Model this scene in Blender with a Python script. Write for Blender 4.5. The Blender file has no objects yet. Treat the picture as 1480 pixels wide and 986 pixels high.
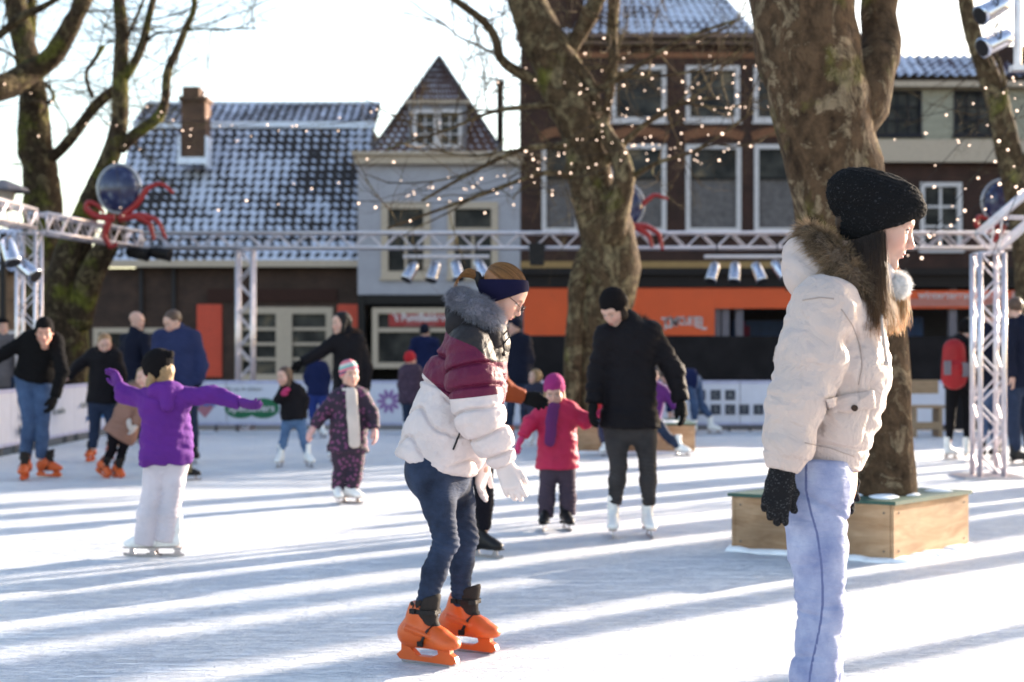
import bpy, math, random, os
import numpy as np
ONLY = ''
random.seed(7)
D2R = math.radians
scene = bpy.context.scene
FPX = 50.0 / 36.0 * 1480.0      # focal length in photo pixels
CAMH = 1.27                     # eye height above the ice
HY, CX = 505.0, 740.0           # horizon row and centre column of the photo

def W(px, py, Z):
    "world point that stands at distance Z behind photo pixel (px,py)"
    return np.array([(px - CX) / FPX * Z, Z, CAMH - (py - HY) / FPX * Z])

def link(o):
    scene.collection.objects.link(o)
    return o

def tag(o, label=None, cat=None, group=None, kind=None):
    if label: o['label'] = label
    if cat: o['category'] = cat
    if group: o['group'] = group
    if kind: o['kind'] = kind
    return o

def empty(name, loc, label=None, cat=None, group=None, rz=0.0):
    o = bpy.data.objects.new(name, None)
    o.location = [float(v) for v in loc]
    o.rotation_euler = (0, 0, rz)
    o.empty_display_size = 0.1
    link(o)
    return tag(o, label, cat, group)

def mesh_obj(name, V, F, mats, parent=None, smooth=True, attrs=None, midx=None, colors=None, loc=None):
    "V,F in world coordinates when parent is an un-rotated empty: they are moved into its frame"
    V = np.asarray(V, dtype=np.float32).reshape(-1, 3)
    if parent is not None and loc is None:
        q = parent
        while q is not None:
            V = V - np.array(q.location, dtype=np.float32); q = q.parent
    me = bpy.data.meshes.new(name)
    if isinstance(F, np.ndarray):
        n = F.shape[1]
        me.vertices.add(len(V)); me.vertices.foreach_set('co', V.ravel())
        me.loops.add(F.size); me.loops.foreach_set('vertex_index', F.ravel().astype(np.int32))
        me.polygons.add(len(F))
        me.polygons.foreach_set('loop_start', np.arange(0, F.size, n, dtype=np.int32))
        me.polygons.foreach_set('loop_total', np.full(len(F), n, dtype=np.int32))
        me.update(calc_edges=True)
    else:
        me.from_pydata(V.tolist(), [], F)
    if not isinstance(mats, (list, tuple)): mats = [mats]
    for m in mats: me.materials.append(m)
    if smooth: me.polygons.foreach_set('use_smooth', np.ones(len(me.polygons), dtype=bool))
    if midx is not None: me.polygons.foreach_set('material_index', np.asarray(midx, dtype=np.int32))
    for k, v in (attrs or {}).items():
        a = me.attributes.new(k, 'FLOAT', 'POINT'); a.data.foreach_set('value', np.asarray(v, dtype=np.float32))
    if colors is not None:
        a = me.attributes.new('tint', 'FLOAT_COLOR', 'POINT')
        c = np.ones((len(V), 4), dtype=np.float32); c[:, :3] = colors
        a.data.foreach_set('color', c.ravel())
    me.update()
    o = bpy.data.objects.new(name, me)
    if loc is not None: o.location = loc
    link(o)
    if parent is not None: o.parent = parent
    return o

class MB:
    "collects boxes, tubes, prisms into one mesh"
    def __init__(s): s.v = []; s.f = []; s.m = []
    def add(s, V, F, mi=0):
        o = len(s.v)
        s.v.extend([tuple(map(float, p)) for p in V])
        s.f.extend([tuple(int(i) + o for i in f) for f in F]); s.m.extend([mi] * len(F))
        return s
    def box(s, x0, y0, z0, x1, y1, z1, mi=0):
        V = [(x0,y0,z0),(x1,y0,z0),(x1,y1,z0),(x0,y1,z0),(x0,y0,z1),(x1,y0,z1),(x1,y1,z1),(x0,y1,z1)]
        return s.add(V, [(0,3,2,1),(4,5,6,7),(0,1,5,4),(1,2,6,5),(2,3,7,6),(3,0,4,7)], mi)
    def obox(s, c, ax, ay, az, hx, hy, hz, mi=0):
        c, ax, ay, az = [np.asarray(q, float) for q in (c, ax, ay, az)]
        V = [c + sx*hx*ax + sy*hy*ay + sz*hz*az for sz in (-1,1) for sx, sy in ((-1,-1),(1,-1),(1,1),(-1,1))]
        return s.add(V, [(0,3,2,1),(4,5,6,7),(0,1,5,4),(1,2,6,5),(2,3,7,6),(3,0,4,7)], mi)
    def tube(s, pts, r, n=8, mi=0, cap=True):
        pts = [np.asarray(p, float) for p in pts]
        if np.isscalar(r): r = [r]*len(pts)
        V = []; F = []
        u = None
        for i, p in enumerate(pts):
            t = pts[min(i+1, len(pts)-1)] - pts[max(i-1, 0)]
            t = t / (np.linalg.norm(t) + 1e-9)
            if u is None:
                u = np.cross(t, (0,0,1.0) if abs(t[2]) < .9 else (1.0,0,0))
            u = u - t*np.dot(u, t); u /= np.linalg.norm(u) + 1e-9
            w = np.cross(t, u)
            for k in range(n):
                a = 2*math.pi*k/n
                V.append(p + r[i]*(math.cos(a)*u + math.sin(a)*w))
        for i in range(len(pts)-1):
            for k in range(n):
                k2 = (k+1) % n
                F.append((i*n+k, i*n+k2, (i+1)*n+k2, (i+1)*n+k))
        if cap:
            F.append(tuple(range(n-1, -1, -1))); F.append(tuple(range((len(pts)-1)*n, len(pts)*n)))
        return s.add(V, F, mi)
    def prism(s, pts2, ax, ay, org, ad, depth, mi=0):
        "extruded outline: pts2 in (ax,ay) frame at org, extruded by depth along ad"
        ax, ay, org, ad = [np.asarray(q, float) for q in (ax, ay, org, ad)]
        n = len(pts2)
        A = [org + ax*p[0] + ay*p[1] for p in pts2]
        V = A + [a + ad*depth for a in A]
        F = [tuple(range(n-1,-1,-1)), tuple(range(n, 2*n))] + [(i, (i+1) % n, n+(i+1) % n, n+i) for i in range(n)]
        return s.add(V, F, mi)
    def ico(s, c, r, mi=0, n=6, sq=(1,1,1)):
        V = [(c[0], c[1], c[2]+r*sq[2])]; F = []
        rings = n//2
        for i in range(1, rings):
            ph = math.pi*i/rings
            for k in range(n):
                a = 2*math.pi*k/n
                V.append((c[0]+r*sq[0]*math.sin(ph)*math.cos(a), c[1]+r*sq[1]*math.sin(ph)*math.sin(a), c[2]+r*sq[2]*math.cos(ph)))
        V.append((c[0], c[1], c[2]-r*sq[2]))
        for k in range(n): F.append((0, 1+k, 1+(k+1) % n))
        for i in range(rings-2):
            for k in range(n):
                F.append((1+i*n+k, 1+(i+1)*n+k, 1+(i+1)*n+(k+1) % n, 1+i*n+(k+1) % n))
        b = 1+(rings-2)*n
        for k in range(n): F.append((len(V)-1, b+(k+1) % n, b+k))
        return s.add(V, F, mi)
    def build(s, name, mats, parent=None, smooth=False, **kw):
        return mesh_obj(name, s.v, s.f, mats, parent, smooth, midx=s.m if max(s.m or [0]) else None, **kw)

# ---------------------------------------------------------------- materials
MATS = {}
def nmat(name):
    m = bpy.data.materials.new(name); m.use_nodes = True
    nt = m.node_tree; b = nt.nodes['Principled BSDF']
    return m, nt, b
def N(nt, typ, **kw):
    n = nt.nodes.new(typ)
    for k, v in kw.items():
        if k.startswith('i_'): n.inputs[k[2:].replace('_', ' ')].default_value = v
        else: setattr(n, k, v)
    return n
def ramp(nt, stops, interp='LINEAR'):
    r = N(nt, 'ShaderNodeValToRGB'); cr = r.color_ramp; cr.interpolation = interp
    while len(cr.elements) < len(stops): cr.elements.new(.5)
    for e, (p, c) in zip(cr.elements, stops):
        e.position = p; e.color = (c[0], c[1], c[2], 1) if hasattr(c, '__len__') else (c, c, c, 1)
    return r
def c3(h):
    "photo-style hex to linear"
    h = h.lstrip('#'); v = [int(h[i:i+2], 16)/255 for i in (0, 2, 4)]
    return tuple(x/12.92 if x <= .04045 else ((x+.055)/1.055)**2.4 for x in v)
KEEP = ('banner_white', 'fresh_snow', 'roof_snow', 'banner_rail', 'white_leather')
DIM = .68
def dim(col, k=None, warm=.06):
    k = DIM if k is None else k; return (col[0]*k*(1+warm*.5), col[1]*k*(1-warm), col[2]*k*(1-warm))
def plain(name, col, rough=.7, metal=0, var=.12, scale=8, bump=.0, bscale=60, spec=.5, coat=0, sheen=0, var2=None):
    if name in MATS: return MATS[name]
    if name not in KEEP: col = dim(col); 
    if var2 is not None: var2 = dim(var2)
    if max(col) < .05 and not metal: spec = min(spec, .2)
    m, nt, b = nmat(name)
    tc = N(nt, 'ShaderNodeTexCoord')
    no = N(nt, 'ShaderNodeTexNoise', i_Scale=scale, i_Detail=5.0, i_Roughness=.6)
    nt.links.new(tc.outputs['Object'], no.inputs['Vector'])
    hi = tuple(min(1, x*(1+var)) for x in col); lo = tuple(x*(1-var) for x in col) if var2 is None else var2
    r = ramp(nt, [(.3, lo), (.7, hi)])
    nt.links.new(no.outputs['Fac'], r.inputs['Fac']); nt.links.new(r.outputs['Color'], b.inputs['Base Color'])
    b.inputs['Roughness'].default_value = rough; b.inputs['Metallic'].default_value = metal
    b.inputs['Specular IOR Level'].default_value = spec
    if coat: b.inputs['Coat Weight'].default_value = coat
    if sheen:
        b.inputs['Sheen Weight'].default_value = sheen; b.inputs['Sheen Roughness'].default_value = .5
    if bump:
        n2 = N(nt, 'ShaderNodeTexNoise', i_Scale=bscale, i_Detail=3.0)
        nt.links.new(tc.outputs['Object'], n2.inputs['Vector'])
        bp = N(nt, 'ShaderNodeBump', i_Strength=bump, i_Distance=.01)
        nt.links.new(n2.outputs['Fac'], bp.inputs['Height']); nt.links.new(bp.outputs['Normal'], b.inputs['Normal'])
    MATS[name] = m
    return m
def emis(name, col, st):
    m, nt, b = nmat(name)
    b.inputs['Base Color'].default_value = (*col, 1)
    b.inputs['Emission Color'].default_value = (*col, 1); b.inputs['Emission Strength'].default_value = st
    m.cycles.emission_sampling = 'NONE'
    return m

# ---------------------------------------------------------------- signed distance modelling
def _hash(ix, iy, iz, seed):
    h = (ix.astype(np.uint32)*np.uint32(374761393) ^ iy.astype(np.uint32)*np.uint32(668265263) ^ iz.astype(np.uint32)*np.uint32(2147483647)) + np.uint32(seed*9973+1)
    h = (h ^ (h >> np.uint32(13)))*np.uint32(1274126177)
    h = h ^ (h >> np.uint32(16))
    return (h & np.uint32(0xffff)).astype(np.float32)/32767.5 - 1
def vnoise(P, f, seed=0):
    "value noise in [-1,1]; f scalar or 3-vector"
    Q = P*np.asarray(f, dtype=np.float32) + 1000.0
    I = np.floor(Q).astype(np.int64); t = (Q-I).astype(np.float32); t = t*t*(3-2*t)
    out = 0
    for dx in (0, 1):
        for dy in (0, 1):
            for dz in (0, 1):
                w = (t[..., 0] if dx else 1-t[..., 0])*(t[..., 1] if dy else 1-t[..., 1])*(t[..., 2] if dz else 1-t[..., 2])
                out = out + w*_hash(I[..., 0]+dx, I[..., 1]+dy, I[..., 2]+dz, seed)
    return out
def smin(a, b, k):
    if k <= 0: return np.minimum(a, b)
    h = np.maximum(k-np.abs(a-b), 0)/k
    return np.minimum(a, b) - h*h*k*.25
def A3(p): return np.asarray(p, dtype=np.float32)

class SDF:
    def __init__(s): s.ops = []
    def cone(s, a, b, ra, rb=None, k=.02, flat=None, ripple=None, sub=False):
        a, b = A3(a), A3(b); rb = ra if rb is None else rb
        r = max(ra, rb)*1.25 + .02
        lo = np.minimum(a, b)-r; hi = np.maximum(a, b)+r
        ab = b-a; L2 = float(ab@ab)+1e-9; L = math.sqrt(L2)
        def f(P):
            p = P-a
            t = np.clip((p@ab)/L2, 0, 1)
            q = p - t[..., None]*ab
            if flat is not None:
                for fd, ff in flat:
                    d = A3(fd); comp = q@d
                    q = q + (comp*(1/ff-1))[..., None]*d
            dist = np.sqrt((q*q).sum(-1))
            rr = ra + (rb-ra)*t
            if ripple is not None:
                amp, sp, ph = ripple
                rr = rr + amp*(np.abs(np.sin(math.pi*(t*L/sp+ph)))**.55 - .75)
            return dist-rr
        s.ops.append(('sub' if sub else 'add', f, lo, hi, k)); return s
    def ell(s, c, r, k=.02, R=None, sub=False):
        c, r = A3(c), A3(r)
        m = float(r.max())+.01
        def f(P):
            p = P-c
            if R is not None: p = p@A3(R)
            k0 = np.sqrt(((p/r)**2).sum(-1)); k1 = np.sqrt(((p/(r*r))**2).sum(-1))+1e-6
            return k0*(k0-1)/k1
        s.ops.append(('sub' if sub else 'add', f, c-m, c+m, k)); return s
    def cut(s, p, n, k=.01):
        "remove the side the normal n points to"
        p, n = A3(p), A3(n); n = n/np.linalg.norm(n)
        s.ops.append(('cut', lambda P: (P-p)@n, None, None, k)); return s
    def merge(s, other, k=.02):
        s.ops.append(('sdf', other, None, None, k)); return s
    def minus(s, other, k=.01):
        s.ops.append(('msdf', other, None, None, k)); return s
    def disp(s, fn, band=.04):
        s.ops.append(('disp', fn, None, None, band)); return s
    def bounds(s):
        lo = np.full(3, 1e9); hi = -lo
        for o in s.ops:
            if o[0] == 'add': lo = np.minimum(lo, o[2]); hi = np.maximum(hi, o[3])
            if o[0] == 'sdf':
                l2, h2 = o[1].bounds(); lo = np.minimum(lo, l2); hi = np.maximum(hi, h2)
        return lo, hi
    def eval(s, P, D0, h):
        D = np.full(P.shape[:3], 9.0, dtype=np.float32)
        xs, ys, zs = P[:, 0, 0, 0], P[0, :, 0, 1], P[0, 0, :, 2]
        for op, f, lo, hi, k in s.ops:
            if op in ('add', 'sub'):
                m = k+2.5*h
                sl = tuple(slice(int(np.searchsorted(g, l-m)), int(np.searchsorted(g, u+m))) for g, l, u in zip((xs, ys, zs), lo, hi))
                if any(q.start >= q.stop for q in sl): continue
                d = f(P[sl])
                D[sl] = smin(D[sl], d, k) if op == 'add' else -smin(-D[sl], d, k)
            elif op == 'cut': D = -smin(-D, -f(P), k)
            elif op == 'sdf': D = smin(D, f.eval(P, None, h), k)
            elif op == 'msdf': D = -smin(-D, f.eval(P, None, h), k)
            elif op == 'disp':
                msk = np.abs(D) < k
                if msk.any(): D[msk] -= f(P[msk])
        return D
    def mesh(s, h, lo=None, hi=None):
        l2, h2 = s.bounds()
        lo = l2 if lo is None else np.maximum(lo, l2); hi = h2 if hi is None else np.minimum(hi, h2)
        lo = lo-3*h; hi = hi+3*h
        ax = [np.arange(lo[i], hi[i]+h, h, dtype=np.float32) for i in range(3)]
        P = np.stack(np.meshgrid(*ax, indexing='ij'), -1)
        D = s.eval(P, None, h)
        return surface_nets(D, np.array([a[0] for a in ax], dtype=np.float32), h)

def surface_nets(D, org, h):
    S = D < 0
    nx, ny, nz = D.shape
    cnt = np.zeros((nx-1, ny-1, nz-1), dtype=np.int8)
    for dx in (0, 1):
        for dy in (0, 1):
            for dz in (0, 1):
                cnt += S[dx:nx-1+dx, dy:ny-1+dy, dz:nz-1+dz]
    act = (cnt > 0) & (cnt < 8)
    I = np.argwhere(act)
    idx = np.full(act.shape, -1, dtype=np.int64); idx[act] = np.arange(len(I))
    acc = np.zeros((len(I), 3), dtype=np.float32); num = np.zeros(len(I), dtype=np.float32)
    cor = [(dx, dy, dz) for dx in (0, 1) for dy in (0, 1) for dz in (0, 1)]
    vals = {c: D[I[:, 0]+c[0], I[:, 1]+c[1], I[:, 2]+c[2]] for c in cor}
    for c in cor:
        for a in range(3):
            if c[a] == 0:
                e = list(c); e[a] = 1; e = tuple(e)
                va, vb = vals[c], vals[e]
                m = (va < 0) != (vb < 0)
                t = np.where(m, va/(va-vb+1e-12*(va == vb)), 0)
                p = np.tile(np.array(c, dtype=np.float32), (len(I), 1)); p[:, a] = t
                acc += p*m[:, None]; num += m
    V = org + h*(I + acc/num[:, None])
    quads = []
    for a in range(3):
        b, c = (a+1) % 3, (a+2) % 3
        s0 = [slice(1, n-1) for n in D.shape]; s1 = list(s0); s0[a] = slice(0, D.shape[a]-1); s1[a] = slice(1, D.shape[a])
        A, B = S[tuple(s0)], S[tuple(s1)]
        E = np.argwhere(A != B)
        if not len(E): continue
        off = np.array([1, 1, 1]); off[a] = 0
        E = E+off
        inside = S[E[:, 0], E[:, 1], E[:, 2]]
        def at(db, dc):
            q = E.copy(); q[:, b] -= db; q[:, c] -= dc
            return idx[q[:, 0], q[:, 1], q[:, 2]]
        q = np.stack([at(1, 1), at(0, 1), at(0, 0), at(1, 0)], 1)
        q[~inside] = q[~inside][:, ::-1]
        quads.append(q)
    F = np.concatenate(quads)
    F = F[(F >= 0).all(1)]
    return V.astype(np.float32), F

def unit(v):
    v = np.asarray(v, float); return v/(np.linalg.norm(v)+1e-9)
def frame(yaw, pitch=0, roll=0):
    "columns: right, forward, up.  yaw 0 = facing +X, 90 = away, -90 = towards the camera"
    a, p, r = D2R(yaw), D2R(pitch), D2R(roll)
    f = np.array([math.cos(a), math.sin(a), 0]); u = np.array([0, 0, 1.0]); rt = np.cross(f, u)
    f2 = math.cos(p)*f - math.sin(p)*u; u2 = math.cos(p)*u + math.sin(p)*f
    rt2 = math.cos(r)*rt - math.sin(r)*u2; u3 = math.cos(r)*u2 + math.sin(r)*rt
    return np.stack([rt2, f2, u3], 1)
# ---------------------------------------------------------------- camera, sun, sky
SUN_EL, SUN_AZ = 12.0, 50.0       # elevation; azimuth to the right of the view direction
def setup():
    cam = bpy.data.cameras.new('camera'); co = bpy.data.objects.new('camera', cam); link(co)
    co.location = (0, 0, CAMH); co.rotation_euler = (math.pi/2, 0, 0)
    cam.lens = 50; cam.sensor_width = 36; cam.sensor_fit = 'HORIZONTAL'
    cam.shift_y = (HY-493)/1480
    cam.clip_start = .1; cam.clip_end = 3000
    cam.dof.use_dof = True; cam.dof.focus_distance = 4.6; cam.dof.aperture_fstop = 3.0
    cam.dof.aperture_blades = 0
    scene.camera = co
    w = bpy.data.worlds.new('World'); scene.world = w; w.use_nodes = True
    nt = w.node_tree; bg = nt.nodes['Background']
    sky = N(nt, 'ShaderNodeTexSky', sky_type='NISHITA', sun_disc=False)
    sky.sun_elevation = D2R(SUN_EL)
    # azimuth 0 = +Y, clockwise seen from above -> +X side is positive rotation
    sky.sun_rotation = D2R(SUN_AZ)
    sky.air_density = 1.0; sky.dust_density = 1.5; sky.ozone_density = 1.0
    nt.links.new(sky.outputs[0], bg.inputs[0]); bg.inputs[1].default_value = .135
    sl = bpy.data.lights.new('sun', 'SUN'); so = bpy.data.objects.new('sun', sl); link(so)
    sl.energy = 4.9; sl.angle = D2R(.6); sl.color = (1.0, .90, .76)
    from mathutils import Vector
    d = Vector((math.sin(D2R(SUN_AZ))*math.cos(D2R(SUN_EL)), math.cos(D2R(SUN_AZ))*math.cos(D2R(SUN_EL)), math.sin(D2R(SUN_EL))))
    so.rotation_euler = d.to_track_quat('Z', 'Y').to_euler(); so.location = (10, 10, 12)
    vs = scene.view_settings
    vs.view_transform = 'Standard'; vs.look = 'None'; vs.gamma = 1; vs.use_curve_mapping = False
    vs.exposure = 2.05
    vs.use_white_balance = True; vs.white_balance_temperature = 6900; vs.white_balance_tint = 14
    scene.cycles.use_denoising = True
    scene.cycles.max_bounces = 5; scene.cycles.diffuse_bounces = 3; scene.cycles.glossy_bounces = 2
    scene.cycles.transmission_bounces = 3; scene.cycles.transparent_max_bounces = 6
setup()
if ONLY:
    m = MB(); m.box(-40, -10, -.1, 40, 300, 0); o = m.build('ice', plain('ice_test', (.8, .82, .86))); tag(o, kind='structure')
# ---------------------------------------------------------------- cloth, skin and hair materials
def cloth(name, col, rough=.85, fold=.35, fscale=9, weave=.15, wscale=700, var=.12, sheen=0, spec=.3):
    if name in MATS: return MATS[name]
    m, nt, b = nmat(name)
    col = dim(col)
    if max(col) < .1: spec = .09; rough = max(rough, .7)
    tc = N(nt, 'ShaderNodeTexCoord')
    n1 = N(nt, 'ShaderNodeTexNoise', i_Scale=fscale, i_Detail=4.0, i_Roughness=.55, i_Distortion=.6)
    n2 = N(nt, 'ShaderNodeTexNoise', i_Scale=wscale, i_Detail=2.0)
    n3 = N(nt, 'ShaderNodeTexNoise', i_Scale=5.0, i_Detail=4.0)
    for n in (n1, n2, n3): nt.links.new(tc.outputs['Object'], n.inputs['Vector'])
    r = ramp(nt, [(.3, tuple(x*(1-var) for x in col)), (.7, tuple(min(1, x*(1+var)) for x in col))])
    nt.links.new(n3.outputs['Fac'], r.inputs['Fac']); nt.links.new(r.outputs['Color'], b.inputs['Base Color'])
    b1 = N(nt, 'ShaderNodeBump', i_Strength=fold, i_Distance=.03); b2 = N(nt, 'ShaderNodeBump', i_Strength=weave, i_Distance=.002)
    nt.links.new(n1.outputs['Fac'], b1.inputs['Height']); nt.links.new(n2.outputs['Fac'], b2.inputs['Height'])
    nt.links.new(b1.outputs['Normal'], b2.inputs['Normal']); nt.links.new(b2.outputs['Normal'], b.inputs['Normal'])
    b.inputs['Roughness'].default_value = rough; b.inputs['Specular IOR Level'].default_value = spec
    b.inputs['Sheen Weight'].default_value = sheen
    MATS[name] = m
    return m
def patterned(name, col, spots, scale=30, thr=.55, rough=.8):
    "cloth with coloured blotches"
    if name in MATS: return MATS[name]
    col = dim(col); spots = dim(spots)
    m, nt, b = nmat(name)
    tc = N(nt, 'ShaderNodeTexCoord')
    v = N(nt, 'ShaderNodeTexVoronoi', i_Scale=scale); nt.links.new(tc.outputs['Object'], v.inputs['Vector'])
    r = ramp(nt, [(0, spots), (thr*.6, spots), (thr*.75, col)], 'LINEAR')
    nt.links.new(v.outputs['Distance'], r.inputs['Fac']); nt.links.new(r.outputs['Color'], b.inputs['Base Color'])
    b.inputs['Roughness'].default_value = rough
    MATS[name] = m
    return m
def denim(name, dark, light, wear=.5, seam=None):
    if name in MATS: return MATS[name]
    dark = dim(dark, warm=0); light = dim(light, warm=0)
    m, nt, b = nmat(name)
    tc = N(nt, 'ShaderNodeTexCoord')
    n1 = N(nt, 'ShaderNodeTexNoise', i_Scale=7.0, i_Detail=6.0, i_Roughness=.6)
    n2 = N(nt, 'ShaderNodeTexNoise', i_Scale=500.0, i_Detail=2.0)
    mp = N(nt, 'ShaderNodeMapping'); mp.inputs['Scale'].default_value = (14, 14, 60)
    n4 = N(nt, 'ShaderNodeTexNoise', i_Scale=1.0, i_Detail=3.0, i_Distortion=1.2)
    for n in (n1, n2): nt.links.new(tc.outputs['Object'], n.inputs['Vector'])
    nt.links.new(tc.outputs['Object'], mp.inputs['Vector']); nt.links.new(mp.outputs['Vector'], n4.inputs['Vector'])
    r = ramp(nt, [(.5-wear*.4, dark), (.5+wear*.4, light)])
    mx = N(nt, 'ShaderNodeMath', operation='MULTIPLY_ADD'); mx.inputs[1].default_value = .12
    nt.links.new(n2.outputs['Fac'], mx.inputs[0]); nt.links.new(n1.outputs['Fac'], mx.inputs[2])
    ma = N(nt, 'ShaderNodeMath', operation='SUBTRACT'); ma.inputs[1].default_value = .06
    nt.links.new(mx.outputs[0], ma.inputs[0]); nt.links.new(ma.outputs[0], r.inputs['Fac'])
    col = r.outputs['Color']
    if seam is not None:
        at = N(nt, 'ShaderNodeAttribute', attribute_name='seam')
        sr = ramp(nt, [(0, 1.0), (.5, 1.0), (.55, .0)]); nt.links.new(at.outputs['Fac'], sr.inputs['Fac'])
        mixc = N(nt, 'ShaderNodeMix', data_type='RGBA'); mixc.inputs['A'].default_value = (*seam, 1)
        nt.links.new(sr.outputs['Color'], mixc.inputs['Factor'])
        mixc.inputs['A'].default_value = (*seam, 1)
        inv = N(nt, 'ShaderNodeInvert'); nt.links.new(sr.outputs['Color'], inv.inputs['Color'])
        nt.links.new(inv.outputs['Color'], mixc.inputs['Factor']); 
        nt.links.new(col, mixc.inputs['A']); mixc.inputs['B'].default_value = (*seam, 1)
        # seam attribute: 1 on the stitched side seam
        col = mixc.outputs['Result']
    nt.links.new(col, b.inputs['Base Color'])
    b1 = N(nt, 'ShaderNodeBump', i_Strength=.3, i_Distance=.02); b2 = N(nt, 'ShaderNodeBump', i_Strength=.15, i_Distance=.002)
    nt.links.new(n4.outputs['Fac'], b1.inputs['Height']); nt.links.new(n2.outputs['Fac'], b2.inputs['Height'])
    nt.links.new(b1.outputs['Normal'], b2.inputs['Normal']); nt.links.new(b2.outputs['Normal'], b.inputs['Normal'])
    b.inputs['Roughness'].default_value = .85; b.inputs['Specular IOR Level'].default_value = .25
    MATS[name] = m
    return m
def attr_mat(name, rough=.6, sss=0, bump=0, bscale=200, spec=.4, transl=0, sheen=0):
    "base colour from the per-vertex pigment stored on the mesh"
    if name in MATS: return MATS[name]
    m, nt, b = nmat(name)
    at = N(nt, 'ShaderNodeAttribute', attribute_name='tint')
    nt.links.new(at.outputs['Color'], b.inputs['Base Color'])
    b.inputs['Roughness'].default_value = rough; b.inputs['Specular IOR Level'].default_value = spec
    if sss:
        b.inputs['Subsurface Weight'].default_value = sss
        b.inputs['Subsurface Radius'].default_value = (1, .35, .2); b.inputs['Subsurface Scale'].default_value = .012
    if sheen: b.inputs['Sheen Weight'].default_value = sheen
    if bump:
        tc = N(nt, 'ShaderNodeTexCoord'); n = N(nt, 'ShaderNodeTexNoise', i_Scale=bscale, i_Detail=3.0)
        nt.links.new(tc.outputs['Object'], n.inputs['Vector'])
        bp = N(nt, 'ShaderNodeBump', i_Strength=bump, i_Distance=.004)
        nt.links.new(n.outputs['Fac'], bp.inputs['Height']); nt.links.new(bp.outputs['Normal'], b.inputs['Normal'])
    if transl:
        tr = N(nt, 'ShaderNodeBsdfTranslucent'); mx = N(nt, 'ShaderNodeMixShader'); mx.inputs[0].default_value = transl
        nt.links.new(at.outputs['Color'], tr.inputs['Color'])
        nt.links.new(b.outputs[0], mx.inputs[1]); nt.links.new(tr.outputs[0], mx.inputs[2])
        nt.links.new(mx.outputs[0], nt.nodes['Material Output'].inputs['Surface'])
    MATS[name] = m
    return m
SKIN = attr_mat('skin', rough=.5, sss=.25, bump=.08, bscale=900, spec=.35)
HAIRM = attr_mat('hair_strands', rough=.4, transl=.35, spec=.5)
FURM = attr_mat('fur_strands', rough=.8, transl=.25, spec=.2)

# ---------------------------------------------------------------- head, hand and skate templates (local metres)
def head_sdf(child=False):
    s = SDF()
    s.ell((0, -.018, .042), (.074, .094, .082), k=.02)
    s.ell((0, .028, -.030), (.057, .060, .080), k=.05)
    ch = .006 if child else 0
    for sx in (-1, 1):
        s.cone((sx*.052, .0, -.062), (sx*.012, .068, -.099+ch), .013, .013, k=.035)
        s.ell((sx*(.034+ch*.6), .058, -.030-ch), (.026+ch, .026+ch, .028+ch), k=.03)
        s.cone((sx*.044, .074, .022), (sx*.016, .086, .018), .0075, .008, k=.02)
    s.ell((0, .074, -.100+ch), (.018, .014, .014), k=.025)
    s.ell((0, .060, .045), (.05, .026, .035), k=.03)
    nl = .006 if child else 0
    s.cone((0, .086, .010), (0, .108-nl, -.030+nl), .0068, .0088, k=.014)
    s.ell((0, .108-nl, -.034+nl), (.0095, .0095, .0085), k=.008)
    for sx in (-1, 1):
        s.ell((sx*.011, .099-nl, -.037+nl), (.0065, .0085, .006), k=.007)
        s.ell((sx*.0055, .104-nl, -.0435+nl), (.003, .005, .003), k=.003, sub=True)
        s.ell((sx*.031, .094, .000), (.018, .014, .0125), k=.012, sub=True)
        s.ell((sx*.031, .0735, .001), (.0135, .0135, .0125), k=.003)
        s.cone((sx*.043, .0845, .006), (sx*.020, .0875, .0075), .0022, .0022, k=.004)
        s.cone((sx*.042, .083, -.007), (sx*.021, .086, -.0085), .002, .002, k=.006)
    s.ell((0, .083, -.058), (.026, .014, .018), k=.02)
    s.ell((0, .0945, -.0605), (.021, .0075, .005), k=.004)
    s.ell((0, .0925, -.0710), (.018, .0080, .0056), k=.004)
    s.ell((0, .1015, -.0655), (.022, .006, .0012), k=.003, sub=True)
    s.ell((0, .099, -.084), (.016, .009, .006), k=.012, sub=True)
    for sx in (-1, 1):
        s.ell((sx*.077, -.012, -.008), (.008, .018, .031), k=.008)
        s.ell((sx*.085, -.008, -.004), (.006, .010, .018), k=.006, sub=True)
    s.cone((0, -.022, -.05), (0, -.040, -.145), .049, .050, k=.03)
    return s
SK0 = np.array([.56, .335, .265])
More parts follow.
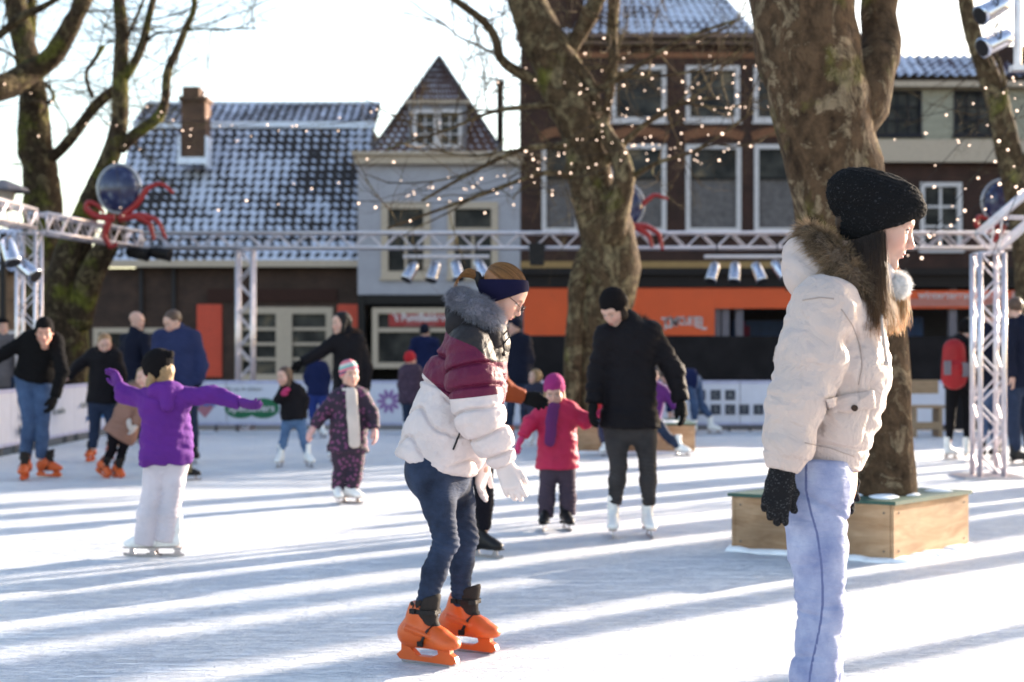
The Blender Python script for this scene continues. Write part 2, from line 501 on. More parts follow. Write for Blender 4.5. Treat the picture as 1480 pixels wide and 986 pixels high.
def head_colors(V, skin=SK0, brow=(.16, .09, .05), lips=(.52, .19, .17), eye=(.10, .08, .06), rosy=.5):
    x, y, z = np.abs(V[:, 0]), V[:, 1], V[:, 2]
    C = np.tile(np.asarray(skin, float), (len(V), 1))
    def blend(w, col):
        nonlocal C
        C = C*(1-w[:, None]) + np.asarray(col)*w[:, None]
    g = lambda d: np.exp(-d)
    blend(rosy*.6*g(((x-.04)/.022)**2+((z+.035)/.022)**2)*(y > .02), np.array(skin)*np.array([1.02, .62, .60]))
    blend(rosy*.5*g((x/.012)**2+((z+.034)/.012)**2)*(y > .09), np.array(skin)*np.array([1.02, .66, .62]))
    w = np.clip(1.6-((x/.021)**2+((z+.0655)/.0115)**2)*1.3, 0, 1)*(y > .085)
    blend(w*.85, lips)
    blend(np.clip(1.5-((x/.02)**2+((z+.0655)/.0016)**2), 0, 1)*(y > .085)*.7, (.18, .05, .05))
    w = np.clip(1.8-(((x-.031)/.017)**2+((z-.0225+(x-.031)**2*9)/.0042)**2), 0, 1)*(y > .055)
    blend(w*.8, brow)
    e = ((x-.031)/.0125)**2+((z+.0008)/.0052)**2
    eyem = (e < 1) & (y > .065)
    C[eyem] = (.62, .58, .55)
    C[eyem & (((x-.031)**2+(z+.001)**2) < .0056**2)] = eye
    C[(np.abs(e-1.25) < .35) & (z > -.001) & (y > .065)] = (.05, .03, .025)
    return C
_HC = {}
def head_mesh(h, child=False):
    k = (h, child)
    if k not in _HC:
        _HC[k] = head_sdf(child).mesh(h)
    return _HC[k]

def hand_sdf(curl=.35, spread=1.0, th=0.0, thumb=1.0):
    s = SDF()
    s.cone((0, -.03, 0), (0, .015, 0), .026+th, .030+th, k=.02, flat=[((0, 0, 1), .72)])
    s.cone((.018, .02, 0), (.026, .078, 0), .019+th, .0145+th, k=.02)
    s.cone((-.018, .02, 0), (-.026, .072, 0), .018+th, .013+th, k=.02)
    s.cone((0, .02, 0), (0, .080, .002), .019+th, .0145+th, k=.02)
    base = [(.0285, .080), (.0095, .085), (-.0100, .082), (-.0285, .074)]
    ln = [.066, .074, .068, .054]; rr = [.0088, .0092, .0088, .0078]
    for i, (bx, by) in enumerate(base):
        a = (1.5-i)*.07*spread
        p = np.array([bx, by-.008, 0.0]); ang = curl*(.35+.12*i)
        segs = [.48, .30, .24]
        for j, sg in enumerate(segs):
            d = np.array([math.sin(a)*math.cos(ang), math.cos(a)*math.cos(ang), -math.sin(ang)])
            q = p + d*ln[i]*sg
            s.cone(p, q, rr[i]+th-.0007*j, rr[i]+th-.0007*(j+1), k=.0035 if j else .007)
            p = q; ang += curl*(1.0+.15*i)
    s.cone((.020, .010, -.006), (.044, .038, -.014), .0135+th, .0115+th, k=.012)
    s.cone((.044, .038, -.014), (.050*thumb+.004, .064, -.022), .0110+th, .0100+th, k=.004)
    s.cone((.050*thumb+.004, .064, -.022), (.050, .084, -.032), .0098+th, .0086+th, k=.004)
    return s
_HD = {}
def hand_mesh(h, curl, th):
    k = (h, curl, th)
    if k not in _HD: _HD[k] = hand_sdf(curl, 1.0, th).mesh(h)
    return _HD[k]
def place(V, O, R, s=1.0): return (np.asarray(V)*s)@np.asarray(R).T + np.asarray(O)
def hand_frame(d, dors, right=True):
    "columns x (thumb side), y (fingers), z (back of hand)"
    y = unit(d); z = np.asarray(dors, float); z = unit(z - y*np.dot(z, y)); x = np.cross(y, z)
    return np.stack([x, y, z], 1)

def skate_parts(kind):
    "list of (name, V, F, matkey) in local metres: y to the toe, z up, blade bottom at z=0"
    out = []
    if kind == 'orange':
        s = SDF()
        s.cone((0, -.052, .115), (0, -.028, .175), .048, .045, k=.03, flat=[((1, 0, 0), .86)])
        s.cone((0, -.028, .175), (0, -.018, .225), .045, .044, k=.02, flat=[((1, 0, 0), .86)])
        s.cone((0, -.070, .105), (0, .055, .088), .043, .040, k=.03)
        s.ell((0, .088, .083), (.042, .050, .031), k=.03)
        s.cone((0, .0, .135), (0, .05, .105), .036, .030, k=.03)
        s.cone((0, .012, .165), (0, .040, .26), .030, .042, k=.010, sub=True)
        s.cut((0, 0, .060), (0, .03, -1), k=.008); s.cut((0, 0, .214), (0, .16, 1), k=.006)
        for sx in (-1, 1): s.cone((sx*.046, -.06, .135), (sx*.045, .03, .112), .006, .006, k=.012)
        out.append(('shell', *s.mesh(.004), 'orange_shell'))
        s = SDF()
        s.cone((0, -.028, .12), (0, -.010, .25), .042, .050, k=.01, flat=[((1, 0, 0), .9)])
        s.cone((0, .012, .14), (0, .024, .245), .028, .032, k=.02)
        s.cone((0, .02, .14), (0, .055, .118), .026, .018, k=.02)
        s.cut((0, -.01, .240), (0, -.30, 1), k=.006)
        c = SDF().cone((0, -.020, .18), (0, -.008, .29), .036, .047, k=.01); s.minus(c, .004)
        out.append(('liner', *s.mesh(.005), 'liner'))
        m = MB()
        o = [(-.118, .030), (-.105, .014), (.112, .010), (.130, .022), (.122, .040), (.104, .050), (.104, .062), (-.098, .066), (-.098, .050)]
        hole = [(-.062, .056), (-.030, .030), (.030, .030), (.052, .042)]
        # holder with its window: a closed ring of quads built from outline to window
        top = [(-.098, .066), (-.062, .056), (.052, .042), (.104, .062)]
        P = lambda q, x: (x, q[0], q[1])
        def slab(poly, w=.0135): m.prism(poly, (0, 1, 0), (0, 0, 1), (-w, 0, 0), (1, 0, 0), 2*w)
        slab([(-.118, .028), (-.104, .013), (-.030, .012), (-.030, .030), (-.062, .058), (-.062, .070), (-.098, .070), (-.098, .046)])
        slab([(-.030, .012), (.030, .011), (.030, .030), (-.030, .030)], .0128)
        slab([(.030, .011), (.112, .009), (.130, .021), (.123, .038), (.104, .048), (.104, .066), (.050, .066), (.056, .044), (.030, .030)])
        slab([(-.062, .058), (-.062, .070), (.050, .070), (.050, .060)], .0120)
        out.append(('blade_holder', m.v, m.f, 'orange_shell'))
        m = MB(); m.prism([(-.108, .014), (-.102, .002), (-.07, 0), (.09, 0), (.115, .004), (.120, .013)], (0, 1, 0), (0, 0, 1), (-.0025, 0, 0), (1, 0, 0), .005)
        out.append(('blade', m.v, m.f, 'steel'))
        for pts in ([(.042, -.030, .196), (.043, -.002, .194), (.038, .026, .193), (.020, .043, .192), (-.020, .043, .192), (-.038, .026, .193), (-.043, -.012, .194)],
                    [(.045, .004, .082), (.045, .014, .104), (.037, .026, .130), (.017, .035, .145), (-.017, .035, .145), (-.037, .026, .130), (-.045, .014, .104), (-.045, .004, .082)]):
            m = MB(); V = []
            for i, p in enumerate(pts):
                p = np.array(p); c = np.array([0, -.005 if p[2] > .15 else .0, p[2] if p[2] > .15 else .08]); o_ = unit(p-c)
                t = np.array([0, 0, 1.0]) if p[2] > .15 and pts[0][2] > .15 else unit(np.array([0, .75, .35]))
                for a, b_ in ((-.008, .0), (.008, .0), (.008, .006), (-.008, .006)): V.append(p+t*a+o_*b_)
            F = []
            for i in range(len(pts)-1):
                for k in range(4): F.append((i*4+k, i*4+(k+1) % 4, i*4+4+(k+1) % 4, i*4+4+k))
            F += [(3, 2, 1, 0), tuple(len(V)-4+i for i in range(4))]
            m.add(V, F)
            b0 = np.array(pts[0])+np.array([.006, 0, 0]); m.obox(b0, (1, 0, 0), (0, 1, 0), (0, 0, 1), .005, .011, .009)
            out.append(('strap', m.v, m.f, 'strap'))
        for sx in (-1, 1):
            m = MB(); m.tube([(sx*.040, -.045, .118), (sx*.0475, -.045, .118)], .0085, 12)
            out.append(('rivet', m.v, m.f, 'strap'))
    else:
        s = SDF()
        s.cone((0, -.055, .12), (0, -.062, .185), .036, .040, k=.02, flat=[((1, 0, 0), .9)])
        s.cone((0, -.062, .185), (0, -.060, .27), .040, .048, k=.02, flat=[((1, 0, 0), .88)])
        s.cone((0, -.070, .100), (0, .060, .086), .036, .033, k=.03)
        s.ell((0, .085, .082), (.036, .042, .026), k=.03)
        s.cone((0, -.03, .14), (0, .04, .105), .030, .026, k=.03)
        s.cut((0, 0, .062), (0, 0, -1), k=.006); s.cut((0, 0, .275), (0, 0, 1), k=.008)
        out.append(('boot', *s.mesh(.005), kind+'_boot'))
        m = MB()
        m.prism([(-.112, .063), (-.105, .045), (-.06, .045), (-.05, .055), (.04, .054), (.122, .056), (.126, .064)], (0, 1, 0), (0, 0, 1), (-.026, 0, 0), (1, 0, 0), .052)
        out.append(('sole', m.v, m.f, kind+'_sole'))
        m = MB()
        m.prism([(-.125, .014), (-.118, .004), (-.08, 0), (.10, 0), (.128, .005), (.134, .018), (.125, .024), (.09, .022), (.085, .052), (.055, .052), (.045, .02), (-.05, .02), (-.06, .046), (-.09, .046), (-.10, .022)],
                (0, 1, 0), (0, 0, 1), (-.002, 0, 0), (1, 0, 0), .004)
        out.append(('blade', m.v, m.f, 'steel'))
        m = MB()
        for i in range(6):
            z = .15+i*.021; y = -.017-.004*i if i > 0 else -.012
            m.tube([(-.026, y-.006, z), (0, y+.006, z+.004), (.026, y-.006, z)], .0028, 5)
        for i in range(3):
            y = .045-.02*i; m.tube([(-.022, y, .112+.008*i), (0, y+.004, .124+.008*i), (.022, y, .112+.008*i)], .0028, 5)
        out.append(('lace', m.v, m.f, kind+'_lace'))
    return out
SKM = {'orange_shell': plain('orange_shell', (.78, .125, .010), rough=.42, var=.06, scale=14, bump=.05, bscale=120),
       'liner': plain('dark_liner', (.035, .03, .028), rough=.8, bump=.2, bscale=200),
       'strap': plain('black_strap', (.015, .015, .017), rough=.4),
       'steel': plain('blade_steel', (.55, .56, .58), rough=.25, metal=1.0, var=.1),
       'white_boot': plain('white_leather', (.78, .77, .75), rough=.5, bump=.1, bscale=90),
       'white_sole': plain('pale_sole', (.62, .58, .55), rough=.6), 'white_lace': plain('white_lace', (.8, .8, .8), rough=.8),
       'black_boot': plain('black_leather', (.018, .018, .020), rough=.45, bump=.1, bscale=90),
       'black_sole': plain('black_sole', (.03, .03, .03), rough=.6), 'black_lace': plain('grey_lace', (.35, .35, .36), rough=.8)}
_SKT = {}
def add_skate(parent, kind, O, yaw, pitch=0, s=1.0, roll=0):
    "a skate is a part of its skater; shell, straps and blade are its sub-parts"
    if kind not in _SKT:
        _SKT[kind] = []
        for nm, V, F, mk in skate_parts(kind):
            me_o = mesh_obj('tmp', V, F, SKM[mk], smooth=nm in ('shell', 'liner', 'boot'))
            me = me_o.data; me.name = kind+'_'+nm; bpy.data.objects.remove(me_o)
            _SKT[kind].append((nm, me))
    R = frame(yaw, pitch, roll)
    org = np.array(parent.location)
    M = np.eye(4); M[:3, :3] = R*s; M[:3, 3] = np.asarray(O)-org
    from mathutils import Matrix
    first = None
    for nm, me in _SKT[kind]:
        if first is None:
            o = bpy.data.objects.new('skate', me); link(o); o.parent = parent; o.matrix_local = Matrix(M.tolist()); first = o
            o.name = 'skate'
        else:
            o = bpy.data.objects.new(nm, me); link(o); o.parent = first
    return first

def strands(name, P, R, C, mat, parent):
    "P (n,m,3) polylines, R (n,m) radii, C (n,m,3) pigment -> three-sided tubes"
    P = np.asarray(P, dtype=np.float32); n, m, _ = P.shape
    T = np.gradient(P, axis=1); T /= np.linalg.norm(T, axis=2, keepdims=True)+1e-9
    ref = np.where(np.abs(T[..., 2:3]) < .8, np.array([0, 0, 1.0]), np.array([1.0, 0, 0]))
    U = np.cross(T, ref); U /= np.linalg.norm(U, axis=2, keepdims=True)+1e-9
    Wv = np.cross(T, U)
    V = []
    for k in range(3):
        a = 2*math.pi*k/3
        V.append(P + np.asarray(R)[..., None]*(math.cos(a)*U + math.sin(a)*Wv))
    V = np.stack(V, 2).reshape(-1, 3)                    # n,m,3,3
    base = (np.arange(n)[:, None]*m + np.arange(m-1)[None])*3
    F = []
    for k in range(3):
        k2 = (k+1) % 3
        F.append(np.stack([base+k, base+k2, base+3+k2, base+3+k], -1).reshape(-1, 4))
    F = np.concatenate(F)
    C = np.asarray(C)*.75
    Cc = np.repeat(np.asarray(C).reshape(n*m, 3), 3, axis=0)
    return mesh_obj(name, V, F, mat, parent, True, colors=Cc)
rng = np.random.default_rng(5)
def fur(name, V, Nn, count, length, r, colfn, mat, parent, comb=(0, 0, 0), jitter=.5, m=5, curl=.3):
    "hairs rooted on random vertices of a mesh"
    i = rng.integers(0, len(V), count)
    p = V[i] + rng.normal(0, .002, (count, 3)); d = Nn[i] + np.asarray(comb) + rng.normal(0, jitter*.5, (count, 3))
    d /= np.linalg.norm(d, axis=1, keepdims=True)
    L = length*rng.uniform(.6, 1.15, count)
    side = rng.normal(0, curl, (count, 3)) + np.asarray(comb)
    t = np.linspace(0, 1, m)
    P = p[:, None] + d[:, None]*L[:, None, None]*t[None, :, None] + side[:, None]*(L[:, None, None]*.5)*(t**2)[None, :, None]
    R = r*(1-t*.85)[None].repeat(count, 0)
    C = colfn(p, t)
    return strands(name, P, R, C, mat, parent)
def vnormals(V, F):
    A, B, C = V[F[:, 0]], V[F[:, 1]], V[F[:, 2]]
    n = np.cross(B-A, C-A); out = np.zeros_like(V)
    for k in range(F.shape[1]): np.add.at(out, F[:, k], n)
    return out/(np.linalg.norm(out, axis=1, keepdims=True)+1e-12)
def joined(parts):
    V = []; F = []; C = []; o = 0
    for v, f, c in parts:
        V.append(v); F.append(f+o); C.append(c if np.ndim(c) == 2 else np.tile(c, (len(v), 1))); o += len(v)
    return np.concatenate(V), np.concatenate(F), np.concatenate(C)
# ---------------------------------------------------------------- setting materials
def ice_mat():
    m, nt, b = nmat('ice')
    tc = N(nt, 'ShaderNodeTexCoord')
    L = nt.links.new
    n0 = N(nt, 'ShaderNodeTexNoise', i_Scale=.9, i_Detail=6.0, i_Roughness=.62); L(tc.outputs['Object'], n0.inputs['Vector'])
    r0 = ramp(nt, [(.30, (.74, .79, .88)), (.50, (.83, .86, .91)), (.70, (.91, .92, .94))])
    L(n0.outputs['Fac'], r0.inputs['Fac'])
    h = None
    def scr(rot, sx, sy, dist, lo, hi, amt):
        nonlocal h
        mp = N(nt, 'ShaderNodeMapping'); mp.inputs['Rotation'].default_value = (0, 0, D2R(rot)); mp.inputs['Scale'].default_value = (sx, sy, 1)
        n = N(nt, 'ShaderNodeTexNoise', i_Scale=1.0, i_Detail=3.0, i_Distortion=dist, i_Roughness=.6)
        L(tc.outputs['Object'], mp.inputs['Vector']); L(mp.outputs['Vector'], n.inputs['Vector'])
        r = ramp(nt, [(lo, 0.0), ((lo+hi)/2, 1.0), (hi, 0.0)]); L(n.outputs['Fac'], r.inputs['Fac'])
        mu = N(nt, 'ShaderNodeMath', operation='MULTIPLY'); mu.inputs[1].default_value = amt; L(r.outputs['Color'], mu.inputs[0])
        if h is None: h = mu.outputs[0]
        else:
            ad = N(nt, 'ShaderNodeMath', operation='ADD'); L(h, ad.inputs[0]); L(mu.outputs[0], ad.inputs[1]); h = ad.outputs[0]
    scr(15, 1.2, 14, .9, .47, .50, .8); scr(70, 1.0, 16, 1.1, .485, .51, .7); scr(-35, 1.3, 17, .8, .49, .515, .8)
    scr(110, 2.0, 26, 1.4, .50, .53, .5); scr(-8, 2.2, 30, 1.0, .46, .49, .6); scr(40, .7, 11, 1.3, .50, .512, 1.0)
    scr(83, .9, 5, 2.2, .497, .503, 1.0); scr(-62, .8, 6, 2.5, .517, .523, 1.0); scr(28, 1.1, 7, 2.0, .477, .483, 1.0); scr(140, 1.4, 8, 2.4, .50, .506, .9)
    n5 = N(nt, 'ShaderNodeTexNoise', i_Scale=26.0, i_Detail=8.0, i_Roughness=.7); L(tc.outputs['Object'], n5.inputs['Vector'])
    n6 = N(nt, 'ShaderNodeTexNoise', i_Scale=2.5, i_Detail=4.0); L(tc.outputs['Object'], n6.inputs['Vector'])
    mx = N(nt, 'ShaderNodeMix', data_type='RGBA', blend_type='MULTIPLY')
    hc = N(nt, 'ShaderNodeMath', operation='MINIMUM'); hc.inputs[1].default_value = 1; L(h, hc.inputs[0])
    hs = N(nt, 'ShaderNodeMath', operation='MULTIPLY'); hs.inputs[1].default_value = .9; L(hc.outputs[0], hs.inputs[0])
    L(hs.outputs[0], mx.inputs['Factor']); L(r0.outputs['Color'], mx.inputs['A']); mx.inputs['B'].default_value = (.70, .77, .90, 1)
    L(mx.outputs['Result'], b.inputs['Base Color'])
    b.inputs['Roughness'].default_value = .42; b.inputs['Specular IOR Level'].default_value = .45
    b1 = N(nt, 'ShaderNodeBump', i_Strength=.8, i_Distance=.015); b1.invert = True; L(h, b1.inputs['Height'])
    b2 = N(nt, 'ShaderNodeBump', i_Strength=.8, i_Distance=.015); L(n5.outputs['Fac'], b2.inputs['Height']); L(b1.outputs['Normal'], b2.inputs['Normal'])
    b3 = N(nt, 'ShaderNodeBump', i_Strength=.5, i_Distance=.05); L(n6.outputs['Fac'], b3.inputs['Height']); L(b2.outputs['Normal'], b3.inputs['Normal'])
    L(b3.outputs['Normal'], b.inputs['Normal'])
    return m
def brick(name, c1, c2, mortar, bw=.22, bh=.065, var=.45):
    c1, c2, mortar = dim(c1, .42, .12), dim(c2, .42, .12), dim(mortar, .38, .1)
    m, nt, b = nmat(name); L = nt.links.new
    tc = N(nt, 'ShaderNodeTexCoord')
    mp = N(nt, 'ShaderNodeMapping'); mp.inputs['Rotation'].default_value = (D2R(90), 0, 0)
    br = N(nt, 'ShaderNodeTexBrick'); br.inputs['Color1'].default_value = (*c1, 1); br.inputs['Color2'].default_value = (*c2, 1); br.inputs['Mortar'].default_value = (*mortar, 1)
    br.inputs['Scale'].default_value = 1; br.inputs['Brick Width'].default_value = bw; br.inputs['Row Height'].default_value = bh; br.inputs['Mortar Size'].default_value = .008
    L(tc.outputs['Object'], mp.inputs['Vector']); L(mp.outputs['Vector'], br.inputs['Vector'])
    n = N(nt, 'ShaderNodeTexNoise', i_Scale=1.3, i_Detail=5.0); L(tc.outputs['Object'], n.inputs['Vector'])
    r = ramp(nt, [(.3, 1-var), (.7, 1+var*.4)]); L(n.outputs['Fac'], r.inputs['Fac'])
    mx = N(nt, 'ShaderNodeMix', data_type='RGBA', blend_type='MULTIPLY'); mx.inputs['Factor'].default_value = 1
    L(br.outputs['Color'], mx.inputs['A']); L(r.outputs['Color'], mx.inputs['B']); L(mx.outputs['Result'], b.inputs['Base Color'])
    b.inputs['Roughness'].default_value = .9
    bp = N(nt, 'ShaderNodeBump', i_Strength=.4, i_Distance=.01); L(br.outputs['Fac'], bp.inputs['Height']); bp.invert = True; L(bp.outputs['Normal'], b.inputs['Normal'])
    return m
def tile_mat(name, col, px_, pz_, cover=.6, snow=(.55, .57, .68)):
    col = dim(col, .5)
    "pantiles with snow lying in the pans; px_/pz_ = tile pitch across / up the slope, stored as uv-like attributes tu,tv"
    m, nt, b = nmat(name); L = nt.links.new
    au = N(nt, 'ShaderNodeAttribute', attribute_name='tu'); av = N(nt, 'ShaderNodeAttribute', attribute_name='tv')
    def wave(a, pitch, ph=0):
        q = N(nt, 'ShaderNodeMath', operation='MULTIPLY'); q.inputs[1].default_value = 2*math.pi/pitch; L(a.outputs['Fac'], q.inputs[0])
        s = N(nt, 'ShaderNodeMath', operation='SINE'); L(q.outputs[0], s.inputs[0]); return s.outputs[0]
    su, sv = wave(au, px_), wave(av, pz_)
    ad = N(nt, 'ShaderNodeMath', operation='ADD'); L(su, ad.inputs[0]); L(sv, ad.inputs[1])
    tc = N(nt, 'ShaderNodeTexCoord'); n = N(nt, 'ShaderNodeTexNoise', i_Scale=.55, i_Detail=4.0); L(tc.outputs['Object'], n.inputs['Vector'])
    n2 = N(nt, 'ShaderNodeTexNoise', i_Scale=4.0, i_Detail=3.0); L(tc.outputs['Object'], n2.inputs['Vector'])
    q = N(nt, 'ShaderNodeMath', operation='MULTIPLY_ADD'); q.inputs[1].default_value = 5.5; L(n.outputs['Fac'], q.inputs[0]); L(ad.outputs[0], q.inputs[2])
    q2 = N(nt, 'ShaderNodeMath', operation='MULTIPLY_ADD'); q2.inputs[1].default_value = 3.0; L(n2.outputs['Fac'], q2.inputs[0]); L(q.outputs[0], q2.inputs[2])
    t = 4.25-(cover-.5)*3
    r = ramp(nt, [(0, 0.0), (.45, 0.0), (.55, 1.0)]); mr = N(nt, 'ShaderNodeMapRange'); mr.inputs['From Min'].default_value = t-2; mr.inputs['From Max'].default_value = t+2
    L(q2.outputs[0], mr.inputs['Value']); L(mr.outputs['Result'], r.inputs['Fac'])
    mx = N(nt, 'ShaderNodeMix', data_type='RGBA'); L(r.outputs['Color'], mx.inputs['Factor'])
    mx.inputs['A'].default_value = (*col, 1); mx.inputs['B'].default_value = (*snow, 1)
    L(mx.outputs['Result'], b.inputs['Base Color']); b.inputs['Roughness'].default_value = .7
    return m
def roof_plane(name, p00, p10, p01, p11, mat, parent, tw=.35, th=.28, amp=.05, thick=.12):
    "tiled slope: p00-p10 eaves, p01-p11 ridge; real pantile waves and steps"
    p00, p10, p01, p11 = [np.asarray(p, float) for p in (p00, p10, p01, p11)]
    Wd = np.linalg.norm(p10-p00); H = np.linalg.norm(p01-p00)
    nu = max(2, int(Wd/tw*4)); nv = max(2, int(H/th*3))
    nrm = unit(np.cross(p10-p00, p01-p00)); 
    if nrm[2] < 0: nrm = -nrm
    V = []; tu = []; tv = []
    for i in range(nu+1):
        for j in range(nv+1):
            u, v = i/nu, j/nv
            p = (p00*(1-u)+p10*u)*(1-v)+(p01*(1-u)+p11*u)*v
            h = amp*math.cos(2*math.pi*u*Wd/tw) + amp*.7*(1-((v*H/th) % 1.0))
            V.append(p+nrm*h); tu.append(u*Wd); tv.append(v*H)
    F = [(i*(nv+1)+j, (i+1)*(nv+1)+j, (i+1)*(nv+1)+j+1, i*(nv+1)+j+1) for i in range(nu) for j in range(nv)]
    o = mesh_obj(name, V, np.array(F), mat, parent, True, attrs={'tu': tu, 'tv': tv})
    m = MB(); k = -nrm*thick
    m.add([p00+k*.3, p10+k*.3, p11+k*.3, p01+k*.3, p00+k*1.5, p10+k*1.5, p11+k*1.5, p01+k*1.5], [(0,1,2,3),(7,6,5,4),(0,4,5,1),(1,5,6,2),(2,6,7,3),(3,7,4,0)])
    m.build('roof_deck', plain('roof_timber', (.06, .045, .035)), o)
    return o
def glass_mat():
    m, nt, b = nmat('window_glass')
    b.inputs['Base Color'].default_value = (.035, .04, .045, 1); b.inputs['Roughness'].default_value = .3; b.inputs['Specular IOR Level'].default_value = .12
    tc = N(nt, 'ShaderNodeTexCoord'); n = N(nt, 'ShaderNodeTexNoise', i_Scale=1.1, i_Detail=3.0)
    nt.links.new(tc.outputs['Object'], n.inputs['Vector'])
    r = ramp(nt, [(.4, (.012, .012, .014)), (.62, (.06, .055, .05)), (.75, (.16, .12, .08))]); nt.links.new(n.outputs['Fac'], r.inputs['Fac'])
    nt.links.new(r.outputs['Color'], b.inputs['Base Color'])
    return m
GL = glass_mat()
M_CREAM = plain('cream_paint', (.62, .52, .40), rough=.5, var=.06)
M_WHITE = plain('white_paint', (.80, .79, .80), rough=.5, var=.05)
M_GREYB = None
def boards(name, col, pitch=.16):
    col = dim(col, .66, .02)
    m, nt, b = nmat(name); L = nt.links.new
    tc = N(nt, 'ShaderNodeTexCoord'); sx = N(nt, 'ShaderNodeSeparateXYZ'); L(tc.outputs['Object'], sx.inputs[0])
    q = N(nt, 'ShaderNodeMath', operation='MULTIPLY'); q.inputs[1].default_value = 1/pitch; L(sx.outputs['Z'], q.inputs[0])
    f = N(nt, 'ShaderNodeMath', operation='FRACT'); L(q.outputs[0], f.inputs[0])
    r = ramp(nt, [(0, .45), (.07, .9), (1, 1.0)]); L(f.outputs[0], r.inputs['Fac'])
    n = N(nt, 'ShaderNodeTexNoise', i_Scale=2.0, i_Detail=4.0); L(tc.outputs['Object'], n.inputs['Vector'])
    r2 = ramp(nt, [(.3, tuple(x*.85 for x in col)), (.7, col)]); L(n.outputs['Fac'], r2.inputs['Fac'])
    mx = N(nt, 'ShaderNodeMix', data_type='RGBA', blend_type='MULTIPLY'); mx.inputs['Factor'].default_value = 1
    L(r2.outputs['Color'], mx.inputs['A']); L(r.outputs['Color'], mx.inputs['B']); L(mx.outputs['Result'], b.inputs['Base Color'])
    bp = N(nt, 'ShaderNodeBump', i_Strength=.5, i_Distance=.02); L(f.outputs[0], bp.inputs['Height']); L(bp.outputs['Normal'], b.inputs['Normal'])
    b.inputs['Roughness'].default_value = .7
    return m
def wood(name, c1, c2, scale=3, axis=(1, 1, 8), knots=True):
    c1, c2 = dim(c1, .8), dim(c2, .8)
    m, nt, b = nmat(name); L = nt.links.new
    tc = N(nt, 'ShaderNodeTexCoord'); mp = N(nt, 'ShaderNodeMapping'); mp.inputs['Scale'].default_value = axis
    L(tc.outputs['Object'], mp.inputs['Vector'])
    n = N(nt, 'ShaderNodeTexNoise', i_Scale=scale, i_Detail=6.0, i_Roughness=.6, i_Distortion=1.4); L(mp.outputs['Vector'], n.inputs['Vector'])
    r = ramp(nt, [(.3, c1), (.5, tuple((a+b_)/2 for a, b_ in zip(c1, c2))), (.7, c2)]); L(n.outputs['Fac'], r.inputs['Fac'])
    col = r.outputs['Color']
    if knots:
        v = N(nt, 'ShaderNodeTexVoronoi', i_Scale=3.6); L(tc.outputs['Object'], v.inputs['Vector'])
        kr = ramp(nt, [(0, 1.0), (.09, .8), (.13, 0.0)]); L(v.outputs['Distance'], kr.inputs['Fac'])
        mx = N(nt, 'ShaderNodeMix', data_type='RGBA'); L(kr.outputs['Color'], mx.inputs['Factor']); L(col, mx.inputs['A']); mx.inputs['B'].default_value = (.08, .035, .015, 1)
        col = mx.outputs['Result']
        n7 = N(nt, 'ShaderNodeTexNoise', i_Scale=2.2, i_Detail=5.0); L(tc.outputs['Object'], n7.inputs['Vector'])
        r7 = ramp(nt, [(.35, .55), (.6, 1.0)]); L(n7.outputs['Fac'], r7.inputs['Fac'])
        m7 = N(nt, 'ShaderNodeMix', data_type='RGBA', blend_type='MULTIPLY'); m7.inputs['Factor'].default_value = 1
        L(col, m7.inputs['A']); L(r7.outputs['Color'], m7.inputs['B']); col = m7.outputs['Result']
    L(col, b.inputs['Base Color']); b.inputs['Roughness'].default_value = .75
    bp = N(nt, 'ShaderNodeBump', i_Strength=.25, i_Distance=.004); L(n.outputs['Fac'], bp.inputs['Height']); L(bp.outputs['Normal'], b.inputs['Normal'])
    return m
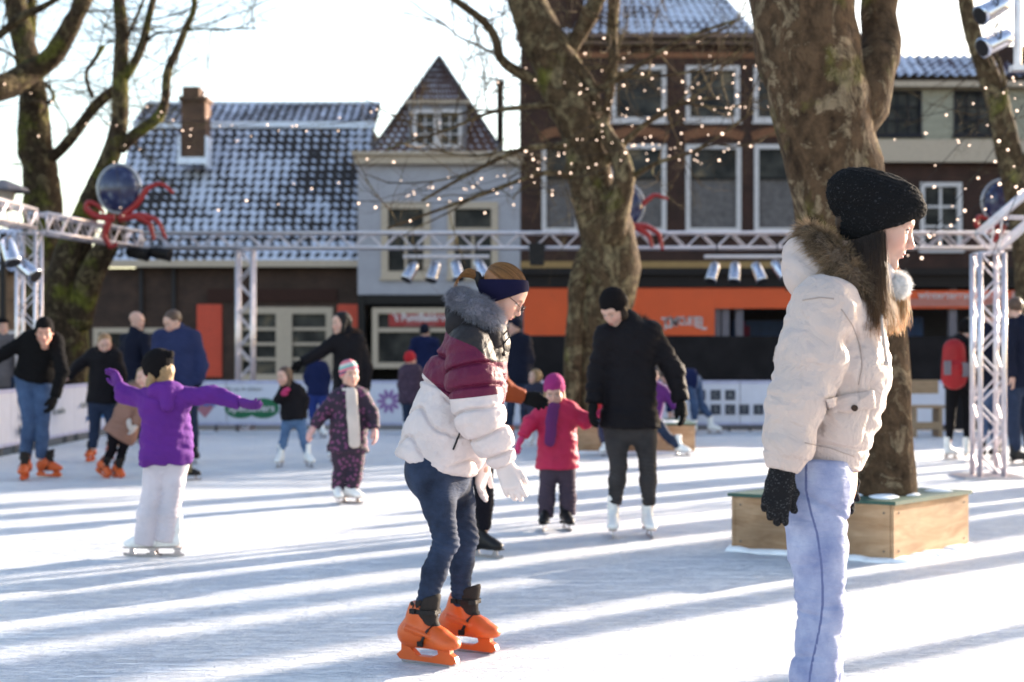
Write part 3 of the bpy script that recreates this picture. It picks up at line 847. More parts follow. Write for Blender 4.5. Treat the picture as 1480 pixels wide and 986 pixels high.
def bark_mat(name, moss=.5, base=(.17, .12, .075), dark=(.055, .036, .024), pale=(.30, .25, .17)):
    base, dark, pale = dim(base, .72, .04), dim(dark, .65, .05), dim(pale, .95, .05)
    m, nt, b = nmat(name); L = nt.links.new
    tc = N(nt, 'ShaderNodeTexCoord')
    mp = N(nt, 'ShaderNodeMapping'); mp.inputs['Scale'].default_value = (1, 1, .7); L(tc.outputs['Object'], mp.inputs['Vector'])
    n1 = N(nt, 'ShaderNodeTexNoise', i_Scale=4.5, i_Detail=8.0, i_Roughness=.7, i_Distortion=.9); L(mp.outputs['Vector'], n1.inputs['Vector'])
    n2 = N(nt, 'ShaderNodeTexNoise', i_Scale=14.0, i_Detail=6.0, i_Roughness=.6); L(mp.outputs['Vector'], n2.inputs['Vector'])
    n3 = N(nt, 'ShaderNodeTexNoise', i_Scale=1.6, i_Detail=5.0, i_Roughness=.6); L(tc.outputs['Object'], n3.inputs['Vector'])
    v = N(nt, 'ShaderNodeTexVoronoi', i_Scale=9.0); L(mp.outputs['Vector'], v.inputs['Vector'])
    r = ramp(nt, [(.30, dark), (.42, base), (.52, tuple(x*.75 for x in base)), (.58, pale), (.66, base), (.76, dark)]); L(n1.outputs['Fac'], r.inputs['Fac'])
    r3 = ramp(nt, [(.68-moss*.22, 0.0), (.80-moss*.22, 1.0)]); L(n3.outputs['Fac'], r3.inputs['Fac'])
    mm = N(nt, 'ShaderNodeMath', operation='MULTIPLY'); mm.inputs[1].default_value = .75; L(r3.outputs['Color'], mm.inputs[0])
    mx = N(nt, 'ShaderNodeMix', data_type='RGBA'); L(mm.outputs[0], mx.inputs['Factor']); L(r.outputs['Color'], mx.inputs['A']); mx.inputs['B'].default_value = (.11, .115, .018, 1)
    r2 = ramp(nt, [(.3, .35), (.6, 1.3)]); L(n2.outputs['Fac'], r2.inputs['Fac'])
    m2 = N(nt, 'ShaderNodeMix', data_type='RGBA', blend_type='MULTIPLY'); m2.inputs['Factor'].default_value = 1; L(mx.outputs['Result'], m2.inputs['A']); L(r2.outputs['Color'], m2.inputs['B'])
    L(m2.outputs['Result'], b.inputs['Base Color']); b.inputs['Roughness'].default_value = .95; b.inputs['Specular IOR Level'].default_value = .15
    b1 = N(nt, 'ShaderNodeBump', i_Strength=.8, i_Distance=.03); L(n2.outputs['Fac'], b1.inputs['Height'])
    b2 = N(nt, 'ShaderNodeBump', i_Strength=.4, i_Distance=.03); L(n1.outputs['Fac'], b2.inputs['Height']); L(b1.outputs['Normal'], b2.inputs['Normal'])
    L(b2.outputs['Normal'], b.inputs['Normal'])
    return m
def text_mesh(s, size, name, mat, parent, loc, rz=0.0, ext=.003, align='CENTER', bold=0.0, rx=math.pi/2, squash=1.0):
    cu = bpy.data.curves.new(name, 'FONT'); cu.body = s; cu.size = size; cu.extrude = ext; cu.align_x = align; cu.align_y = 'CENTER'; cu.offset = bold
    o = bpy.data.objects.new(name, cu); link(o)
    dg = bpy.context.evaluated_depsgraph_get(); dg.update()
    me = bpy.data.meshes.new_from_object(o.evaluated_get(dg)); bpy.data.objects.remove(o)
    me.name = name; me.materials.clear(); me.materials.append(mat)
    t = bpy.data.objects.new(name, me); link(t)
    off = np.zeros(3); q = parent
    while q is not None: off = off+np.array(q.location); q = q.parent
    t.location = [float(a) for a in np.asarray(loc)-off]; t.rotation_euler = (rx, 0, rz); t.scale = (squash, 1, 1); t.parent = parent
    return t

# ---------------------------------------------------------------- ground and ice
def ground():
    m = MB(); m.add([(-400, -30, -.12), (400, -30, -.12), (400, 900, -.12), (-400, 900, -.12)], [(0, 1, 2, 3)])
    tag(m.build('ground', plain('paving', (.16, .15, .14), rough=.9, scale=.5, var=.3)), kind='structure')
    m = MB(); m.add([(-6.3, -8, 0), (16, -8, 0), (16, 22.3, 0), (-6.0, 22.3, 0), (-6.3, -8, -.11), (16, -8, -.11), (16, 22.3, -.11), (-6.0, 22.3, -.11)],
                    [(0, 1, 2, 3), (0, 4, 5, 1), (1, 5, 6, 2), (2, 6, 7, 3), (3, 7, 4, 0)])
    tag(m.build('ice', ice_mat()), kind='structure')
ground()

# ---------------------------------------------------------------- barrier round the rink
def barriers():
    bl = [plain('banner_white', (.60, .60, .68), rough=.45, var=.04), plain('banner_rail', (.42, .42, .58), rough=.5), plain('banner_post', (.10, .10, .11), rough=.5)]
    txt = plain('banner_ink_dark', (.05, .06, .09)); blue = plain('banner_ink_blue', (.02, .22, .62)); grn = plain('banner_ink_green', (.01, .20, .08)); pur = plain('banner_ink_purple', (.38, .22, .52))
    pink = plain('banner_ink_pink', (.6, .25, .3)); wht = plain('banner_ink_white', (.8, .8, .8)); pale = plain('banner_ink_grey', (.35, .40, .40))
    def panel(p0, p1, label, group='advertising boards round the rink'):
        p0, p1 = np.array(p0, float), np.array(p1, float); d = unit(p1-p0); n = np.array([-d[1], d[0], 0]); c = (p0+p1)/2; Lh = np.linalg.norm(p1-p0)/2-.006
        if n[1] > 0: n = -n
        t = empty('barrier_panel', (c[0], c[1], 0), label, 'barrier', group)
        up = np.array([0, 0, 1.0])
        m = MB(); m.obox(c+up*.44, d, n, up, Lh, .02, .30); m.build('board', bl[0], t)
        m = MB(); m.obox(c+up*.765, d, n, up, Lh, .03, .022); m.obox(c+up*.12, d, n, up, Lh, .028, .018); m.build('rail', bl[1], t)
        m = MB()
        for e in (-Lh*.8, Lh*.8): m.obox(c+d*e+up*.05-n*.03, d, n, up, .02, .03, .05)
        m.build('foot', bl[2], t)
        return t, c, d, n
    xs = np.linspace(-6.0, 6.7, 9)
    bk = ['white board hidden behind the bald man and the hooded man', 'white board with a double green oval optician logo', 'plain white board between the green logo and the purple flower', 'white board with a purple flower logo', 'white board behind the man in orange skates by the rear planter', 'white board behind the rear planter and the long black coat', 'white board with two rows of small black squares', 'white board just right of the black squares, behind the teenage girl']
    res = []
    for i in range(8):
        t, c, d, n = panel((xs[i], 22, 0), (xs[i+1], 22, 0), bk[i]); res.append(t)
    y = 21.972
    def at(px_): return (px_-CX)/FPX*22
    def zz(py): return CAMH-(py-HY)/FPX*22
    # green twin ovals with lettering
    t = res[1] if abs(at(365)-(xs[1]+xs[2])/2) < 1 else res[int((at(365)+6)/1.5875)]
    m = MB(); F = 28
    for cx_ in (at(348), at(381)):
        pts = [(cx_+.245*math.cos(a), zz(590)+.155*math.sin(a)) for a in np.linspace(0, 2*math.pi, F, endpoint=False)]
        m.prism(pts, (1, 0, 0), (0, 0, 1), (0, y, 0), (0, -1, 0), .003 if cx_ < at(360) else .004)
    m.build('logo_ovals', grn, t)
    text_mesh('Specsavers', .165, 'lettering', wht, t, (at(364), y-.009, zz(590)), ext=.002, bold=.004)
    text_mesh('kijk op de ijsbaan', .085, 'lettering', pale, t, (at(352), y-.004, zz(562)), ext=.002)
    t = res[0]
    text_mesh('BIJNENS', .10, 'lettering', blue, t, (at(296), y-.004, zz(584)), bold=.004)
    m = MB(); m.prism([(at(280), zz(578)), (at(312), zz(578)), (at(308), zz(590)), (at(297), zz(604)), (at(284), zz(590))], (1, 0, 0), (0, 0, 1), (0, y, 0), (0, -1, 0), .002); m.build('emblem', pink, t)
    # purple flower
    t = res[int((at(562)+6)/1.5875)]; m = MB()
    for k in range(10):
        a = 2*math.pi*k/10; c0 = np.array([at(562)+.12*math.cos(a), zz(580)+.12*math.sin(a)])
        m.prism([(c0[0]+.072*math.cos(b)*math.cos(a)-.03*math.sin(b)*math.sin(a), c0[1]+.072*math.cos(b)*math.sin(a)+.03*math.sin(b)*math.cos(a)) for b in np.linspace(0, 2*math.pi, 10, endpoint=False)], (1, 0, 0), (0, 0, 1), (0, y, 0), (0, -1, 0), .002)
    m.build('flower_logo', pur, t)
    # black squares
    t = res[6]
    for px_, py_ in [(1012, 571), (1034, 571), (1055, 571), (1012, 592), (1034, 592), (1055, 592), (1075, 592), (1096, 592)]:
        x, z = at(px_), zz(py_); m = MB(); m.box(x-.078, y-.003, z-.078, x+.078, y+.001, z+.078); m.build('black_square', txt, t)
        text_mesh('SCHAATSE'[(px_*7+py_) % 8], .12, 'lettering', pale, t, (x, y-.006, z), ext=.001)
    # dark cloth fence to the right of the boards
    for i, (a, b) in enumerate(((6.72, 9.1), (9.12, 11.5), (11.52, 13.9))):
        t = empty('cloth_fence', ((a+b)/2, 22.1, 0), ['black cloth fence behind the red backpack skater', 'black cloth fence beyond the right truss post', 'black cloth fence at the far right corner of the rink'][i], 'fence', 'black cloth fences')
        m = MB()
        n = 24
        V = [(a+(b-a)*k/n, 22.1+.02*math.sin(k*1.3+i), z) for k in range(n+1) for z in (.03, 1.15)]
        m.add(V, [(2*k, 2*k+2, 2*k+3, 2*k+1) for k in range(n)]); m.build('cloth', plain('black_cloth', (.02, .02, .023), rough=.95), t, smooth=True)
        m = MB(); m.tube([(a, 22.12, 0), (a, 22.12, 1.18), (b, 22.12, 1.18), (b, 22.12, 0)], .02); m.build('frame', bl[2], t)
    # left side boards
    zsd = [22.0, 19.6, 17.2, 14.8, 12.4, 10.0, 7.6, 5.2]
    lb = ['white side board with blue lettering behind the blond woman', 'white side board with grey lettering beside the stooping man', 'white side board with dark lettering at the left edge']
    for i in range(3):
        X = -6.02-.012*(22-zsd[i]); X2 = -6.02-.012*(22-zsd[i+1])
        t, c, d, n = panel((X, zsd[i], 0), (X2, zsd[i+1], 0), lb[i])
        nx = np.array([1.0, 0, 0]); rz = math.pi/2+ math.atan2(-(X2-X), (zsd[i]-zsd[i+1]))*0
        if i == 0:
            text_mesh('IJSCLUB', .20, 'lettering', blue, t, (X+.035, 20.9, .54), rz=math.pi/2, bold=.004); m = MB(); m.box(X+.02, 20.1, .27, X+.035, 21.6, .33); m.build('underline', blue, t)
            text_mesh('winter', .14, 'lettering', pale, t, (X+.035, 19.95, .50), rz=math.pi/2)
        if i == 1:
            for k, s_ in enumerate(('Bar', 'het', 'lekker')): text_mesh(s_, .17, 'lettering', txt, t, ((X+X2)/2+.055, 17.55, .62-.17*k), rz=math.pi/2, bold=.003)
            text_mesh('de smidse', .13, 'lettering', pale, t, ((X+X2)/2+.045, 18.9, .45), rz=math.pi/2)
barriers()

# ---------------------------------------------------------------- trusses and stage lights
ALU = plain('aluminium', (.88, .88, .92), rough=.32, metal=.75, var=.08)
def truss(p0, p1, label, up=(0, 0, 1), s=.29, name='truss', rc=.026, rw=.011, group=None):
    p0, p1 = np.asarray(p0, float), np.asarray(p1, float); d = unit(p1-p0); L = np.linalg.norm(p1-p0)
    u = np.asarray(up, float); u = unit(u-d*np.dot(u, d)); w = np.cross(d, u); h = s/2-rc
    t = empty(name, p0 if p0[2] < .5 else (p0[0], p0[1], p0[2]), label, 'truss', group or 'aluminium trusses round the rink')
    m = MB()
    for a, b in ((-1, -1), (1, -1), (1, 1), (-1, 1)): m.tube([p0+u*a*h+w*b*h, p1+u*a*h+w*b*h], rc, 8)
    m.build('chord', ALU, t, smooth=True)
    m = MB(); n = max(2, int(L/.24)); 
    for (a1, b1, a2, b2) in ((-1, -1, 1, -1), (-1, 1, 1, 1), (-1, -1, -1, 1), (1, -1, 1, 1)):
        for i in range(n):
            q0 = p0+d*L*i/n; q1 = p0+d*L*(i+1)/n
            A, B = (q0+u*a1*h+w*b1*h, q1+u*a2*h+w*b2*h) if i % 2 == 0 else (q0+u*a2*h+w*b2*h, q1+u*a1*h+w*b1*h)
            m.tube([A, B], rw, 5, cap=False)
    m.build('web', ALU, t, smooth=True)
    for q in (p0, p1):
        m = MB()
        for a, b, v in ((0, 1, u), (0, -1, u), (1, 0, w), (-1, 0, w)): m.tube([q+u*a*h+w*b*h-v*h, q+u*a*h+w*b*h+v*h], rw*1.3, 5)
        m.build('end_frame', ALU, t, smooth=True)
    return t
def trusses():
    z = 3.0
    truss((-5.9, 22.65, z), (9.5, 22.65, z), 'long horizontal truss across the back of the rink')
    truss(((355-CX)/FPX*22.65, 22.65, 0), ((355-CX)/FPX*22.65, 22.65, z-.15), 'vertical truss post in front of the cream shop doors', up=(0, 1, 0))
    truss((-6.2, 18.6, 2.93), (-5.95, 22.4, z), 'short side truss joining the left post to the back truss')
    truss((-6.28, 18.5, 0), (-6.28, 18.5, 2.78), 'vertical truss post at the left above the stooping man', up=(0, 1, 0))
    truss((-6.6, 8.5, 3.0), (-6.25, 18.35, 2.95), 'bright side truss running towards the viewer at the left edge')
    X = (1428-CX)/FPX*14.1
    truss((X, 14.1, 0), (X, 14.1, 2.22), 'front right vertical truss post standing on the ice', up=(0, 1, 0), rc=.027)
    a = D2R(41)
    truss((X-.01, 14.1, 2.33), (X+1.35*math.cos(a)*1.3, 14.1, 2.33+1.35*math.sin(a)*1.3), 'slanting truss rising to the right from the front post', up=(0, 1, 0), rc=.027)
    m = MB(); m.box(X-.3, 13.85, .004, X+.3, 14.4, .02); tag(m.build('base_plate', ALU), 'flat metal plate under the front right truss post', 'plate')
trusses()
CHR = plain('spotlight_metal', (.75, .85, .98), rough=.22, metal=.9, var=.1)
BLK = plain('black_metal', (.02, .02, .022), rough=.5)
def spotlight(px_, py_, Z, tilt, label, s=1.0, group='stage spotlights', yaw=0, dark=False, bar=None):
    c = W(px_, py_, Z); t = empty('spotlight', c, label, 'spotlight', group)
    d = np.array([math.sin(D2R(tilt))*math.cos(D2R(yaw)), math.sin(D2R(yaw)), -math.cos(D2R(tilt))]); d = unit(d)
    mt = BLK if dark else CHR
    m = MB(); m.tube([c-d*.16*s, c-d*.13*s, c-d*.04*s, c+d*.13*s, c+d*.17*s, c+d*.17*s], [.045*s, .075*s, .085*s, .09*s, .10*s, .085*s], 16); m.build('can', mt, t, smooth=True)
    m = MB(); m.tube([c+d*.171*s, c+d*.178*s], .082*s, 16); m.build('lens', BLK, t)
    w = unit(np.cross(d, (0, 1, 0)))
    m = MB(); top = c+np.array([0, 0, .17*s]); yv = np.array([0, 1.0, 0])
    m.tube([c-yv*.10*s, c-yv*.10*s+(0, 0, .12*s), top, c+yv*.10*s+(0, 0, .12*s), c+yv*.10*s], .008*s, 6); m.build('yoke', BLK, t)
    return t
def lights():
    for i, (x0, x1, cans) in enumerate((((583), 707, [(594, 392, -32), (627, 392, -18), (660, 390, 14), (695, 388, 30)]), (1018, 1142, [(1031, 393, -22), (1062, 393, -8), (1096, 393, 20), (1126, 389, 34)]))):
        Z = 22.4; a, b = W(x0, 371, Z), W(x1, 371, Z)
        t = empty('light_bar', (a+b)/2, ['white lamp bar hung under the back truss before the grey house', 'white lamp bar hung under the back truss before the brick house'][i], 'lamp bar', 'lamp bars')
        m = MB(); m.tube([a, b], .03, 8); m.build('bar', M_WHITE, t)
        for f in (.15, .85):
            m = MB(); q = a*(1-f)+b*f; m.tube([q, q+(0, 0, .22)], .012, 6); m.build('hanger', BLK, t)
        nm = ['first', 'second', 'third', 'last']
        for k, (px_, py_, tl) in enumerate(cans):
            spotlight(px_, py_, Z, tl, 'silver spotlight, %s from the left under the bar before the %s house' % (nm[k], ('grey', 'brick')[i]), yaw=-25)
    for px_, py_, lb in ((198, 366, 'black spotlight below the octopus ornament, left of the pair'), (230, 366, 'black spotlight below the octopus ornament, right of the pair')):
        spotlight(px_, py_, 22.2, 80, lb, dark=True, yaw=-10, s=1.1)
    spotlight(14, 362, 15.5, 25, 'silver spotlight at the left edge under the side truss, upper one', s=.95, yaw=-20)
    spotlight(38, 388, 15.9, 55, 'silver spotlight under the left side truss, lower one', s=.95, yaw=-20)
    spotlight(1437, 12, 12.5, -62, 'silver spotlight in the top right corner, highest on the pole', s=.95, yaw=-15)
    spotlight(1441, 60, 12.5, -66, 'silver spotlight lower on the pole in the top right corner', s=.95, yaw=-15)
    m = MB(); p = W(1471, -60, 12.6); q = W(1471, 95, 12.6); m.tube([p, q], .035, 10); m.box(p[0]-.06, 12.54, q[2]-.05, p[0]+.06, 12.66, q[2])
    tag(m.build('lamp_pole', ALU), 'pale vertical pole that carries two spotlights at the top right', 'pole')
    c = W(776, 368, 22.4); t = empty('loudspeaker', c, 'black loudspeaker hung on the back truss beside the plane tree', 'loudspeaker')
    m = MB(); m.prism([(-.11, -.17), (.11, -.17), (.13, .17), (-.13, .17)], (1, 0, 0), (0, 0, 1), c-(0, .12, 0), (0, 1, 0), .24); m.build('cabinet', BLK, t)
    m = MB(); m.tube([c+(0, 0, .16), c+(0, 0, .30)], .012, 6); m.build('bracket', BLK, t)
lights()
def ornament(pc, Z, rx, rz, arms, label):
    c = W(*pc, Z); t = empty('octopus_ornament', c, label, 'ornament', 'octopus ornaments on the truss')
    k = Z/FPX
    m = MB(); m.ico(c, 1, n=24, sq=(rx*k, rx*k*.55, rz*k)); 
    gm, nt, b = nmat('blue_glitter'); v = N(nt, 'ShaderNodeTexVoronoi', i_Scale=9.0); tc = N(nt, 'ShaderNodeTexCoord'); nt.links.new(tc.outputs['Object'], v.inputs['Vector'])
    r = ramp(nt, [(0, (.25, .27, .25)), (.25, (.05, .06, .12)), (.6, (.012, .016, .06))]); nt.links.new(v.outputs['Distance'], r.inputs['Fac']); nt.links.new(r.outputs['Color'], b.inputs['Base Color']); b.inputs['Roughness'].default_value = .2
    m.build('head_globe', gm, t, smooth=True)
    m = MB(); m.tube([c+np.array([rx*k*1.06*math.cos(a), 0, rz*k*1.06*math.sin(a)]) for a in np.linspace(0, 2*math.pi, 33)], .022, 8); m.build('ring', plain('pale_ring', (.45, .50, .55), rough=.3, metal=.4), t, smooth=True)
    red = plain('red_tinsel', (.42, .012, .012), rough=.35, bump=.8, bscale=60)
    for A in arms:
        P = [W(x, y, Z) for x, y in A]; n = 18
        T = np.linspace(0, 1, len(P)); q = np.linspace(0, 1, n)
        P2 = [np.array([np.interp(s, T, [p[i] for p in P]) for i in range(3)]) for s in q]
        P3 = [P2[0]]+[(P2[i-1]+P2[i]*2+P2[i+1])/4 for i in range(1, n-1)]+[P2[-1]]
        m = MB(); m.tube(P3, [.058*(1-.6*s) for s in q], 8); m.build('tentacle', red, t, smooth=True)
    return t
ornament((172, 273), 20.4, 29, 33, [[(178, 312), (200, 292), (212, 272), (232, 264), (251, 279)], [(165, 315), (140, 314), (123, 302), (127, 291), (143, 297), (150, 308)], [(172, 316), (205, 311), (228, 318), (240, 345)],
         [(200, 313), (216, 322), (223, 347)], [(158, 318), (150, 340), (160, 358), (170, 352)]], 'blue globe octopus ornament with red arms above the left truss')
ornament((903, 297), 22.0, 26, 30, [[(908, 322), (928, 295), (946, 281), (966, 288)], [(908, 326), (935, 327), (953, 338), (958, 362)], [(920, 328), (938, 340), (943, 358)], [(890, 322), (872, 330), (868, 345)]], 'octopus ornament half hidden behind the middle plane tree')
ornament((1452, 292), 21.0, 31, 31, [[(1440, 322), (1424, 335), (1410, 325), (1414, 312), (1428, 316)], [(1450, 325), (1440, 345), (1432, 352)], [(1462, 325), (1480, 335), (1492, 350)]], 'octopus ornament in a round blue ring at the right edge')
# ---------------------------------------------------------------- buildings
def bx(px_, Z): return (px_-CX)/FPX*Z
def bz(py_, Z): return CAMH-(py_-HY)/FPX*Z
def facade(name, x0, x1, z0, z1, y, mat, parent, holes=(), th=.35):
    "slab whose window openings are real holes"
    xs = sorted({x0, x1, *[v for h in holes for v in (h[0], h[1])]}); zs = sorted({z0, z1, *[v for h in holes for v in (h[2], h[3])]})
    m = MB()
    for i in range(len(xs)-1):
        k = 0
        while k < len(zs)-1:
            def hole(kk):
                cx_, cz_ = (xs[i]+xs[i+1])/2, (zs[kk]+zs[kk+1])/2
                return any(h[0] < cx_ < h[1] and h[2] < cz_ < h[3] for h in holes)
            if hole(k): k += 1; continue
            k2 = k
            while k2+1 < len(zs)-1 and not hole(k2+1): k2 += 1
            m.box(xs[i], y, zs[k], xs[i+1], y+th, zs[k2+1]); k = k2+1
    return m.build(name, mat, parent)
DARKIN = plain('dark_interior', (.02, .018, .016), rough=.9)
CURT = plain('net_curtain', (.17, .16, .16), rough=.9, scale=6, var=.3)
def window(x0, x1, z0, z1, y, parent, mat, fw=.12, cols=1, rows=1, mw=.05, curtain=0, proud=.05, sill=True):
    m = MB()
    m.box(x0, y-proud, z0, x0+fw, y+.16, z1); m.box(x1-fw, y-proud, z0, x1, y+.16, z1)
    m.box(x0+fw, y-proud+.003, z1-fw, x1-fw, y+.16, z1); m.box(x0+fw, y-proud+.003, z0, x1-fw, y+.16, z0+fw)
    for i in range(1, cols):
        x = x0+fw+(x1-x0-2*fw)*i/cols; m.box(x-mw/2, y+.04, z0+fw, x+mw/2, y+.11, z1-fw)
    for k in range(1, rows):
        z = z0+fw+(z1-z0-2*fw)*k/rows; m.box(x0+fw, y+.045, z-mw/2, x1-fw, y+.105, z+mw/2)
    w = m.build('window', mat, parent)
    m = MB(); m.box(x0+fw*.5, y+.12, z0+fw*.5, x1-fw*.5, y+.15, z1-fw*.5); m.build('pane', GL, w)
    if curtain:
        m = MB(); n = 20; zt = z0+(z1-z0)*curtain
        V = [(x0+fw+(x1-x0-2*fw)*k/n, y+.108+.008*math.sin(k*1.9), z) for k in range(n+1) for z in (z0+fw, zt)]
        m.add(V, [(2*k, 2*k+2, 2*k+3, 2*k+1) for k in range(n)]); m.build('curtain', CURT, w, smooth=True)
    if sill:
        m = MB(); m.box(x0-.06, y-.12, z0-.09, x1+.06, y-.001, z0-.002); m.build('sill', mat, w)
    return w
def buildings():
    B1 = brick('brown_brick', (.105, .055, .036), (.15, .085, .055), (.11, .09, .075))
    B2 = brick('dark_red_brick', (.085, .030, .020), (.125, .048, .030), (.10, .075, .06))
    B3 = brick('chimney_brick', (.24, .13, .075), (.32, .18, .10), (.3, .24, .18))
    redp = plain('orange_red_paint', (.75, .065, .02), rough=.5)
    # A: low house with the snow-dusted tiled roof
    Z = 55.0; x0, x1 = bx(105, Z), bx(524, Z)
    t = empty('house', ((x0+x1)/2, Z, 0), 'low brown brick house with a big snow-dusted tiled roof', 'house')
    dx0, dx1, dz1 = bx(340, Z), bx(481, Z), bz(444, Z); wx0, wx1, wz1 = bx(135, Z), bx(238, Z), bz(474, Z)
    facade('wall', x0, x1, -.1, bz(388, Z), Z, B1, t, [(dx0, dx1, .05, dz1), (wx0, wx1, .9, wz1)])
    m = MB(); m.box(x0+.3, Z+.36, 0, x1-.3, Z+4, 4.4); m.build('inside', DARKIN, t)
    for a, b in ((dx0, (dx0+dx1)/2-.05), ((dx0+dx1)/2+.05, dx1)): window(a, b, .05, dz1, Z, t, M_CREAM, fw=.26, cols=1 if a == dx0 else 1, rows=4, mw=.12, sill=False)
    m = MB(); m.box((dx0+dx1)/2-.05, Z-.06, .05, (dx0+dx1)/2+.05, Z+.1, dz1); m.build('door_post', M_CREAM, t)
    window(wx0, wx1, .9, wz1, Z, t, M_CREAM, fw=.2, cols=2, rows=1, mw=.3)
    m = MB(); m.box(bx(300, Z), Z-.08, bz(436, Z), bx(487, Z), Z-.002, bz(418, Z)); m.build('lintel', plain('dark_timber', (.055, .022, .016)), t)
    for a, b in ((285, 321), (488, 523)):
        m = MB(); m.box(bx(a, Z), Z-.07, .2, bx(b, Z), Z-.004, bz(440, Z))
        for k in range(3): zc = .35+k*.9; m.box(bx(a, Z)+.12, Z-.09, zc, bx(b, Z)-.12, Z-.07, zc+.75)
        m.build('shutter', redp, t)
    for px_ in (205, 252):
        m = MB(); m.tube([(bx(px_, Z), Z-.1, 0), (bx(px_, Z), Z-.1, 4.5)], .07); m.build('drainpipe', plain('lead_pipe', (.05, .05, .055)), t)
    m = MB(); m.box(bx(150, Z)-.2, Z-.55, bz(387, Z), x1+.0, Z-.30, bz(377, Z)); m.build('gutter', M_CREAM, t)
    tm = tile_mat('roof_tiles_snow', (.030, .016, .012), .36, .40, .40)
    ez = bz(378, 54.7); rz = bz(184, 59.0)
    rf = roof_plane('roof', (bx(150, 54.7), 54.7, ez), (x1, 54.7, ez), (bx(150, 54.7), 59.0, rz), (x1, 59.0, rz), tm, t, tw=.36, th=.40)
    m = MB(); m.box(bx(150, 54.7), 58.9, rz-.05, x1+.1, 59.25, rz+.22); m.box(x1-.02, 54.9, ez-.1, x1+.0, 58.9, ez+.2); m.build('ridge_snow', plain('roof_snow', (.75, .78, .88)), rf)
    m = MB(); m.box(bx(150, 54.7), 59.3, 4, bx(540, 61), 64.5, bz(182, 60)); m.build('rear_wall', B1, t)
    V = [(bx(150, 55), 59.3, bz(182, 60)+.0), (bx(545, 60), 59.3, bz(182, 60)), (bx(545, 60), 61.5, bz(150, 61.5)), (bx(150, 55), 61.5, bz(150, 61.5))]
    roof_plane('rear_roof', V[0], V[1], V[3], V[2], tile_mat('dark_tiles', (.05, .03, .028), .35, .3, .28), t)
    m = MB(); m.box(bx(150, 55), 61.4, bz(151, 61.5), bx(545, 60), 61.8, bz(147, 61.5)); m.build('ridge_snow', plain('roof_snow', (.75, .78, .88)), t)
    c0, c1 = bx(265, 57), bx(300, 57)
    m = MB(); m.box(c0, 56.6, bz(234, 57), c1, 57.6, bz(148, 57)); m.box(c0-.08, 56.5, bz(148, 57), c1+.08, 57.7, bz(142, 57)); m.box(c0+.05, 56.6, bz(142, 57), c1-.25, 57.5, bz(128, 57))
    ch = m.build('chimney', B3, rf)
    m = MB(); m.box(c0-.12, 56.42, bz(236, 57)-.1, c1+.12, 56.55, bz(230, 57)); m.box(c0-.10, 56.5, 8.6, c0-.01, 57.4, 9.75); m.box(c1+.01, 56.5, 8.5, c1+.10, 57.4, 9.75); m.build('flashing', plain('roof_snow', (.75, .78, .88)), ch)
    m = MB(); m.tube([(c1-.2, 57.2, bz(150, 57)), (c1-.2, 57.2, bz(133, 57))], .07); m.tube([(c1-.2, 57.2, bz(135, 57)), (c1-.2, 57.2, bz(131, 57))], [.13, .03]); m.build('flue', plain('zinc', (.3, .33, .38), rough=.4, metal=.5), ch)
    # B: grey boarded house with pointed roof
    Z = 54.0; x0, x1 = bx(517, Z), bx(752, Z)
    t = empty('house', ((x0+x1)/2, Z, 0), 'narrow pale grey house with a pointed tiled gable and dormer', 'house')
    gb = boards('grey_boards', (.60, .585, .66))
    wins = [(bx(551, Z), bx(622, Z)), (bx(647, Z), bx(720, Z))]; wz0, wz1 = bz(402, Z), bz(292, Z)
    zt = bz(238, Z)
    facade('wall', x0, x1, bz(426, Z), zt, Z, gb, t, [(a, b, wz0, wz1) for a, b in wins])
    for a, b in wins: 
        w = window(a, b, wz0, wz1, Z, t, M_CREAM, fw=.26, cols=1, rows=1, proud=.07)
        m = MB(); m.box(a+.26, Z+.02, bz(335, Z), b-.26, Z+.11, bz(329, Z)); m.box((a+b)/2-.05, Z+.02, wz0+.2, (a+b)/2+.05, Z+.11, bz(335, Z)); m.build('glazing_bar', M_CREAM, w)
    m = MB(); m.box(x0-.1, Z-.30, zt, x1+.1, Z+.3, bz(226, Z)); m.box(x0-.2, Z-.45, bz(226, Z), x1+.2, Z+.3, bz(221, Z)); m.build('cornice', M_CREAM, t)
    m = MB(); m.box(x0, Z-.02, 0, x0+.25, Z+.3, bz(427, Z)); m.box(x1-.25, Z-.02, 0, x1, Z+.3, bz(427, Z)); m.box(x0, Z+.02, bz(440, Z), x1, Z+.3, bz(427, Z)-.003); m.build('shopfront', plain('shop_black', (.018, .015, .015), rough=.5), t)
    m = MB(); m.box(x0+.3, Z+1.2, 0, x1-.3, Z+4, 8); m.build('inside', DARKIN, t)
    sw = window(bx(538, Z), bx(700, Z), .55, bz(445, Z), Z, t, M_CREAM, fw=.22, cols=2, rows=1, mw=.12, sill=False)
    m = MB(); m.box(bx(538, Z)+.2, Z-.02, bz(480, Z), bx(700, Z)-.2, Z+.1, bz(474, Z)); m.build('glazing_bar', M_CREAM, sw)
    m = MB(); m.box(bx(562, Z), Z-.045, bz(472, Z), bx(690, Z), Z+.0, bz(450, Z)); sg = m.build('shop_sign', plain('sign_red', (.42, .012, .015), rough=.4), t)
    text_mesh("'t PuntBakkerij", .40, 'lettering', M_WHITE, sg, (bx(610, Z), Z-.055, bz(459.5, Z)), bold=.012, squash=.92)
    text_mesh('patisserie - brood', .16, 'lettering', plain('sign_pink', (.6, .25, .25)), sg, (bx(608, Z), Z-.055, bz(469, Z)))
    # roof: steep front hip rising to a point, sides falling back
    apx = (bx(635, 56.2), 56.2, bz(84, 56.2)); zb = bz(222, Z)
    tm2 = tile_mat('red_tiles', (.15, .065, .045), .35, .3, .14)
    L_, R_ = (bx(534, Z), Z, zb), (bx(728, Z), Z, zb)
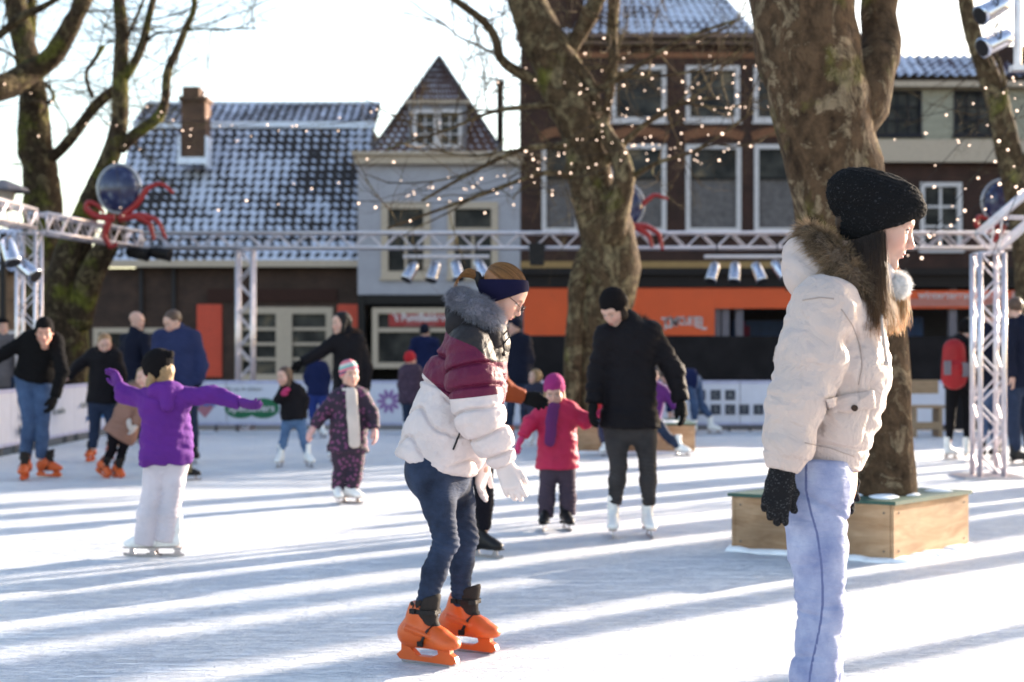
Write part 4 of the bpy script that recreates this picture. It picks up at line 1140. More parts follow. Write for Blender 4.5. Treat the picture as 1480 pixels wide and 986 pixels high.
    roof_plane('roof', L_, R_, (apx[0]-.05, apx[1], apx[2]), (apx[0]+.05, apx[1], apx[2]), tm2, t)
    bkp = (apx[0], 66.0, apx[2])
    roof_plane('roof', (L_[0], 66, zb), L_, bkp, apx, tm2, t); roof_plane('roof', R_, (R_[0], 66, zb), apx, bkp, tm2, t)
    m = MB()
    for e in (L_, R_): m.tube([np.array(e)+(0, -.06, 0), np.array(apx)+(0, -.06, .05)], .07, 6)
    m.build('verge_snow', plain('verge_dark', (.10, .09, .10)), t)
    d0, d1, e0, e1 = bx(590, Z), bx(674, Z), bz(221, Z)+.02, bz(150, Z)
    m = MB(); m.box(d0, Z+.05, e0, d1, Z+2.2, e1); dq = m.build('dormer', boards('dormer_boards', (.36, .36, .42)), t)
    m = MB(); m.box(d0-.15, Z-.15, e1, d1+.15, Z+2.2, e1+.12); m.build('dormer_roof', M_CREAM, dq)
    wa, wb = bx(597, Z), bx(668, Z)
    for a, b in ((wa, (wa+wb)/2), ((wa+wb)/2, wb)): window(a+.01, b-.01, e0+.15, e1-.25, Z-.13, dq, M_WHITE, fw=.13, cols=2, rows=3, mw=.045, sill=False)
    m = MB(); m.box(bx(717, Z), Z+3, 8, bx(727, Z), Z+3.4, bz(116, Z+3)); m.box(bx(715, Z), Z+2.95, bz(122, Z+3), bx(729, Z), Z+3.45, bz(118, Z+3)); m.build('chimney', B1, t)
    m = MB(); m.box(x0, Z+.36, 0, x0+.2, Z+8, zt); m.build('side_wall', gb, t); m = MB(); m.box(x1-.2, Z+.36, 0, x1-.05, Z+8, zt); m.build('side_wall', gb, t)
    # C: tall brick house
    Z = 54.0; x0, x1 = bx(752.5, Z), bx(1244, Z)
    t = empty('house', ((x0+x1)/2, Z, 0), 'tall dark red brick house with rows of white sash windows', 'house')
    r1 = [(884, 963), (991, 1069), (1089, 1165), (1190, 1240)]; r2 = [(783, 838), (884, 963), (991, 1071), (1090, 1165), (1190, 1240)]
    ho = [(bx(a, Z), bx(b, Z), bz(176, Z), bz(95, Z)) for a, b in r1]+[(bx(a, Z), bx(b, Z), bz(336, Z), bz(209, Z)) for a, b in r2]
    ztop = bz(66, Z)
    facade('wall', x0, x1, bz(378, Z), ztop, Z, B2, t, ho)
    for i, h in enumerate(ho):
        w = window(*h, Z, t, M_WHITE, fw=.17, cols=1, rows=1, curtain=0 if i < len(r1) else .62)
        if i >= len(r1): m = MB(); zc = h[2]+(h[3]-h[2])*.62; m.box(h[0]+.17, Z+.02, zc-.05, h[1]-.17, Z+.1, zc+.05); m.build('glazing_bar', plain('dark_bar', (.03, .03, .03)), w)
    arc = plain('arch_brick', (.30, .12, .05))
    for a, b in r2:
        m = MB(); A, Bx = bx(a, Z)-.08, bx(b, Z)+.08; n = 14; z0_ = bz(208, Z)
        for k in range(n):
            u = (k+.5)/n; xx = A+(Bx-A)*u; zz_ = z0_+.10+.22*(1-(2*u-1)**2); an = (2*u-1)*.35
            m.obox((xx, Z-.02, zz_+.15), (math.cos(an), 0, -math.sin(an)), (0, 1, 0), (math.sin(an), 0, math.cos(an)), (Bx-A)/n*.45, .03, .17)
        m.build('window_arch', arc, t)
    m = MB(); m.box(x0+.3, Z+.36, 0, x1-.3, Z+8, ztop-.2); m.build('inside', DARKIN, t)
    m = MB(); m.box(x0, Z+.36, 0, x0+.28, Z+9, ztop); m.build('side_wall', B2, t); m = MB(); m.box(x1-.28, Z+.36, 0, x1, Z+9, ztop); m.build('side_wall', B2, t)
    m = MB(); m.box(x0-.1, Z-.30, ztop, x1+.1, Z+.3, bz(58, Z)); m.box(x0-.2, Z-.5, bz(58, Z), x1+.2, Z+.3, bz(52, Z)); m.build('cornice', plain('brown_cornice', (.20, .13, .10)), t)
    m = MB(); m.box(x0+1, Z-.03, bz(84, Z), x1, Z+.0, bz(76, Z)); m.build('brick_band', arc, t)
    m = MB(); m.box(x0, Z-.10, bz(402, Z), x1, Z+.2, bz(378, Z)-.003); m.build('fascia', wood('fascia_wood', (.28, .17, .06), (.42, .27, .10), knots=False), t)
    m = MB(); m.box(x0, Z-.05, -.1, x1, Z+.2, bz(402, Z)-.003); m.build('shopfront', plain('shop_dark', (.02, .017, .016)), t)
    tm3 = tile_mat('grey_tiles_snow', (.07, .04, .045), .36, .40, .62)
    za = bz(54, Z-.4); zr = bz(-75, Z+5)
    roof_plane('roof', (bx(800, Z), Z-.4, za), (bx(1096, Z), Z-.4, za), (bx(850, Z+5), Z+5, zr), (bx(985, Z+5), Z+5, zr), tm3, t)
    roof_plane('roof', (bx(1096, Z)+.1, Z-.4, za), (x1, Z-.4, za), (bx(1096, Z)+.1, Z+2, bz(30, Z+2)), (x1, Z+2, bz(30, Z+2)), tm3, t)
    m = MB(); m.add([(x0, Z+.01, ztop), (bx(820, Z), Z+.01, ztop), (bx(850, Z), Z+.01, bz(-30, Z)), (x0+1.2, Z+.01, bz(-10, Z))], [(0, 1, 2, 3)])
    m.box(x0+.2, Z+.4, ztop, bx(845, Z), Z+6, ztop+2.2); m.build('gable', B2, t)
    # D: house with cream upper floor, carries on beyond the frame
    Z = 54.0; x0, x1 = bx(1248, Z), 24.0
    t = empty('house', ((x0+x1)/2, Z, 0), 'house with a cream boarded upper floor above dark brick', 'house')
    cb = boards('cream_boards', (.50, .47, .36), .3)
    up = [(bx(1263, Z), bx(1332, Z)), (bx(1378, Z), bx(1452, Z)), (bx(1500, Z), bx(1570, Z))]; lo = [(bx(1330, Z), bx(1390, Z)), (bx(1480, Z), bx(1540, Z))]
    facade('upper_wall', x0, x1, bz(203, Z), bz(128, Z), Z, cb, t, [(a, b, bz(196, Z), bz(131, Z)) for a, b in up])
    facade('wall', x0, x1, -.1, bz(236, Z), Z, B2, t, [(a, b, bz(362, Z), bz(264, Z)) for a, b in lo])
    dk = plain('dark_frame', (.03, .03, .04))
    for a, b in up: window(a, b, bz(196, Z), bz(131, Z), Z, t, dk, fw=.08, cols=4, rows=3, mw=.045)
    for a, b in lo: window(a, b, bz(362, Z), bz(264, Z), Z, t, M_WHITE, fw=.16, cols=2, rows=3, mw=.09)
    m = MB(); m.box(x0-.1, Z-.35, bz(236, Z)+.003, x1, Z+.2, bz(207, Z)); m.box(x0-.1, Z-.25, bz(207, Z), x1, Z+.2, bz(203, Z)-.003); m.build('band', M_CREAM, t)
    m = MB(); m.box(x0-.1, Z-.4, bz(128, Z), x1, Z+.3, bz(115, Z)); m.build('cornice', M_CREAM, t)
    tm4 = tile_mat('purple_tiles_snow', (.09, .05, .08), .40, .40, .50)
    roof_plane('roof', (x0, Z-.5, bz(114, Z)), (x1, Z-.5, bz(114, Z)), (x0, Z+1.2, bz(80, Z+1)), (x1, Z+1.2, bz(80, Z+1)), tm4, t, amp=.07)
    m = MB(); m.box(x0+.2, Z+.36, 0, x1-.2, Z+5, bz(120, Z)); m.build('inside', DARKIN, t)
    m = MB(); m.box(bx(1430, Z), Z+.5, 11, bx(1490, Z), Z+1.8, bz(62, Z)); m.build('chimney', B2, t)
    # E: the row goes on to the right, taller
    t = empty('house', (35, 55, 0), 'tall brick house next along the row to the right, outside the picture', 'house')
    m = MB(); m.box(24.1, 54.5, -.1, 45.4, 64, 14.0); m.build('wall', B2, t)
    roof_plane('roof', (24.1, 54.3, 14.0), (45.4, 54.3, 14.0), (24.1, 59, 16.6), (45.4, 59, 16.6), tm4, t)
    # F: low building at the far left
    Z = 66.0; x1 = bx(96, Z)
    t = empty('house', (x1-8, Z, 0), 'brown building beyond the left truss at the left edge', 'house')
    facade('wall', x1-18, x1, -.1, bz(392, Z), Z, brick('warm_brick', (.5, .3, .16), (.6, .4, .2), (.4, .32, .24)), t, [(bx(8, Z), bx(34, Z), 1, bz(478, Z))])
    window(bx(8, Z), bx(34, Z), 1, bz(478, Z), Z, t, M_WHITE, fw=.2, cols=2, rows=2)
    roof_plane('roof', (x1-18, Z-.3, bz(392, Z)), (x1, Z-.3, bz(392, Z)), (x1-18, Z+5, bz(330, Z+5)), (x1, Z+5, bz(330, Z+5)), tm, t)
    m = MB(); m.box(x1-17.7, Z+.5, 0, x1-.3, Z+6, bz(396, Z)); m.build('inside', DARKIN, t)
    # lantern roof at the left edge
    c = W(5, 285, 20); t = empty('street_lamp', (c[0], c[1], 0), 'grey topped street lamp at the left edge behind the trusses', 'lamp')
    m = MB(); m.tube([(c[0], 20, -.12), (c[0], 20, 2.9)], .05); m.build('post', BLK, t)
    m = MB(); m.tube([c+(0, 0, -.20), c+(0, 0, .08)], [.10, .17], 6); m.build('lantern', plain('lamp_glass', (.5, .48, .4), rough=.2), t)
    m = MB(); m.tube([c+(0, 0, .08), c+(0, 0, .12), c+(0, 0, .24)], [.36, .34, .05], 12); m.build('cap', plain('zinc_cap', (.2, .2, .22)), t)
buildings()

# ---------------------------------------------------------------- pavilion with the orange front
def pavilion():
    Z = 27.0; X = lambda p: bx(p, Z); H = lambda p: bz(p, Z)
    t = empty('pavilion', (X(1120), Z+2, 0), 'long terrace pavilion with an orange front board and black skirt', 'pavilion')
    org = plain('orange_board', (.95, .12, .012), rough=.45, var=.08, scale=1.5)
    m = MB(); m.box(X(757), Z, H(485), X(1033), Z+.08, H(416)); m.box(X(1033)+.002, Z, H(446), X(1135), Z+.08, H(416)); m.box(X(1135)+.002, Z, H(446), X(1700), Z+.08, H(420)); 
    ob = m.build('fascia_board', org, t)
    m = MB(); m.box(X(1300), Z-.02, H(443), X(1700), Z-.003, H(432)); m.build('stripe', plain('pale_stripe', (.62, .25, .20)), ob)
    m = MB(); m.box(X(755)-.05, Z-.06, H(415), X(1705), Z+4.2, H(398)); m.box(X(755)-.02, Z-.15, H(398), X(1705), Z+4.3, H(388)); m.build('roof', plain('pavilion_black', (.02, .017, .017), rough=.6), t)
    m = MB(); m.box(X(755), Z-.01, -.1, X(1705), Z+.07, H(486)); m.build('skirt', plain('skirt_cloth', (.022, .021, .024), rough=.9, scale=2, var=.4), t)
    m = MB(); m.box(X(755), Z+4.0, -.1, X(1705), Z+4.2, H(400)); m.build('back_wall', plain('pav_inside', (.05, .06, .09)), t)
    for p in (757, 1037, 1050, 1070, 1170, 1290, 1380, 1480, 1600): m = MB(); m.box(X(p)-.07, Z+.1, -.1, X(p)+.07, Z+.24, H(416)); m.build('post', plain('grey_post', (.20, .20, .24)), t)
    m = MB(); m.box(X(1085), Z+2, 0, X(1290), Z+2.3, H(460)); m.box(X(1310), Z+1.4, 0, X(1365), Z+1.7, H(456)); m.build('panel', plain('blue_panel', (.01, .08, .30), rough=.5), t)
    m = MB(); m.box(X(1080), Z+1.2, 0, X(1092), Z+1.3, H(462)); m.box(X(1085), Z+1.3, 0, X(1100), Z+1.5, H(470)); m.build('cushion', plain('plum_panel', (.25, .02, .08)), t)
    s = "TOMPOUTTEL"
    for i, ch in enumerate(s):
        u = (i-(len(s)-1)/2)/((len(s)-1)/2)
        text_mesh(ch, .20+.12*abs(u), 'lettering', M_WHITE, ob, (X(989)+u*.36, Z-.012, H(466)-.055*u*u+.02), bold=.006, squash=.8)
    text_mesh('winterterras  aan het ijs', .2, 'lettering', M_WHITE, ob, (X(1400), Z-.026, H(427)), bold=.003)
pavilion()

# ---------------------------------------------------------------- planters
PLY = wood('plywood', (.42, .24, .11), (.70, .49, .29), scale=2.2, axis=(1, 1, 5))
PLYTOP = plain('green_lid', (.035, .115, .085), rough=.6, var=.25, scale=5)
def planter(c, label, Z=None, corners=None, h=.34):
    t = empty('tree_planter', (c[0], c[1], 0), label, 'planter', 'wooden boxes round the tree trunks')
    P = [np.array([x, y, 0.0]) for x, y in corners]; n = len(P)
    cen = sum(P)/n
    nm = 0
    for i in range(n):
        a, b = P[i], P[(i+1) % n]; d = unit(b-a); o = unit(np.cross(d, (0, 0, 1)));
        if np.dot(o, (a+b)/2-cen) < 0: o = -o
        L = np.linalg.norm(b-a)
        m = MB(); m.obox((a+b)/2-o*.011+np.array([0, 0, h/2+.001]), d, o, (0, 0, 1), L/2-(.0 if i % 2 else .023), .011, h/2-.001); m.build('side_board', PLY, t)
    m = MB()
    q = 1.035; r_ = .52
    O = [cen+(p-cen)*q+np.array([0, 0, h]) for p in P]; I = [cen+(p-cen)*r_+np.array([0, 0, h]) for p in P]
    k = np.array([0, 0, .022])
    V = O+I+[v+k for v in O]+[v+k for v in I]
    F = []
    for i in range(n):
        j = (i+1) % n
        F += [(i, j, n+j, n+i), (2*n+i, 3*n+i, 3*n+j, 2*n+j), (i, 2*n+i, 2*n+j, j), (n+i, n+j, 3*n+j, 3*n+i)]
    m.add(V, F); ld = m.build('lid', PLYTOP, t)
    st = plain('screw_head', (.12, .11, .10), rough=.5)
    for i in range(n):
        a, b = P[i], P[(i+1) % n]; d = unit(b-a); o = unit(np.cross(d, (0, 0, 1)))
        if np.dot(o, (a+b)/2-cen) < 0: o = -o
        for e in (.06, np.linalg.norm(b-a)-.06):
            for z in (.06, h-.05): m = MB(); q_ = a+d*e+np.array([0, 0, z]); m.tube([q_, q_+o*.0025], .007, 8); m.build('screw', st, t)
    s = SDF()
    for i in range(n):
        a, b = P[i], P[(i+1) % n]; d = unit(b-a); L = np.linalg.norm(b-a); o = unit(np.cross(d, (0, 0, 1)))
        if np.dot(o, (a+b)/2-cen) < 0: o = -o
        for k in range(int(L/.07)):
            r1 = rng.uniform(.02, .055); s.ell(a+d*(k+.5)*.07+o*rng.uniform(-.005, .02)+np.array([0, 0, .0]), (rng.uniform(.05, .09), rng.uniform(.04, .07), r1*.6), k=.03)
    v, f = s.mesh(.012); mesh_obj('snow_at_base', v, f, plain('fresh_snow', (.82, .84, .88), rough=.8, bump=.3, bscale=40), t)
    s = SDF()
    for i in range(26):
        u = rng.uniform(-.62, .62, 2); p = cen+(P[1]-P[0])*u[0]*.62+(P[3]-P[0])*u[1]*.62
        s.ell(p+np.array([0, 0, h+.018]), (rng.uniform(.05, .12), rng.uniform(.05, .12), .016), k=.02)
    v, f = s.mesh(.012); mesh_obj('snow', v, f, plain('fresh_snow', (.82, .84, .88), rough=.8, bump=.3, bscale=40), ld)
    return t
planter((2.165, 9.08), 'plywood box with green lid round the big tree behind the girl', corners=[(1.39, 9.0), (2.277, 8.48), (2.94, 9.16), (2.05, 9.68)])
planter((1.55, 18.1), 'plywood box round the middle tree behind the woman in black', corners=[(.75, 17.4), (2.24, 17.4), (2.24, 18.8), (.75, 18.8)])

# ---------------------------------------------------------------- trees
def crom(P, R, n):
    P = np.array(P, float); R = np.array(R, float); m = len(P)
    T = np.linspace(0, m-1, n); out = []; ro = []
    for t in T:
        i = min(int(t), m-2); f = t-i
        p0, p1, p2, p3 = P[max(i-1, 0)], P[i], P[i+1], P[min(i+2, m-1)]
        out.append(.5*((2*p1)+(-p0+p2)*f+(2*p0-5*p1+4*p2-p3)*f*f+(-p0+3*p1-3*p2+p3)*f**3)); ro.append(R[i]*(1-f)+R[i+1]*f)
    return out, ro
def limb_mesh(MBo, P, R, sides=20, n=None, rough=.10, seed=1):
    L = sum(np.linalg.norm(np.array(P[i+1])-np.array(P[i])) for i in range(len(P)-1))
    n = n or max(6, int(L/.12)); pts, rr = crom(P, R, n)
    b = MB(); b.tube(pts, rr, sides)
    V = np.array(b.v, dtype=np.float32); C = np.repeat(np.array(pts, dtype=np.float32), sides, axis=0); Rr = np.repeat(np.array(rr), sides)
    d = V-C; fr = 1.2/max(np.mean(rr), .03)
    k = 1+rough*(vnoise(V, min(fr, 5), seed)+.5*vnoise(V, min(fr, 5)*2.6, seed+1)+.25*vnoise(V, min(fr, 5)*6, seed+2))
    MBo.add(C+d*k[:, None], b.f)
def twigs(out, p, d, L, r, depth, rg, up=.12, spread=.55):
    "recursive bare branches; out collects (points, radii)"
    n = 5; pts = [np.array(p, float)]; dd = unit(d)
    for i in range(n):
        dd = unit(dd+rg.normal(0, .17, 3)+np.array([0, 0, up*.4])); pts.append(pts[-1]+dd*L/n)
    rs = [r*(1-.55*i/n) for i in range(n+1)]
    out.append((pts, rs))
    if depth <= 0: return
    k = rg.integers(2, 5)
    for _ in range(k):
        i = rg.integers(1, n+1); nd = unit(dd+rg.normal(0, spread, 3)); twigs(out, pts[i], nd, L*rg.uniform(.5, .8), rs[i]*.62, depth-1, rg, up, spread)
def tree(label, trunks, limbs, mat, twig_from=(), base=None, seed=1, group='bare plane trees'):
    Z0 = trunks[0][0][2]
    b = W(trunks[0][0][0], 0, Z0) if base is None else np.array([*base, 0.0]); b = np.array([b[0], b[1], 0.0])
    t = empty('plane_tree', b, label, 'tree', group)
    k = lambda A: ([W(x, y, z) for x, y, z, r in A], [r*z/FPX for x, y, z, r in A])
    m = MB()
    for i, A in enumerate(trunks): limb_mesh(m, *k(A), sides=26, seed=seed+i, rough=.09)
    m.build('trunk', mat, t, smooth=True)
    m = MB()
    for i, A in enumerate(limbs): limb_mesh(m, *k(A), sides=12, seed=seed+20+i, rough=.12)
    rg = np.random.default_rng(seed); out = []
    for (x, y, z, dx, dy, dz, L, r, dep) in twig_from: twigs(out, W(x, y, z), (dx, dz, dy), L, r, dep, rg)
    for i, A in enumerate(limbs):
        P_, R_ = k(A)
        if A[0][3] > 14: continue
        for q in range(6 if len(A) < 5 else 15):
            j = rg.integers(1, len(P_)); f_ = rg.uniform(); p_ = P_[j-1]*(1-f_)+P_[j]*f_
            twigs(out, p_, unit(rg.normal(0, 1, 3)+np.array([0, 0, .3])), rg.uniform(.7, 1.4), .010, 3, rg, up=.05, spread=.6)
    for pts, rs in out: m.tube(pts, rs, 4 if rs[0] < .012 else 6, cap=False)
    if m.v: m.build('crown', mat, t, smooth=True)
    return t
def trees():
    bk = bark_mat('plane_bark', .55, base=(.11, .07, .04), dark=(.03, .018, .011), pale=(.19, .15, .095)); bk2 = bark_mat('plane_bark_mossy', .35, base=(.105, .072, .04), dark=(.035, .022, .013), pale=(.18, .15, .085)); bk3 = bark_mat('plane_bark_dark', .75, base=(.06, .042, .026), dark=(.02, .014, .009), pale=(.12, .10, .055))
    tree('massive near plane tree growing from the plywood box at the right',
         [[(1280, 780, 9.0, 52), (1278, 722, 9.0, 48), (1272, 640, 9.0, 46), (1262, 540, 9.0, 50), (1248, 460, 9.0, 56), (1232, 380, 9.0, 60), (1216, 300, 9.0, 66), (1194, 200, 9.0, 70), (1174, 100, 9.0, 75), (1163, 0, 9.0, 74), (1160, -120, 9.0, 70)]],
         [[(1215, 200, 9.0, 40), (1244, 150, 9.05, 40), (1262, 100, 9.1, 33), (1275, 62, 9.2, 27), (1268, 20, 9.3, 26), (1280, -60, 9.4, 28)],
          [(1160, -80, 9.0, 60), (1120, -200, 9.2, 50), (1060, -380, 9.6, 36)], [(1170, -80, 9.0, 60), (1230, -260, 8.8, 50), (1300, -420, 8.4, 30)]],
         bk, [(1278, -60, 9.4, .5, 1, .3, 1.5, .05, 3), (1060, -380, 9.6, -.5, 1, .5, 2, .06, 4), (1300, -420, 8.4, .5, 1, -.5, 2, .06, 4)], base=(2.36, 9.0), seed=3)
    Z = 18.1
    tree('middle plane tree with a mossy side limb, in front of the brick house',
         [[(864, 650, Z, 38), (863, 545, Z, 33), (869, 480, Z, 35), (878, 430, Z, 42), (884, 380, Z, 43), (874, 330, Z, 39), (861, 290, Z, 34), (852, 250, Z, 32), (844, 200, Z, 32), (830, 150, Z, 36), (806, 100, Z, 35), (779, 45, Z, 31), (760, 0, Z, 28), (732, -80, Z, 26)],
          [(826, 600, Z-.2, 15), (828, 530, Z-.2, 14), (833, 460, Z-.15, 14), (838, 400, Z-.1, 15), (850, 360, Z, 12)]],
         [[(884, 350, Z-.2, 24), (890, 300, Z-.3, 20), (902, 262, Z-.4, 16), (896, 228, Z-.4, 14), (878, 198, Z-.3, 12), (868, 178, Z-.2, 10)],
          [(872, 188, Z-.2, 8), (880, 140, Z-.3, 7), (886, 90, Z-.3, 7), (884, 45, Z-.2, 8), (890, -20, Z-.2, 8)],
          [(812, 110, Z, 11), (824, 72, Z, 12), (846, 34, Z, 12), (866, -8, Z, 12), (884, -60, Z, 11)],
          [(792, 130, Z, 9), (762, 112, Z, 9), (738, 98, Z-.1, 8), (722, 82, Z-.2, 7), (716, 55, Z-.2, 7), (700, 32, Z-.2, 6), (672, 10, Z-.3, 5), (645, -8, Z-.3, 4)],
          [(800, 60, Z, 8), (840, 100, Z-.2, 7), (858, 130, Z-.3, 6), (866, 165, Z-.3, 6)],
          [(850, 260, Z, 10), (925, 185, Z-.4, 4), (985, 150, Z-.8, 3), (1040, 140, Z-1, 2)],
          [(830, 150, Z, 8), (900, 110, Z-.5, 4), (980, 60, Z-1, 3), (1060, 30, Z-1.3, 2)],
          [(840, 210, Z, 7), (760, 215, Z-.5, 4), (690, 245, Z-1, 3), (610, 290, Z-1.5, 2)],
          [(850, 265, Z, 7), (790, 250, Z-.5, 4), (700, 280, Z-1, 3), (560, 330, Z-1.5, 1.5)],
          [(820, 150, Z, 6), (720, 160, Z-.4, 3), (640, 190, Z-.8, 2), (560, 215, Z-1, 1.5)],
          [(868, 290, Z, 6), (940, 240, Z-.5, 3.5), (1010, 215, Z-.9, 2.5), (1090, 160, Z-1, 2)]],
         bk2, [(925, 185, Z-.4, 1, .3, -.2, 1.6, .022, 4), (985, 150, Z-.8, 1, -.1, -.3, 1.4, .016, 4), (900, 110, Z-.5, 1, .2, .2, 1.6, .02, 4), (980, 60, Z-1, 1, .1, 0, 1.4, .016, 4), (1010, 215, Z-.9, 1, .3, 0, 1.2, .014, 3),
               (722, 82, Z-.2, -1, .4, 0, 1.4, .018, 4), (672, 10, Z-.3, -1, 0, 0, 1.3, .014, 3), (760, 215, Z-.5, -1, -.1, 0, 1.5, .018, 4), (690, 245, Z-1, -1, -.3, 0, 1.4, .014, 4), (720, 160, Z-.4, -1, .0, .1, 1.4, .015, 4),
               (700, 280, Z-1, -1, -.5, 0, 1.3, .014, 3), (640, 190, Z-.8, -1, -.2, 0, 1.4, .012, 3), (886, 90, Z-.3, .8, .3, .3, 1.5, .018, 4), (864, -10, Z, 1, .6, 0, 1.6, .03, 4), (735, -80, Z, -.6, 1, 0, 2, .05, 4), (890, 0, Z-.2, 1, .2, -.5, 1.7, .022, 4)],
         base=(1.1, 18.1), seed=11)
    Z = 24.0
    tree('dark plane tree at the left edge with a thick mossy limb crossing it',
         [[(66, 600, Z, 34), (64, 400, Z, 30), (61, 300, Z, 27), (58, 240, Z, 24), (50, 205, Z, 25), (49, 150, Z, 20), (40, 90, Z, 17), (28, 30, Z, 16), (18, -20, Z, 16), (5, -90, Z, 14)]],
         [[(-60, 120, Z-1.5, 24), (-10, 128, Z-1.3, 20), (20, 118, Z-1, 19), (45, 103, Z-.8, 17), (74, 84, Z-.8, 15), (95, 50, Z-.8, 14), (112, 18, Z-.8, 13), (132, -30, Z-.8, 12)],
          [(-20, 65, Z-1.5, 6), (0, 50, Z-1.5, 6), (30, 25, Z-1.4, 6), (62, 10, Z-1.4, 5), (95, -10, Z-1.4, 4)],
          [(56, 150, Z, 8), (44, 80, Z+.2, 7), (46, 20, Z+.3, 7), (44, -40, Z+.3, 7)],
          [(66, 232, Z, 9), (82, 222, Z-.1, 8), (100, 203, Z-.2, 7.5), (116, 182, Z-.2, 8), (134, 158, Z-.2, 8), (152, 140, Z-.3, 8), (168, 128, Z-.3, 7)],
          [(70, 150, Z, 3), (78, 138, Z, 3), (66, 120, Z, 2.5)], [(134, 142, Z-.2, 3), (124, 108, Z-.2, 3), (136, 88, Z-.2, 3.5), (150, 66, Z-.2, 3)],
          [(-10, 68, Z-1, 2.5), (12, 76, Z-1, 2), (28, 90, Z-.9, 2.5)]],
         bk3, [(100, 203, Z, -.2, 1, 0, 1.5, .02, 3), (124, 108, Z, .3, 1, 0, 1.3, .018, 4), (150, 66, Z, 1, .5, 0, 1.2, .016, 3), (112, 18, Z-.8, 1, .4, 0, 1.5, .02, 4), (44, -40, Z, .2, 1, 0, 1.6, .03, 4), (0, 50, Z-1.5, .3, 1, 0, 1.2, .015, 3), (60, 120, Z, .8, .1, 0, 1.2, .014, 4)],
         seed=23)
    Z = 21.5
    tree('forked plane tree behind the left octopus ornament',
         [[(92, 610, Z+1.2, 34), (94, 500, Z+1.1, 34), (92, 420, Z+1, 30), (106, 360, Z+.8, 24), (124, 310, Z+.5, 18), (140, 270, Z+.3, 15), (156, 235, Z, 14), (168, 200, Z, 13), (174, 160, Z, 12), (174, 100, Z, 11), (176, 50, Z, 9.5), (172, 0, Z, 9), (168, -80, Z, 8)],
          [(112, 470, Z+1, 20), (130, 400, Z+.8, 20), (158, 350, Z+.5, 16), (170, 300, Z+.3, 14), (172, 250, Z+.2, 12)]],
         [[(172, 215, Z, 10), (192, 198, Z, 9), (212, 182, Z, 8), (232, 166, Z, 8), (239, 142, Z, 6.5), (242, 105, Z, 6), (256, 72, Z, 5.5), (268, 42, Z, 5), (281, 12, Z, 4.5), (278, -20, Z, 4)],
          [(180, 112, Z, 7), (196, 88, Z, 6.5), (208, 58, Z, 6), (214, 30, Z, 5.5), (224, -10, Z, 5)], [(208, 62, Z, 3), (228, 48, Z, 2), (252, 46, Z, 1.6), (300, 42, Z, 1.2), (370, 42, Z, .9)],
          [(182, 60, Z, 2), (200, 20, Z, 2), (215, -20, Z, 2)]],
         bk3, [(268, 42, Z, 1, .1, 0, 2.6, .012, 4), (252, 46, Z, 1, .3, 0, 2.4, .010, 4), (224, 0, Z, .6, 1, 0, 1.5, .02, 3), (278, -20, Z, .7, 1, 0, 1.6, .02, 4), (214, 30, Z, 1, .5, 0, 1.6, .014, 3), (176, 50, Z, -1, .6, 0, 1.4, .014, 4), (300, 42, Z, 1, -.2, 0, 1.5, .008, 3)],
         seed=31)
    Z = 20.0
    tree('slender plane tree in the top right corner behind the spotlights',
         [[(1500, 620, Z, 24), (1492, 450, Z, 22), (1480, 330, Z, 20), (1462, 240, Z, 18), (1446, 165, Z, 17), (1428, 105, Z, 15), (1408, 55, Z, 12), (1396, 5, Z, 11), (1390, -50, Z, 10)]],
         [[(1450, 180, Z-.1, 5), (1452, 120, Z-.2, 3.5), (1440, 80, Z-.3, 3)], [(1470, 280, Z, 12), (1500, 200, Z, 10), (1540, 120, Z, 8), (1580, -20, Z, 6)]],
         bk2, [(1396, 5, Z, -.4, 1, 0, 1.8, .03, 3), (1440, 80, Z, .2, .6, 0, 1.0, .014, 3), (1540, 120, Z, .4, 1, 0, 1.8, .02, 3)], seed=41)
    # neighbours to the right of the picture: they shade the ice
    def off(x, y, h, r, seed, label):
        t = empty('plane_tree', (x, y, 0), label, 'tree', 'bare plane trees')
        rg = np.random.default_rng(seed); m = MB()
        P = [(x, y, -.1), (x+.05, y, 1.5), (x-.1, y+.1, 3), (x+.1, y, h)]; limb_mesh(m, P, [r*1.15, r, r*.9, r*.75], sides=16, seed=seed); m.build('trunk', bk, t, smooth=True)
        out = []
        for k in range(6): a = k*1.05+seed; twigs(out, (x, y, h-.3), (math.cos(a), math.sin(a), .9), 2.6, r*.35, 3, rg)
        m = MB()
        for pts, rs in out: m.tube(pts, rs, 5, cap=False)
        m.build('crown', bk, t, smooth=True)
    nth = iter(['first', 'second', 'third', 'fourth', 'fifth', 'sixth'])
    for s_, tt, r, sd in ((-6.78, 19, .28, 51), (-6.08, 23, .20, 52), (-4.62, 17, .16, 53), (-5.45, 30, .42, 54), (-3.4, 15, .10, 56)):
        x, y = .643*s_+.766*tt, -.766*s_+.643*tt
        off(x, y, 7.0, r, sd, '%s bare tree beyond the right edge whose shadow falls across the ice' % next(nth))
trees()

